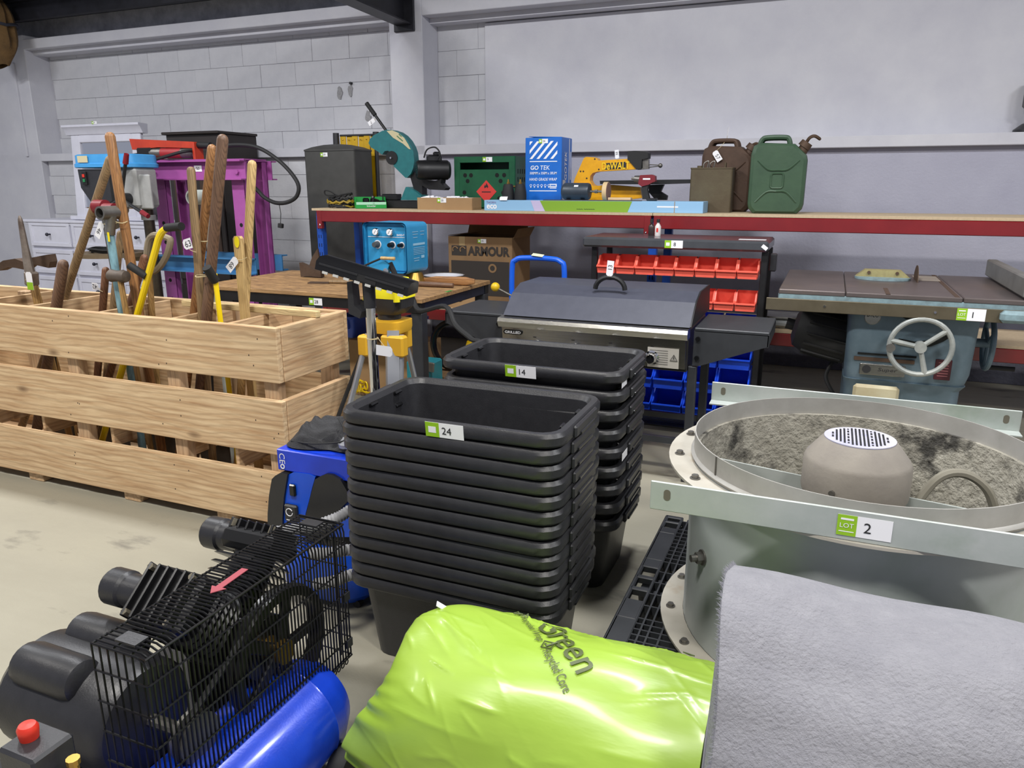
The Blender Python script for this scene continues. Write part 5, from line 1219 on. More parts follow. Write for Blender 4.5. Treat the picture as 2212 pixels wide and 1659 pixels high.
part('lower_rail', MB().box((hx, GY+.09, .2), (W, .025, .03)), CHARD, t); part('lower_rail', MB().box((hx, GY+.5, .2), (W, .025, .03)), CHARD, t)
# ================================================================ bin rack, label 8
BY = 4.5; bx0, bx1 = PY(1285, 560, BY).x, PY(1652, 560, BY).x; hx = (bx0+bx1)/2
ZT = 1.098
t = thing('bin_rack', 'black louvred rack with grey worktop holding red and blue bins, labelled 8', 'rack', (hx, BY+.2, 0))
tx0_, tx1_ = PY(1258, 512, BY-.06).x, PY(1662, 520, BY-.06).x
part('worktop', MB().box(((tx0_+tx1_)/2, BY+.16, ZT-.03), (tx1_-tx0_, .44, .06), bev=.012), mat('worktop_grey', (74, 76, 80), .2, .1, (66, 68, 72), 8, .4), t)
sticker(t, (PY(1456, 515, BY-.06).x, BY-.06, ZT-.03), X3, Z3, '8', .105, .044)
patch('white_dot', (PY(1653, 520, BY-.06).x, BY-.06, ZT-.033), V((.8, 0, -.6)), V((.6, 0, .8)), .034, .02, PW, t)
part('paper_slip', MB().box((tx1_-.1, BY+.06, ZT+.001), (.15, .05, .001)), PW, t)
for x in (bx0, bx1):
    for y in (BY, BY+.34): part('post', MB().box((x, y, ZT/2-.03), (.035, .03, ZT-.06), bev=.003), BLKM, t)
rows_z = (.93, .745, .57, .40, .24, .07)
for z_ in rows_z[:-1]: part('louvre', MB().box((hx, BY+.21, z_-.005), (bx1-bx0-.04, .012, .075), bev=.002), BLKM, t)
part('foot_shelf', MB().box((hx, BY+.17, .04), (bx1-bx0, .36, .02)), BLKM, t)
for k in range(9): part('grate_bar', MB().box((hx, BY-.1-k*.022, .03), (bx1-bx0, .008, .012)), BLKM, t)
part('bottle_box', MB().box((bx1+.04, BY+.1, .97), (.04, .06, .1), bev=.006), BLK, t)
def make_tray(name, label, cat, w_, d, h, m_, grp):
    """stackable picking bin: cut-away front with a raised lip and a rounded rim"""
    o = thing(name, label, cat, (0, 0, 0), 0, grp, False); th_ = .003
    side = [(0, 0), (d, 0), (d+.004, h), (d*.5, h), (d*.16, h*.5), (-.012, h*.46)]
    mb = MB().box((0, d/2, th_/2), (w_-.012, d, th_)).box((0, d, h/2), (w_, th_, h))
    for s in (-1, 1): mb.extr(side, 'x', s*w_/2-th_/2, s*w_/2+th_/2)
    mb.box((0, -.006, h*.22), (w_-.006, th_, h*.46), (-.05, 0, 0))
    part('tray', mb, m_, o)
    rp = [(-w_/2, d*.5, h), (-w_/2, d*.16, h*.52), (-w_/2, -.014, h*.46), (w_/2, -.014, h*.46), (w_/2, d*.16, h*.52), (w_/2, d*.5, h)]
    part('rim', MB().tube(rp, .0065, 6), m_, o)
    return o
RBN = mat('bin_red', (238, 104, 86), .35, 0, (228, 94, 78), 8, .4); BBN = mat('bin_blue', (30, 80, 220), .35, 0, (24, 70, 204), 8, .4)
n_ = 8; cw = (bx1-bx0-.05)/n_
rb = make_tray('parts_bin', 'small red open-fronted bin on the upper louvre of the black rack', 'bin', cw-.008, .13, .09, RBN, 'red bins on the upper louvre')
first = True
for r_, zz in ((0, .885), (1, .70)):
    for k in range(n_):
        loc = (bx0+.025+cw*(k+.5), BY-.035, zz)
        lab = 'small red open-fronted bin on the upper louvre of the black rack' if r_ == 0 else 'small red open-fronted bin on the lower red row of the black rack'
        if first: o = rb; o.location = loc; first = False
        else: o = dup(rb, loc)
        o['label'] = lab; o['group'] = 'red bins on the upper louvre' if r_ == 0 else 'red bins on the second louvre'
        o.rotation_euler.x = .12
n_ = 5; cw = (bx1-bx0-.05)/n_
bb = make_tray('storage_bin', 'x', 'bin', cw-.012, .2, .125, BBN, 'blue bins'); first = True
names = ('top', 'second', 'third', 'bottom')
for r_, zz in enumerate((.505, .355, .20, .045)):
    for k in range(n_):
        loc = (bx0+.025+cw*(k+.5), BY-.02-.015*r_, zz)
        if first: o = bb; o.location = loc; first = False
        else: o = dup(bb, loc)
        o['label'] = 'larger blue open-fronted bin in the %s blue row of the black rack' % names[r_]; o['group'] = 'blue bins of the %s row' % names[r_]
        o.rotation_euler.x = .1
for px_, m_, lab in ((1407, mat('bottle_brown', (46, 34, 34), .25), 'tiny dark bottle standing on the rack worktop'), (1421, mat('bottle_white', (206, 200, 198), .4), 'tiny white bottle with red mark on the rack worktop')):
    p = PY(px_, 500, BY+.2)
    o = thing('small_bottle', lab, 'bottle', (p.x, BY+.2, ZT))
    part('bottle', MB().lathe([(0, 0), (.018, 0), (.019, .01), (.019, .055), (.012, .068), (.008, .072), (.008, .08), (0, .08)], (p.x, BY+.2, ZT), 'z', 14), m_, o)
    part('cap', MB().lathe([(0, .08), (.01, .08), (.01, .1), (0, .1)], (p.x, BY+.2, ZT), 'z', 12), RUB, o)
    if px_ > 1410: patch('red_mark', (p.x, BY+.1812, ZT+.035), X3, Z3, .012, .024, mat('sign_red', (206, 58, 52), .45), o)
# ================================================================ blue hand truck
YH = 4.16; p0, p1 = PY(1106, 600, YH), PY(1219, 600, YH); zt = PY(1160, 558, YH).z
HB = mat('truck_blue', (22, 92, 214), .35)
t = thing('hand_truck', 'blue tubular hand truck behind the grill', 'hand truck', ((p0.x+p1.x)/2, YH, 0))
part('frame', MB().tube(smooth_path([(p0.x, YH, .05), (p0.x, YH, .5), (p0.x, YH, zt-.08), (p0.x+.025, YH, zt-.015), (p0.x+.09, YH, zt), (p1.x-.09, YH, zt), (p1.x-.025, YH, zt-.015), (p1.x, YH, zt-.08), (p1.x, YH, .5), (p1.x, YH, .05)], 4), .016, 10), HB, t)
for z_ in (.2, .45, PY(1104, 634, YH).z): part('cross_bar', MB().cyl((p0.x, YH, z_), (p1.x, YH, z_), .012, n=10), HB, t)
part('toe_plate', MB().box(((p0.x+p1.x)/2, YH-.1, .02), (p1.x-p0.x+.04, .2, .008), bev=.002), HB, t)
for x in (p0.x-.05, p1.x+.05): part('wheel', MB().lathe([(.03, -.02), (.09, -.025), (.1, -.015), (.1, .015), (.09, .025), (.03, .02)], (x, YH+.08, .1), 'x', 22, True), RUB, t)
part('card_slip', MB().box(((p0.x+p1.x)/2, YH-.004, zt+.019), (.07, .035, .002), (.3, .1, 0)), mat('slip_pale', (206, 214, 180), .6), t)
c = PY(1070, 620, 4.0)
t = thing('ball_lever', 'yellow ball knob on a steel rod beside the blue hand truck', 'lever', (c.x+.3, 4.0, 0))
part('rod', MB().cyl(c, PY(1108, 640, 4.0), .006, n=8).cyl(PY(1108, 640, 4.0), (c.x+.3, 4.0, .002), .006, n=8), STL, t); part('ball', MB().ball(c, .027, 14, 10), YEL, t)
# ================================================================ laser level on a tripod
YT_ = 2.75; hd = PY(842, 700, YT_)
t = thing('tripod', 'aluminium tripod with yellow head and clamps beside the chrome tube', 'tripod', (hd.x, YT_, 0))
TY = mat('tripod_yellow', (214, 164, 40), .5)
hz = hd.z
part('head', MB().loft([rrect(.15, .15, .03, hz-.03, (hd.x, YT_)), rrect(.16, .16, .035, hz-.01, (hd.x, YT_)), rrect(.16, .16, .035, hz+.02, (hd.x, YT_)), rrect(.13, .13, .03, hz+.025, (hd.x, YT_))]), TY, t)
part('head_plate', MB().cyl((hd.x, YT_, hz+.025), (hd.x, YT_, hz+.05), .05, n=20), BLK, t)
for (a_, lx, ly, w_) in ((0, -1.893, 2.41, .02), (1, hd.x+.10, YT_-.22, .05), (2, hd.x+.05, YT_+.3, .03)):
    top = V((hd.x+(lx-hd.x)*.28, YT_+(ly-YT_)*.28, hz-.03)); bot = V((lx, ly, .012))
    lg = part('leg', MB().cyl(top, bot, .0125, n=10), mat('aluminium', (176, 178, 182), .35, .7), t)
    if a_ == 1:
        off = V((.06, .01, 0)); part('twin_rail', MB().cyl(top+off, bot+off*.6, .0125, n=10), MATS['aluminium'], lg)
        d_ = (bot-top).normalized(); part('web', MB(Matrix.Translation((top+bot)/2+off*.4+V((0, .004, .12)))@(d_.to_track_quat('Z', 'Y').to_matrix().to_4x4())).box((0, 0, 0), (.05, .008, hz*.72)), MATS['aluminium'], lg)
    cl = part('clamp', MB(Matrix.Translation(top+(bot-top)*.06)).box((.03 if a_ == 1 else 0, 0, 0), (.11 if a_ == 1 else .05, .05, .09), bev=.008), TY, t)
    part('foot', MB().cyl(bot+V((0, 0, .03)), bot+V((0, 0, -.01)), .014, .004, 8), STL, lg)
part('strap', MB().tube(smooth_path([V((hd.x-.09, YT_-.07, hz-.1)), V((-1.82, 2.6, .6)), V((-1.872, 2.53, .4)), V((-1.885, 2.47, .2)), V((-1.885, 2.44, .02))], 5), .009, 6), RUB, t)
lz = hz+.05
t = thing('laser_level', 'yellow and black rotary laser level on the tripod', 'laser level', (hd.x, YT_, lz))
part('base', MB().loft([rrect(.11, .11, .03, lz, (hd.x+.01, YT_)), rrect(.17, .14, .035, lz+.03, (hd.x+.01, YT_)), rrect(.18, .15, .035, lz+.07, (hd.x+.01, YT_))]), BLK, t)
part('body', MB().loft([rrect(.185, .155, .035, lz+.07, (hd.x+.01, YT_)), rrect(.18, .15, .035, lz+.1, (hd.x+.01, YT_)), rrect(.14, .12, .03, lz+.15, (hd.x+.01, YT_))]), mat('laser_yellow', (226, 212, 20), .4), t)
for s in (-1, 1): part('bumper', MB().tube([(hd.x+.01+s*.075, YT_-.075, lz+.06), (hd.x+.01+s*.07, YT_-.07, lz+.15)], .014, 8), MATS['laser_yellow'], t)
# ================================================================ floor nozzle on a chrome tube
YN = 2.2; a0, a1 = PY(806, 860, YN), PY(798, 640, YN); a2 = PY(796, 610, YN)
t = thing('floor_nozzle', 'black slotted floor nozzle held up on a chrome suction tube', 'nozzle', (a0.x+.03, YN, 0))
part('tube', MB().cyl((a0.x+.02, YN, .003), a1, .0175, n=18), CHROME, t)
part('sleeve', MB().cyl(a1-V((0, 0, .04)), a2, .022, n=16), BLK, t)
n0, n1 = PY(697, 566, YN-.02), PY(893, 624, YN+.03); nd = (n1-n0).normalized()
nm = Matrix((nd, V((-nd.y, nd.x, 0)).normalized(), nd.cross(V((-nd.y, nd.x, 0)).normalized()))).transposed().to_4x4()
nm = Matrix.Translation((n0+n1)/2) @ nm; L_ = (n1-n0).length
part('nozzle_body', MB(nm).extr([(-.05, -.02), (.05, -.02), (.045, .012), (.03, .024), (-.03, .024), (-.05, .01)], 'x', -L_/2, L_/2), BLKG, t)
part('slot', MB(nm).box((.02, -.0505, -.004), (.07, .002, .022)), M_['ink'], t)
for k in range(8): part('bristle_tuft', MB(nm).box((-L_/2+.04+k*L_*.117, -.052, -.022), (.02, .004, .008)), mat('bristle', (200, 200, 196), .8), t)
for s in (-1, 1):
    part('rib', MB(nm).box((s*L_*.25, -.051, .004), (L_*.42, .006, .006)), BLK, t)
part('pedal', MB().extr([(a2.x-.075, a2.z+.0), (a2.x-.055, a2.z+.0), (a2.x-.05, a2.z-.08), (a2.x-.02, a2.z-.10), (a2.x-.03, a2.z-.125), (a2.x-.075, a2.z-.11)], 'y', YN-.02, YN+.02), BLK, t)
rope_tag(t, PY(815, 728, YN-.02), PY(830, 758, YN-.03), V((-1, 0, .05)), V((.05, 0, 1))*-1, '', .065, .036)
k = PY(805, 731, YN); part('string_wrap', MB().tube([(k.x+.02*math.cos(i*PI/6), k.y+.02*math.sin(i*PI/6), k.z) for i in range(12)], .0022, 5, True), mat('string', (196, 180, 140), .9), t)
# ================================================================ table saw, label 1
SY = 3.98
SB = mat('saw_blue_grey', (104, 122, 134), .45, .1, (88, 108, 120), 14, .6, .0003, 120)
SB2 = mat('saw_edge_blue', (136, 164, 172), .55, 0, (96, 108, 110), 30, .9)
IRON = mat('cast_iron_top', (116, 106, 104), .4, .55, (96, 88, 86), 5, .8, c3=(128, 112, 100), sc3=3, lo3=.55, hi3=.8)
t = thing('table_saw', 'blue-grey cabinet table saw with iron top and handwheel, lot label 1', 'table saw', (.42, SY+.4, 0))
# cabinet tapers towards the floor
cx0, cx1 = PY(1836, 690, SY+.06).x, PY(2118, 690, SY+.06).x
cyf, cyb, zt, zw = SY+.06, SY+.62, .83, .455
hx = (cx0+cx1)/2; W = cx1-cx0
part('cabinet', MB().loft([rrect(W*.97, .54, .05, zw, (hx-.005, SY+.35)), rrect(W, .58, .05, zw+.06, (hx, SY+.35)), rrect(W+.02, .6, .05, zt, (hx, SY+.35))]), SB, t)
part('plinth', MB().loft([rrect(W*.93, .5, .05, .002, (hx-.01, SY+.35)), rrect(W*.94, .52, .05, zw-.03, (hx-.01, SY+.35)), rrect(W*.99, .56, .05, zw, (hx-.005, SY+.35))]), SB, t)
tz = .9
tx0, tx1 = PZ(1682, 624, tz).x, 1.15
ty0, ty1 = SY-.02, SY+.96
secs = (tx0, PZ(1826, 620, tz).x, PZ(2078, 640, tz).x, tx1)
for a_, b_ in zip(secs[:-1], secs[1:]): part('table_section', MB().box(((a_+b_)/2, (ty0+ty1)/2, tz-.012), (b_-a_-.003, ty1-ty0, .024), bev=.004), IRON, t)
part('table_skirt', MB().box(((tx0+tx1)/2, ty0+.012, tz-.04), (tx1-tx0-.01, .02, .04), bev=.004), SB2, t)
for x in (tx0+.01, tx1-.01): part('table_skirt', MB().box((x, (ty0+ty1)/2, tz-.04), (.02, ty1-ty0-.04, .04), bev=.004), SB2, t)
part('mitre_slot', MB().box((PZ(1913, 624, tz).x, ty0+.12, tz+.0004), (.02, .24, .001)), mat('slot_rust', (70, 52, 40), .7), t)
part('mitre_slot', MB().box((PZ(2060, 630, tz).x-.01, (ty0+ty1)/2, tz+.0004), (.02, ty1-ty0-.01, .001)), MATS['slot_rust'], t)
rx0, rx1 = PY(1656, 640, SY-.045).x, 1.1; rz_ = PY(1900, 664, SY-.045).z
rl = part('front_rail', MB().box(((rx0+rx1)/2, SY-.04, .828), (rx1-rx0, .012, .06), bev=.002).box(((rx0+rx1)/2, SY-.02, .84), (rx1-rx0, .04, .006)), mat('rail_olive', (112, 104, 86), .45, .6, (92, 84, 68), 8, .6), t)
for f in (.2, .55, .82): part('rail_bolt', MB().cyl((rx0+(rx1-rx0)*f, SY-.046, .83), (rx0+(rx1-rx0)*f, SY-.05, .83), .006, n=8), CHROME, rl)
pp = PY(2101, 661, SY-.05); sticker(t, (pp.x, SY-.0465, .828), X3, Z3, '1', .115, .055, 2)
part('fence_clamp', MB().box((pp.x+.23, SY-.06, .83), (.24, .05, .055), bev=.015), SB2, t)
fx = PZ(2150, 590, .97).x+.06
part('fence', MB().box((fx+.0, (ty0+ty1)/2+.0, tz+.055), (.05, .96, .09), (0, 0, .0), .006), mat('fence_alloy', (138, 138, 134), .45, .5, (116, 116, 112), 8, .6), t)
m0 = PZ(1905, 602, tz); 
part('mitre_gauge', MB().loft([[(m0.x+.14*math.cos(a*PI/12)*(1), m0.y-.02+.11*math.sin(a*PI/12), tz+.001) for a in range(24)], [(m0.x+.14*math.cos(a*PI/12), m0.y-.02+.11*math.sin(a*PI/12), tz+.012) for a in range(24)]]), SB2, t)
part('mitre_head', MB().extr([(m0.x-.135, tz+.012), (m0.x+.135, tz+.012), (m0.x+.09, tz+.05), (m0.x-.09, tz+.05)], 'y', m0.y-.03, m0.y+.03), mat('gauge_cream', (168, 160, 110), .55, .1, (120, 108, 76), 24, .9), t)
for s in (-.07, .07): part('screw', MB().cyl((m0.x+s, m0.y-.031, tz+.035), (m0.x+s, m0.y-.036, tz+.035), .009, n=8), RUST, t)
b0_ = PZ(1978, 606, tz)
part('saw_blade', MB().extr([(b0_.y-.11+.125*(1+math.cos(PI*(1-i/14)))*.9-.0, tz-.003+.085*math.sin(PI*i/14)) for i in range(15)], 'x', b0_.x-.0015, b0_.x+.0015), RUST, t)
i0 = PZ(2000, 602, tz); part('insert_plate', MB().box((i0.x, i0.y, tz+.0015), (.12, .22, .003), bev=.001), mat('insert_pale', (160, 150, 138), .5, .4), t)
# front details
yf = SY+.06
def on(px_, py_, o=0.0): return PY(px_, py_, yf-.01-o)
p = on(1885, 685); mdl = part('round_badge', MB().lathe([(0, -.012), (.034, -.012), (.038, -.008), (.038, .02), (0, .02)], (p.x, yf, p.z), 'y', 26), SS, t)
letters('DYCO', .015, plane((p.x, yf-.012, p.z+.008), X3, Z3), M_['ink'], mdl, .05, .02)
for (pts) in (((1945, 676), (1960, 684), (1985, 684), (2010, 679), (2033, 670)), ((1940, 738), (1975, 745), (2010, 742), (2035, 732), (2052, 722))):
    part('arc_slot', MB().tube([V((on(*q_).x, yf-.002, on(*q_).z)) for q_ in pts], .017, 8), mat('hole_dark', (10, 14, 12), .9), t)
p = on(1991, 748); wr = .142*.94
wc = V((p.x, yf-.1, PY(1988, 750, yf-.1).z)); wc.x = PY(1988, 750, yf-.1).x
HW = mat('wheel_pale', (176, 178, 172), .45, .3, (110, 116, 116), 14, .9)
wh = part('handwheel', MB().tube(arc((wc.x, wc.z), .132, 0, 2*PI, 36, 'xz', wc.y)[:-1], .0125, 10, True), HW, t)
for a_ in (math.radians(170), math.radians(285), math.radians(40)): part('spoke', MB().cyl(wc, (wc.x+.13*math.cos(a_), wc.y, wc.z+.13*math.sin(a_)), .011, .013, 10), HW, wh)
part('hub', MB().cyl((wc.x, wc.y-.02, wc.z), (wc.x, wc.y+.03, wc.z), .026, n=18), HW, wh); part('shaft', MB().cyl((wc.x, wc.y, wc.z), (wc.x, yf+.02, wc.z), .013, n=10), STL, wh)
part('crank_boss', MB().cyl((wc.x-.125, wc.y-.02, wc.z-.01), (wc.x-.125, wc.y+.01, wc.z-.01), .02, n=14), STL, wh)
p = on(1905, 800); pl = part('name_plate', MB().box((p.x, yf-.004, p.z), (.205, .01, .056), bev=.003), SS, t)
part('plate_disc', MB().cyl((p.x-.07, yf-.008, p.z), (p.x-.07, yf-.0105, p.z), .02, n=18), M_['ink'], pl)
letters('Super', .022, plane((p.x+.025, yf-.009, p.z), X3, Z3), M_['ink'], pl, .085, 0, .2)
p = on(1900, 774); part('scale_slot', MB().box((p.x+.03, yf-.006, p.z+.018), (.26, .008, .008)), MATS['hole_dark'], t); part('scale_strip', MB().box((p.x+.02, yf-.006, p.z-.008), (.27, .008, .018)), RUST, t)
p = on(2042, 800); pr = part('red_plate', MB().box((p.x-.01, yf-.004, p.z), (.07, .01, .1), bev=.002), mat('plate_maroon', (66, 22, 30), .45), t)
for k in range(6): patch('print_line', (p.x-.01, yf-.009, p.z+.035-k*.013), X3, Z3, .045, .004, mat('print_dull', (140, 84, 86), .6), pr)
p = on(1895, 840); part('cream_cover', MB().box((p.x-.005, yf+.0, .395), (.21, .03, .08), bev=.015), mat('cover_cream', (196, 192, 164), .5, 0, (170, 150, 110), 8, .8), t)
# side wheel on the right
sx, sz = cx1+.09, .66
sw = part('side_wheel', MB().tube(arc((SY+.3, sz-.02), .125, 0, 2*PI, 32, 'yz', sx)[:-1], .013, 10, True), SB, t)
for a_ in (.5, 2.6, 4.7): part('spoke', MB().cyl((sx, SY+.3, sz-.02), (sx, SY+.3+.12*math.cos(a_), sz-.02+.12*math.sin(a_)), .011, n=8), SB, sw)
part('hub', MB().cyl((cx1-.02, SY+.3, sz-.02), (sx+.02, SY+.3, sz-.02), .022, n=14), SB, sw); part('crank', MB().cyl((sx, SY+.3, sz-.14), (sx+.13, SY+.3, sz-.14), .012, n=10), RUB, sw)
# motor on the left
mm = PY(1800, 730, SY+.3); MX = Matrix.Translation((cx0-.0, SY+.3, mm.z)) @ Matrix.Rotation(math.radians(12), 4, 'Y')
mt = part('motor', MB(MX).lathe([(0, -.27), (.06, -.27), (.105, -.25), (.125, -.2), (.13, -.1), (.13, .02), (0, .02)], (0, 0, 0), 'x', 26), RUB, t)
part('motor_boss', MB(MX).lathe([(0, -.31), (.03, -.31), (.03, -.26), (0, -.26)], (0, 0, 0), 'x', 12), BLKM, mt)
for k in range(7): part('fin', MB(MX).box((-.1, 0, 0), (.2, .275, .008), (k*PI/7, 0, 0)), RUB, mt)
q_ = PY(1785, 800, SY+.3)
part('motor_cable', MB().tube(smooth_path([(q_.x+.03, SY+.3, q_.z+.06), (q_.x, SY+.28, q_.z-.03), (q_.x+.05, SY+.25, q_.z-.12), (cx0+.0, SY+.3, .25), (cx0-.08, SY+.26, .18), (cx0-.1, SY+.3, .012)], 6), .01, 8), RUB, t)
# ================================================================ axial fan on a black pallet, lot 2
FX, FY, FZ0 = .137, 2.16, .155
PLZ = .15
BLKP = mat('pallet_black', (52, 54, 58), .5, 0, (38, 40, 44), 9, .7)
px0, px1, py0, py1 = -.485, .72, 1.70, 2.74
t = thing('plastic_pallet', 'black plastic grid pallet under the round steel fan', 'pallet', ((px0+px1)/2, (py0+py1)/2, 0))
hx, hy = (px0+px1)/2, (py0+py1)/2
for s in (px0+.035, px1-.035):                       # edge boards pierced by ladders of openings
    segs = [py0, py0+.04, py0+.33, py0+.36]
    part('edge_rail', MB().box((s-.028, hy, PLZ-.012), (.014, py1-py0, .024), bev=.004), BLKP, t)
    part('edge_rail', MB().box((s+.03, hy, PLZ-.012), (.01, py1-py0, .024), bev=.003), BLKP, t)
    y = py0; k = 0
    for (ya, yb) in ((py0, py0+.05), (py0+.27, py0+.38), (py0+.44, py0+.46), (py0+.52, py0+.54), (py0+.60, py0+.66), (py0+.88, py0+.93), (py0+.975, py0+.99), (py1-.02, py1)):
        part('edge_bridge', MB().box((s, (ya+yb)/2, PLZ-.012), (.06, yb-ya, .024), bev=.003), BLKP, t)
for ya, yb in ((py0+.05, py0+.27), (py0+.66, py0+.88)):
    for s in (px0+.035, px1-.035): part('edge_plate', MB().box((s, (ya+yb)/2, PLZ-.006), (.06, yb-ya, .012), bev=.002), BLKP, t)
xs_ = [px0+.09, px0+.115, px0+.15, px0+.215, px0+.28]+[px0+.35+.085*k for k in range(10)]
gb = tomesh('grid_bar', MB().box((0, 0, 0), (.0055, py1-py0-.03, .03)), BLKP)
for x in xs_:
    if x < px1-.08:
        o = bpy.data.objects.new('grid_bar', gb); link(o, t); o.location = V((x, hy, PLZ-.016))-t.location
gc = tomesh('grid_bar', MB().box((0, 0, 0), (px1-px0-.14, .0055, .03)), BLKP)
y = py0+.03; k = 0
while y < py1-.03:
    o = bpy.data.objects.new('grid_bar', gc); link(o, t); o.location = V((hx, y, PLZ-.017))-t.location
    y += .03 if (py0+.03 < y < py0+.26 or py0+.66 < y < py0+.9) else .075
for i in range(3):
    for j in range(3): part('foot', MB().loft([rrect(.11, .11, .02, .0, (px0+.09+i*(px1-px0-.18)/2, py0+.09+j*(py1-py0-.18)/2)), rrect(.13, .13, .02, PLZ-.03, (px0+.09+i*(px1-px0-.18)/2, py0+.09+j*(py1-py0-.18)/2))]), BLKP, t)
t = thing('axial_fan', 'large round galvanised axial fan with dusty motor, lot label 2', 'fan', (FX, FY, PLZ))
GI = mat('fan_inner_dust', (176, 172, 160), .95, 0, (136, 132, 120), 22, .7, .016, 46, c3=(62, 60, 56), sc3=7, lo3=.54, hi3=.66)
R = .445; n_ = 72
part('drum', MB().lathe([(R, .16), (R, .652), (R-.004, .652), (R-.004, .16)], (FX, FY, 0), 'z', n_, True), mat('drum_galv', (180, 184, 186), .5, .2, (158, 166, 162), 3, .8, .0005, 20, c3=(136, 150, 136), sc3=1.8, lo3=.52, hi3=.75), t)
part('dust_lining', MB().lathe([(R-.005, .165), (R-.005, .668), (R-.016, .668), (R-.03, .40), (R-.016, .165)], (FX, FY, 0), 'z', n_, True), GI, t)
PALEG = mat('flange_pale', (190, 186, 176), .6, .2, (160, 154, 142), 8, .9, .0006, 30, c3=(148, 122, 90), sc3=5, lo3=.62, hi3=.8)
part('upper_flange', MB().lathe([(R+.001, .645), (.512, .645), (.512, .652), (R+.001, .652)], (FX, FY, 0), 'z', n_, True), PALEG, t)
part('lower_flange', MB().lathe([(R+.001, .153), (.512, .153), (.512, .160), (R+.001, .160)], (FX, FY, 0), 'z', n_, True), PALEG, t)
rim = part('rim_band', MB().lathe([(R-.001, .653), (R+.003, .66), (R+.006, .664), (R+.003, .668), (R-.002, .672), (R-.002, .722), (R-.005, .722), (R-.005, .653)], (FX, FY, 0), 'z', n_, True), mat('rim_galv', (178, 176, 172), .5, .25, (148, 146, 140), 9, .8, .0004, 40), t)
for a_ in (218, 62): part('seam', MB(Matrix.Translation((FX, FY, 0)) @ Matrix.Rotation(math.radians(a_), 4, 'Z')).box((R-.001, 0, .697), (.003, .004, .05)), STL, rim)
for z_, zz in ((.652, 1), (.160, 1)):
    for k in range(16):
        a_ = 2*PI*(k+.5)/16; q_ = V((FX+.482*math.cos(a_), FY+.482*math.sin(a_), z_))
        part('bolt', MB().cyl(q_, q_+V((0, 0, .003)), .014, n=12).cyl(q_+V((0, 0, .003)), q_+V((0, 0, .011)), .0095, n=6), STL, t)
for s, nm in ((-1, 'front'), (1, 'back')):
    yb = FY+s*.5
    mb = MB().box((FX, yb, .688), (.94, .006, .072), bev=.002).box((FX, yb-s*.025-.0, .655), (.94, .05, .006), bev=.001)
    b = part('mounting_angle', mb, GALV, t)
    for q_ in (-1, 1): part('slot', MB().loft([[(FX+q_*.43+r_[0], yb-.0036, .693+r_[1]) for r_ in rrect(.016, .028, .0078, 0)], [(FX+q_*.43+r_[0], yb+.0036, .693+r_[1]) for r_ in rrect(.016, .028, .0078, 0)]]), mat('slot_dim', (96, 92, 80), .8), b)
pp = PY(1868, 1132, FY-.504); sticker(t, (pp.x, FY-.503, .688), X3, Z3, '2', .108, .048, 2)
# motor in the middle
mz = .60
MD = mat('motor_dusty', (142, 136, 126), .8, 0, (120, 114, 108), 9, .8, .0008, 60, c3=(108, 112, 168), sc3=4, lo3=.62, hi3=.74)
MTOP = mat('motor_top_blue', (186, 184, 190), .7, 0, (150, 150, 176), 8, .8, c3=(110, 116, 190), sc3=6, lo3=.62, hi3=.72)
mx, my = FX-.005, FY+.0
mo = part('motor_cowl', MB().lathe([(.130, .575), (.137, .575), (.139, .585), (.138, .668), (.132, .680), (.098, .724), (.092, .730), (.05, .732), (0, .732)], (mx, my, 0), 'z', 48), MD, t)
part('cowl_top', MB().lathe([(0, .7325), (.091, .7305), (.091, .7335), (0, .7345)], (mx, my, 0), 'z', 36), MTOP, mo)
g = MB()
for i in range(-8, 9):
    for j in range(-9, 10):
        x_, y_ = i*.0098, j*.0088
        if x_*x_+y_*y_ < .0056 and (abs(i) % 4 != 3 or abs(j) % 3): g.box((mx+x_, my+y_, .7348), (.0048, .0062, .0012))
part('grille_slots', g, M_['ink'], mo, kind='stuff')
part('motor_body', MB().lathe([(.0, .40), (.115, .40), (.118, .42), (.118, .59), (0, .59)], (mx, my, 0), 'z', 36), BLKM, t)
fm = tomesh('fin', MB().box((.122, 0, .49), (.02, .004, .17)), BLKM)
for k in range(36):
    o = bpy.data.objects.new('fin', fm); link(o, t); o.matrix_local = Matrix.Translation(V((mx, my, 0))-t.location) @ Matrix.Rotation(k*PI/18, 4, 'Z')
for a_ in (-2.0, .6): part('cowl_screw', MB(Matrix.Translation((mx, my, .61)) @ Matrix.Rotation(a_, 4, 'Z')).cyl((.136, 0, 0), (.146, 0, 0), .008, n=8), STL, mo)
for a_ in (PI*.93, -PI*.06, PI*.45, -PI*.55): part('motor_arm', MB(Matrix.Translation((mx, my, 0)) @ Matrix.Rotation(a_, 4, 'Z')).box((.27, 0, .53), (.31, .006, .12)), GALV, t)
part('impeller_disc', MB().cyl((mx, my, .30), (mx, my, .40), .16, n=30), MD, t)
for k in range(8): part('impeller_blade', MB(Matrix.Translation((mx, my, .33)) @ Matrix.Rotation(k*PI/4, 4, 'Z')).box((.27, 0, 0), (.24, .13, .006), (.6, 0, 0), .002), MD, t)
c0, c1 = PZ(1985, 1090, .55), PZ(2135, 1090, .55)
part('lead', MB().tube(smooth_path([(mx+.12, my-.03, .47), (mx+.15, my-.02, .56), (mx+.20, my+.0, .645), (mx+.26, my+.02, .66), (mx+.32, my+.03, .62), (mx+.36, my+.04, .53), (mx+.4, my+.05, .45)], 6), .012, 8), mat('lead_dusty', (120, 116, 104), .85), t)
qb = PX(1540, 1250, FX-.40)
aa = math.radians(214)
bx_ = V((FX+R*math.cos(aa), FY+R*math.sin(aa), .42)); nn = V((math.cos(aa), math.sin(aa), 0))
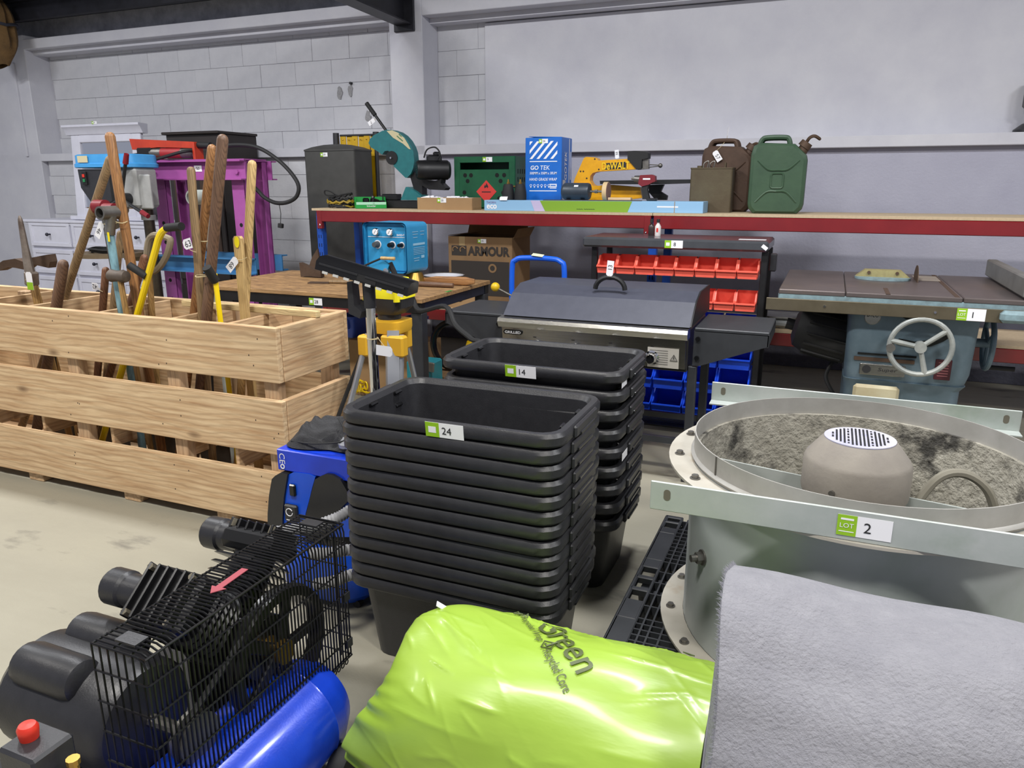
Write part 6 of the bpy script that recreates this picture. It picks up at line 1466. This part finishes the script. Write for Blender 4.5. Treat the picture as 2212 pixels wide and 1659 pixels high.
hb = part('side_bolt', MB().cyl(bx_, bx_+nn*.035, .010, n=10).cyl(bx_+nn*.0, bx_+nn*.004, .022, n=14).cyl(bx_+nn*.004, bx_+nn*.02, .016, n=6), STL, t)
# ================================================================ grey felt roll and green wrapped roll
FELT = mat('felt_grey', (138, 138, 144), 1.0, 0, (122, 122, 129), 26, .8, .005, 130, c3=(124, 124, 131), sc3=5, lo3=.55, hi3=.72)
fy, ry, rz_ = 1.33, .29, .34
fx0, fx1 = -.105, .95
def felt(u, v):
    a = 2*PI*u; x = fx0+(fx1-fx0)*v
    wob = .006*math.sin(5*a+1.3*x*9)+.008*math.sin(3*x*5+2*a)+.003*math.sin(17*a)
    sk = -.055*v
    e = .012*math.sin(3*a)*(1-v)
    return (x+e, fy+(ry+wob)*math.cos(a)+sk, max(.002, rz_+(rz_+wob)*math.sin(a)))
mb = MB().grid(felt, 72, 26, True)
n0 = len(mb.v); nr = 72
mb.f.append(tuple(range(nr-1, -1, -1))); mb.f.append(tuple(range(26*nr, 27*nr)))
t = thing('felt_roll', 'thick roll of grey felt underlay in front of the fan', 'felt roll', (.4, fy, 0))
part('felt', mb, FELT, t, sharp=60)
sp_ = []
for i in range(60):
    a_ = i*.42; r_ = .03+.22*i/60; sp_.append((fx0-.004, fy+r_*math.cos(a_), rz_+r_*1.1*math.sin(a_)))
part('end_spiral', MB().tube(sp_, .005, 5), mat('felt_edge', (122, 122, 130), 1.0), t)
fz = MB(); rf = random.Random(5)
for k in range(900):
    a_ = rf.uniform(.15, PI*1.02); q_ = V(felt(a_/(2*PI), 0)); d_ = V((-rf.uniform(.3, 1), rf.uniform(-.6, .6)+math.cos(a_)*.7, math.sin(a_)*.7+rf.uniform(-.5, .5))).normalized()*rf.uniform(.004, .014)
    w_ = V((0, .0006, .0006)); fz.add([q_-w_, q_+w_, q_+d_], [(0, 1, 2)])
part('edge_fuzz', fz, MATS['felt_edge'], t, kind='stuff')
GW = mat('wrap_green', (150, 180, 66), .38, 0, (138, 170, 56), 5, .6, .0012, 7, (.8, 2.2, 2.2), .12, 4)
gy, gr = 1.34, .222
gx0_, gx1_ = -.80, -.122
rg = random.Random(21); CRE = []
for k in range(95):                                    # creases: lines on the unrolled wrap (x, s)
    CRE.append((rg.uniform(gx0_, gx1_), rg.uniform(-.25, .45), rg.choice((rg.uniform(-.35, .35), rg.uniform(.3, 1.0))), rg.uniform(.03, .2), rg.uniform(.0012, .0048), rg.uniform(.0025, .009)))
def crease(x, s_):
    h = 0.0
    for (cx_, cs_, an, ln, ht, wd) in CRE:
        du, dv = (x-cx_)*math.cos(an)+(s_-cs_)*math.sin(an), -(x-cx_)*math.sin(an)+(s_-cs_)*math.cos(an)+.25*((x-cx_)**2)
        if abs(du) < ln and abs(dv) < 5*wd: h += ht*(1-(du/ln)**2)*math.exp(-abs(dv)/wd)
    k_ = ((x+.40)**2+(s_-.10)**2)**.5          # the printed patch lies flat
    return h*min(1.0, max(.05, (k_-.1)/.06))
def groll(u, v):
    a = 2*PI*u; x = gx0_+(gx1_-gx0_)*v
    s = min(1.0, (max(v, 0)/.14)); s = math.sqrt(max(0, 1-(1-s)**2))
    r_ = gr*(.80+.20*s)
    wob = .004*math.sin(4*a+x*14)+.004*math.sin(x*17+a)*math.sin(2*a)
    aa_ = (a-PI/2+PI) % (2*PI)-PI
    wob += crease(x, gr*aa_)
    low = max(0.0, math.cos(a-PI*1.08))**2
    gath = .008*math.sin(a*26+3*math.sin(a*5))*(1-s)*low*1.2
    return (x-.085*low*(1-s)+.012*math.sin(3*a)*(1-s), gy+(r_+wob+gath)*math.cos(a), max(.003, gr+(r_+wob+gath)*math.sin(a)))
NU, NV = 300, 170
mb = MB().grid(groll, NU, NV, True)
mb.f.append(tuple(range(NV*NU, (NV+1)*NU)))
ring0 = [mb.v[i] for i in range(NU)]
def inner(k, dx, jit): return [(p_[0]*k+(gx0_-.01)*(1-k)+dx+jit*math.sin(i*.41), gy+(p_[1]-gy)*k, gr+(p_[2]-gr)*k) for i, p_ in enumerate(ring0)]
mb.loft([ring0, inner(.72, -.004, .006), inner(.35, .004, .008), inner(.04, .02, 0)], False, True)
t = thing('wrapped_roll', 'underlay roll in shiny crumpled lime green plastic wrap', 'wrapped roll', (-.45, gy, 0))
part('wrap', mb, GW, t, sharp=50)
def ong(x, s_, off=.004):
    """a point on the wrap: place along the roll, arc length from its top towards the camera"""
    a = PI/2+s_/gr; q_ = groll((a/(2*PI)) % 1, (x-gx0_)/(gx1_-gx0_))
    return V(q_)+V((0, math.cos(a), math.sin(a)))*off
def roll_xs(px_, py_):
    d = ray(px_, py_); A = d.y*d.y+d.z*d.z; B = 2*(d.y*(0-gy)+d.z*(EYE-gr)); C_ = gy*gy+(EYE-gr)**2-gr*gr
    q_ = max(0.0, B*B-4*A*C_); k = (-B-math.sqrt(q_))/(2*A); p = V((0, 0, EYE))+d*k
    return V((p.x, gr*((math.atan2(p.z-gr, p.y-gy)-PI/2+PI) % (2*PI)-PI)))
GI_ = mat('print_olive', (74, 84, 44), .5)
def roll_text(txt, a_, b_, h, fat=0.0, sh=0.0):
    A, B = roll_xs(*a_), roll_xs(*b_); L_ = (B-A).length; u = (B-A)/L_; v = V((u.y, -u.x)); c = (A+B)/2
    letters(txt, h, lambda p, q_: ong(c.x+u.x*p+v.x*q_, c.y+u.y*p+v.y*q_), GI_, t, L_, fat, sh, 2)
    return u, v
roll_text('Green', (1180, 1352), (1276, 1450), .062, .008, .1)
roll_text('Recycled Core', (1178, 1408), (1224, 1496), .028, .01)
roll_text('Recycled Wrap', (1128, 1338), (1168, 1386), .024, .008)
for (a_, b_) in (((1176, 1392), (1190, 1402)), ((1116, 1328), (1128, 1334))):
    A, B = roll_xs(*a_), roll_xs(*b_); c = (A+B)/2; e = .011
    fr = MB().tube([ong(c.x+dx*e, c.y+ds*e, .005) for dx, ds in ((-1, -1), (1, -1), (1, 1), (-1, 1))], .0018, 5, True)
    fr.tube([ong(c.x+dx*e, c.y+ds*e, .006) for dx, ds in ((-.5, -.1), (0, .6), (1.5, -1.2))], .0026, 5)
    part('tick_box', fr, GI_, t)
A = roll_xs(1490, 1408); part('triangle_mark', MB().tube([ong(A.x+dx, A.y+ds, .005) for dx, ds in ((-.012, .01), (.012, .01), (0, -.012))], .0016, 5, True), GI_, t)
part('tear', MB().box(tuple(ong(gx0_+.045, -.05, .003)), (.03, .02, .002), (0, .6, .4)), PW, t)
# ================================================================ air compressor
AXX, TZ_, TR = -1.075, .165, .13
BT = mat('tank_blue', (20, 64, 196), .3, .1, (16, 56, 180), 24, .6, .0003, 180, coat=.3)
t = thing('air_compressor', 'blue tanked belt-drive air compressor with wire guard', 'compressor', (AXX, 1.0, 0))
y0_, y1_ = .42, 1.28
prof = [(0, y0_-.045), (.06, y0_-.04), (.105, y0_-.02), (TR, y0_+.03), (TR, y0_+.06), (TR+.003, y0_+.065), (TR, y0_+.07), (TR, y1_-.07), (TR+.003, y1_-.065), (TR, y1_-.06), (TR, y1_-.03), (.105, y1_+.02), (.06, y1_+.04), (0, y1_+.045)]
part('tank', MB().lathe(prof, (AXX, 0, TZ_), 'y', 40), BT, t)
for y in (y0_+.12, y1_-.1):
    part('foot', MB().box((AXX, y, .03), (.2, .05, .06), bev=.008), BT, t)
for x in (AXX-.14, AXX+.14): part('wheel', MB().lathe([(0, -.02), (.02, -.02), (.055, -.022), (.06, -.012), (.06, .012), (.055, .022), (.02, .02), (0, .02)], (x, y1_-.06, .0605), 'x', 24), RUB, t)
part('deck', MB().box((-1.33, 1.02, .20), (.42, .66, .012), bev=.003), BLKM, t)
for y in (.8, 1.24): part('deck_bracket', MB().box((-1.14, y, .19), (.12, .04, .05)), BT, t)
for y in (.75, 1.3): part('deck_leg', MB().box((-1.5, y, .1), (.04, .04, .2)), BLKM, t)
# drive motor across the tank
mxa, mxb, myc, mzc, mr = -1.53, -1.19, .93, .335, .12
part('motor', MB().lathe([(0, mxa-.0), (.07, mxa), (.1, mxa+.012), (mr, mxa+.04), (mr, mxb-.03), (mr-.012, mxb-.01), (.05, mxb), (0, mxb)], (0, myc, mzc), 'x', 36), BLK, t)
part('motor_foot', MB().box(((mxa+mxb)/2, myc, .212), (.22, .2, .02), bev=.004), BLKM, t)
for dy, dz in ((-.055, .112), (.07, .11)):
    cp = part('capacitor_hump', MB().lathe([(0, -1.47), (.03, -1.47), (.043, -1.46), (.046, -1.445), (.046, -1.315), (.042, -1.298), (.03, -1.291), (0, -1.291)], (0, myc+dy, mzc+dz-.012), 'x', 22), BLK, t)
part('motor_shaft', MB().cyl((mxb, myc, mzc), (-1.075, myc, mzc), .014, n=10), STL, t)
part('cord', MB().tube(smooth_path([(mxa+.02, myc-.09, mzc+.05), (mxa-.02, myc-.14, mzc+.02), (mxa+.02, myc-.2, .25), (mxa+.05, myc-.22, .02)], 6), .006, 6), RUB, t)
# twin-cylinder pump
PBK = mat('pump_black', (26, 26, 28), .3, .2)
pxc, pyc, pzc = -1.235, 1.19, .385
part('crankcase', MB().cyl((pxc-.06, pyc, pzc-.02), (pxc+.13, pyc, pzc-.02), .075, n=22).box((pxc+.0, pyc, pzc-.13), (.14, .12, .14), bev=.01), PBK, t)
for s in (-1, 1):
    MC = Matrix.Translation((pxc+.0, pyc, pzc-.02)) @ Matrix.Rotation(-s*math.radians(40), 4, 'X') @ Matrix.Scale(1.22, 4)
    cy = part('cylinder', MB(MC).cyl((0, 0, .06), (0, 0, .16), .042, n=18), PBK, t)
    for k in range(5): part('fin', MB(MC).loft([rrect(.135, .12, .03, .075+k*.017, (0, 0)), rrect(.125, .11, .028, .0795+k*.017, (0, 0))]), PBK, cy)
    hd_ = part('cylinder_head', MB(MC).box((0, 0, .18), (.125, .11, .045), bev=.012), PBK, t)
    for k in range(6): part('fin', MB(MC).box((-.05+k*.02, 0, .207), (.005, .1, .022), (0, 0, 0), .002), PBK, hd_)
    for i in (-1, 1):
        for j in (-1, 1): part('head_bolt', MB(MC).cyl((i*.048, j*.042, .2), (i*.048, j*.042, .216), .0065, n=6), mat('bolt_olive', (112, 106, 92), .45, .6), hd_)
    fl_ = part('air_filter', MB(MC).lathe([(0, -.135), (.03, -.135), (.034, -.13), (.034, -.095), (.03, -.09), (.03, -.05), (0, -.05)], (0, 0, .185), 'x', 22), BLK, t)
# flywheel, pulley and belt inside the guard
fxw = -1.075
fw = part('flywheel', MB().lathe([(.128, -.016), (.15, -.016), (.15, -.006), (.142, 0), (.15, .006), (.15, .016), (.128, .016)], (fxw, pyc, pzc-.02), 'x', 40, True), PBK, t)
for k in range(5): part('spoke', MB(Matrix.Translation((fxw, pyc, pzc-.02)) @ Matrix.Rotation(k*2*PI/5, 4, 'X')).box((0, .07, 0), (.012, .125, .03), bev=.003), PBK, fw)
part('hub', MB().cyl((fxw-.03, pyc, pzc-.02), (fxw+.022, pyc, pzc-.02), .028, n=16), BRASS, fw)
part('motor_pulley', MB().lathe([(0, -.016), (.05, -.016), (.044, 0), (.05, .016), (0, .016)], (fxw, myc, mzc), 'x', 26), STL, t)
bl = arc((pyc, pzc-.02), .148, -PI/2, PI/2, 14, 'yz', fxw)+arc((myc, mzc), .048, PI/2, 1.5*PI, 10, 'yz', fxw)
part('belt', MB().tube(bl, .007, 6, True), RUB, t)
# wire guard: hoops bent over the top, stringers along it
ga, gb_, g0_, g1_, gz0, gz1 = -1.15, -1.02, .80, 1.385, .235, .605
WIRE = mat('guard_wire', (20, 20, 22), .35, .3)
G_ = part('wire_guard', MB().tube([(ga, g0_, gz1), (gb_, g0_, gz1), (gb_, g1_, gz1), (ga, g1_, gz1)], .0026, 6, True), WIRE, t)
hoop = MB().tube([(ga, 0, gz1+.002), (gb_-.02, 0, gz1+.002), (gb_-.005, 0, gz1-.004), (gb_, 0, gz1-.02), (gb_, 0, gz0+.015), (gb_-.01, 0, gz0)], .0022, 5)
inv = INV[t]; hm = tomesh('hoop_wire', hoop, WIRE, 60)
n_h = 54
for k in range(n_h):
    y = g0_+(g1_-g0_)*k/(n_h-1); o = bpy.data.objects.new('hoop_wire', hm); link(o, G_); o.location = V((0, y, 0))-t.location
for z_ in (gz1-.05, gz1-.115, gz1-.18, gz1-.245, gz1-.31, gz0+.01):
    part('stringer', MB().tube([(ga, g0_-.003, z_), (gb_, g0_-.003, z_), (gb_+.003, g0_, z_), (gb_+.003, g1_, z_), (gb_, g1_+.003, z_), (ga, g1_+.003, z_)], .0022, 5), WIRE, G_)
for x in (ga+.045, ga+.09): part('stringer', MB().cyl((x, g0_, gz1-.002), (x, g1_, gz1-.002), .0018, n=5), WIRE, G_)
for y in (g0_, g1_):
    for k in range(7): part('end_wire', MB().cyl((ga+.02*k, y, gz1), (ga+.02*k, y, gz0), .0019, n=5), WIRE, G_)
n_b = 34
for k in range(n_b): 
    y = g0_+.02+(g1_-g0_-.04)*k/(n_b-1); part('hem_loop', MB().tube(arc((y, gz0+.0), .006, 0, 2*PI, 8, 'yz', gb_)[:-1], .0016, 4, True), WIRE, G_) if k % 1 == 0 else None
for y, x in ((g0_+.035, ga+.06), (g1_-.03, ga+.06)): part('clip_plate', MB().box((x, y, gz1+.004), (.05, .03, .004)), BLK, G_)
for z_ in (gz0+.05, gz0+.18): part('clip_plate', MB().box((gb_+.004, g1_-.01, z_), (.006, .022, .022)), BLK, G_)
aR = PZ(517, 1259, gz1+.006)
ar = part('red_arrow', MB(Matrix.Translation((ga+.075, aR.y, gz1+.0055)) @ Matrix.Rotation(PI/2+.05, 4, 'Z')).extr([(-.055, 0), (-.03, .018), (-.03, .008), (.05, .008), (.05, -.008), (-.03, -.008), (-.03, -.018)], 'z', 0, .0015), mat('arrow_red', (150, 66, 76), .6), G_)
# pressure switch with red knob, gauge and valve
sxp, syp = -1.113, .667
part('pressure_switch', MB().box((sxp-.02, syp, .45), (.085, .075, .12), bev=.005), BLK, t)
part('red_knob', MB().lathe([(0, .51), (.0145, .51), (.016, .522), (.0165, .53), (.013, .536), (0, .537)], (sxp-.035, syp, 0), 'z', 18), mat('button_red', (206, 50, 34), .4), t)
part('switch_stem', MB().cyl((sxp-.02, syp, .33), (sxp-.02, syp, .42), .014, n=10), BRASS, t)
part('safety_valve', MB().cyl((sxp+.05, syp+.01, .42), (sxp+.05, syp+.01, .48), .008, n=10).cyl((sxp+.05, syp+.01, .48), (sxp+.05, syp+.01, .49), .011, n=10), BRASS, t)
part('gauge', MB().cyl((sxp+.075, syp-.02, .425), (sxp+.075, syp-.02, .44), .024, n=22), CHROME, t)
part('manifold', MB().cyl((sxp-.02, syp, .40), (sxp+.08, syp-.01, .40), .01, n=10), BRASS, t)
# ================================================================ blue wet vacuum with box and bag on it
VX, VY = -1.50, 2.03
VB = mat('vac_blue', (16, 84, 214), .35, 0, (14, 76, 200), 8, .4); VG = mat('vac_black', (38, 38, 40), .4, 0, (32, 32, 34), 16, .5, .0004, 160)
t = thing('wet_vacuum', 'blue and black wet vacuum cleaner with ribbed grey hose', 'vacuum', (VX, VY, 0))
part('tub', MB().loft([rrect(.30, .30, .09, .02, (VX, VY)), rrect(.35, .34, .1, .05, (VX, VY)), rrect(.36, .35, .1, .20, (VX, VY)), rrect(.34, .33, .1, .235, (VX, VY))]), VB, t)
part('head', MB().loft([rrect(.33, .32, .1, .235, (VX, VY)), rrect(.34, .33, .1, .27, (VX, VY)), rrect(.31, .30, .09, .40, (VX, VY+.005)), rrect(.26, .25, .08, .486, (VX, VY+.01))]), VG, t)
vf = VY-.166
tr = lambda pts, dy=0.0: [(PY(a_, b_, vf+dy).x, PY(a_, b_, vf+dy).z) for a_, b_ in pts]
fp_ = part('front_panel', MB().extr(tr([(622, 1026), (634, 1020), (668, 1024), (681, 1030), (674, 1055), (668, 1080), (660, 1110), (656, 1190), (606, 1190), (610, 1110), (614, 1070)], -.012), 'y', vf-.012, vf+.08), VB, t)
part('side_cover', MB().extr(tr([(594, 1028), (606, 1021), (621, 1025), (620, 1030), (613, 1075), (610, 1120), (610, 1160), (578, 1160), (578, 1110), (581, 1070), (587, 1035)], -.02), 'y', vf-.02, vf+.12), VG, t)
part('side_cover', MB().extr(tr([(680, 1036), (690, 1030), (704, 1024), (718, 1026), (735, 1036), (750, 1062), (754, 1080), (738, 1096), (722, 1120), (712, 1150), (657, 1150), (661, 1110), (669, 1078)], -.02), 'y', vf-.02, vf+.12), VG, t)
part('wing', MB().extr(tr([(712, 1160), (716, 1130), (730, 1095), (745, 1076), (758, 1070), (768, 1080), (766, 1160)], -.0), 'y', vf+.0, vf+.15), VB, t)
part('carry_handle', MB().box((PY(658, 1022, vf).x, VY-.12, .462), (.022, .1, .03), bev=.006), VG, t)
q_ = PY(634, 1058, vf-.012); sw_ = part('rocker_switch', MB().box((q_.x, vf-.016, q_.z), (.024, .012, .042), bev=.004), BLKG, fp_)
q_ = PY(632, 1107, vf-.012); so = part('power_socket', MB().box((q_.x, vf-.017, q_.z), (.052, .016, .062), bev=.005), BLK, fp_)
part('socket_mark', MB().tube(arc((q_.x-.002, q_.z+.006), .013, .5, 2*PI-.1, 16, 'xz', vf-.026), .0016, 5), PW, fp_)
patch('print_line', (q_.x, vf-.0255, q_.z-.022), X3, Z3, .03, .003, PW, fp_)
def ribbed(pts, r, parent):
    P_ = smooth_path(pts, 14); rs = [r*(1.0 if i % 2 else .82) for i in range(len(P_))]
    return part('hose', MB().tube(P_, rs, 12), mat('hose_grey', (150, 150, 152), .55), parent)
ribbed([PY(572, 1152, 1.72), PY(620, 1146, 1.71), PY(680, 1136, 1.71), PY(730, 1118, 1.74), PY(765, 1102, 1.79), V((VX+.2, 1.9, .33))], .019, t)
ribbed([PY(670, 1196, 1.70), PY(710, 1194, 1.72), PY(760, 1188, 1.78), V((VX+.205, 1.9, .22))], .019, t)
ribbed([PY(680, 1262, 1.68), PY(720, 1256, 1.70), PY(768, 1240, 1.78), V((VX+.21, 1.9, .13))], .019, t)
part('hose_cuff', MB().lathe([(0, -.05), (.026, -.05), (.026, .03), (.02, .05), (0, .05)], tuple(PY(568, 1153, 1.72)), 'x', 16), VG, t)
for x in (VX-.13, VX+.13):
    for y in (VY-.11, VY+.11): part('castor', MB().cyl((x, y-.012, .014), (x, y+.012, .014), .0138, n=14), RUB, t)
p0, p1 = PY(600, 985, VY-.17), PY(760, 1000, VY-.17)
z0, z1 = .487, .562
t = thing('flat_blue_box', 'shiny flat blue carton lying on the vacuum cleaner', 'carton', ((p0.x+p1.x)/2, VY, z0))
BXB = mat('carton_royal', (24, 66, 212), .22, 0, (18, 52, 180), 9, .7)
part('carton', MB().box(((p0.x+p1.x)/2+.01, VY-.04, (z0+z1)/2), (p1.x-p0.x+.02, .27, z1-z0-.002), bev=.003), BXB, t)
letters('CE', .022, plane((p0.x+.022, VY-.175, (z0+z1)/2+.006), V((0, 0, -1)), X3), PW, t, .036)
part('recycle_mark', MB().lathe([(.005, -.001), (.009, -.001), (.009, 0), (.005, 0)], (p0.x+.022, VY-.176, z0+.016), 'y', 14, True), PW, t)
t = thing('mesh_bag', 'black mesh bag with clear plastic pieces on the blue carton', 'bag', ((p0.x+p1.x)/2, VY, z1))
bx_ = (p0.x+p1.x)/2+.02
MESH = mat('mesh_black', (24, 24, 27), .6, 0, (40, 40, 44), 300, .4, .002, 400)
def bag(u, v):
    a = 2*PI*u; r_ = (.165+.03*math.sin(2*a+.5)+.02*math.sin(5*a))*(1-v)**.6*(.95 if v else 1)+.003
    z = z1+.004+.062*v**.5*(1+.45*math.sin(a*2+1))+(.014*math.sin(6*a+9*v)+.009*math.sin(13*a-14*v))*min(1, v*3)*(1-v)*1.5
    return (bx_+r_*1.02*math.cos(a)+.03*v, VY-.03+r_*.75*math.sin(a), z)
part('bag', MB().grid(bag, 64, 20, True), MESH, t, sharp=50)
part('drawcord', MB().tube(smooth_path([(bx_-.13, VY-.14, z1+.02), (bx_-.02, VY-.155, z1+.03), (bx_+.08, VY-.13, z1+.05), (bx_+.02, VY-.08, z1+.1)], 6), .003, 6), RUB, t)
part('clear_cap', MB().lathe([(0, 0), (.026, 0), (.028, .012), (.018, .022), (.012, .03), (0, .03)], (bx_+.075, VY-.12, z1+.022), 'z', 18), mat('clear_plastic', (216, 218, 224), .1, 0, trans=.6), t)
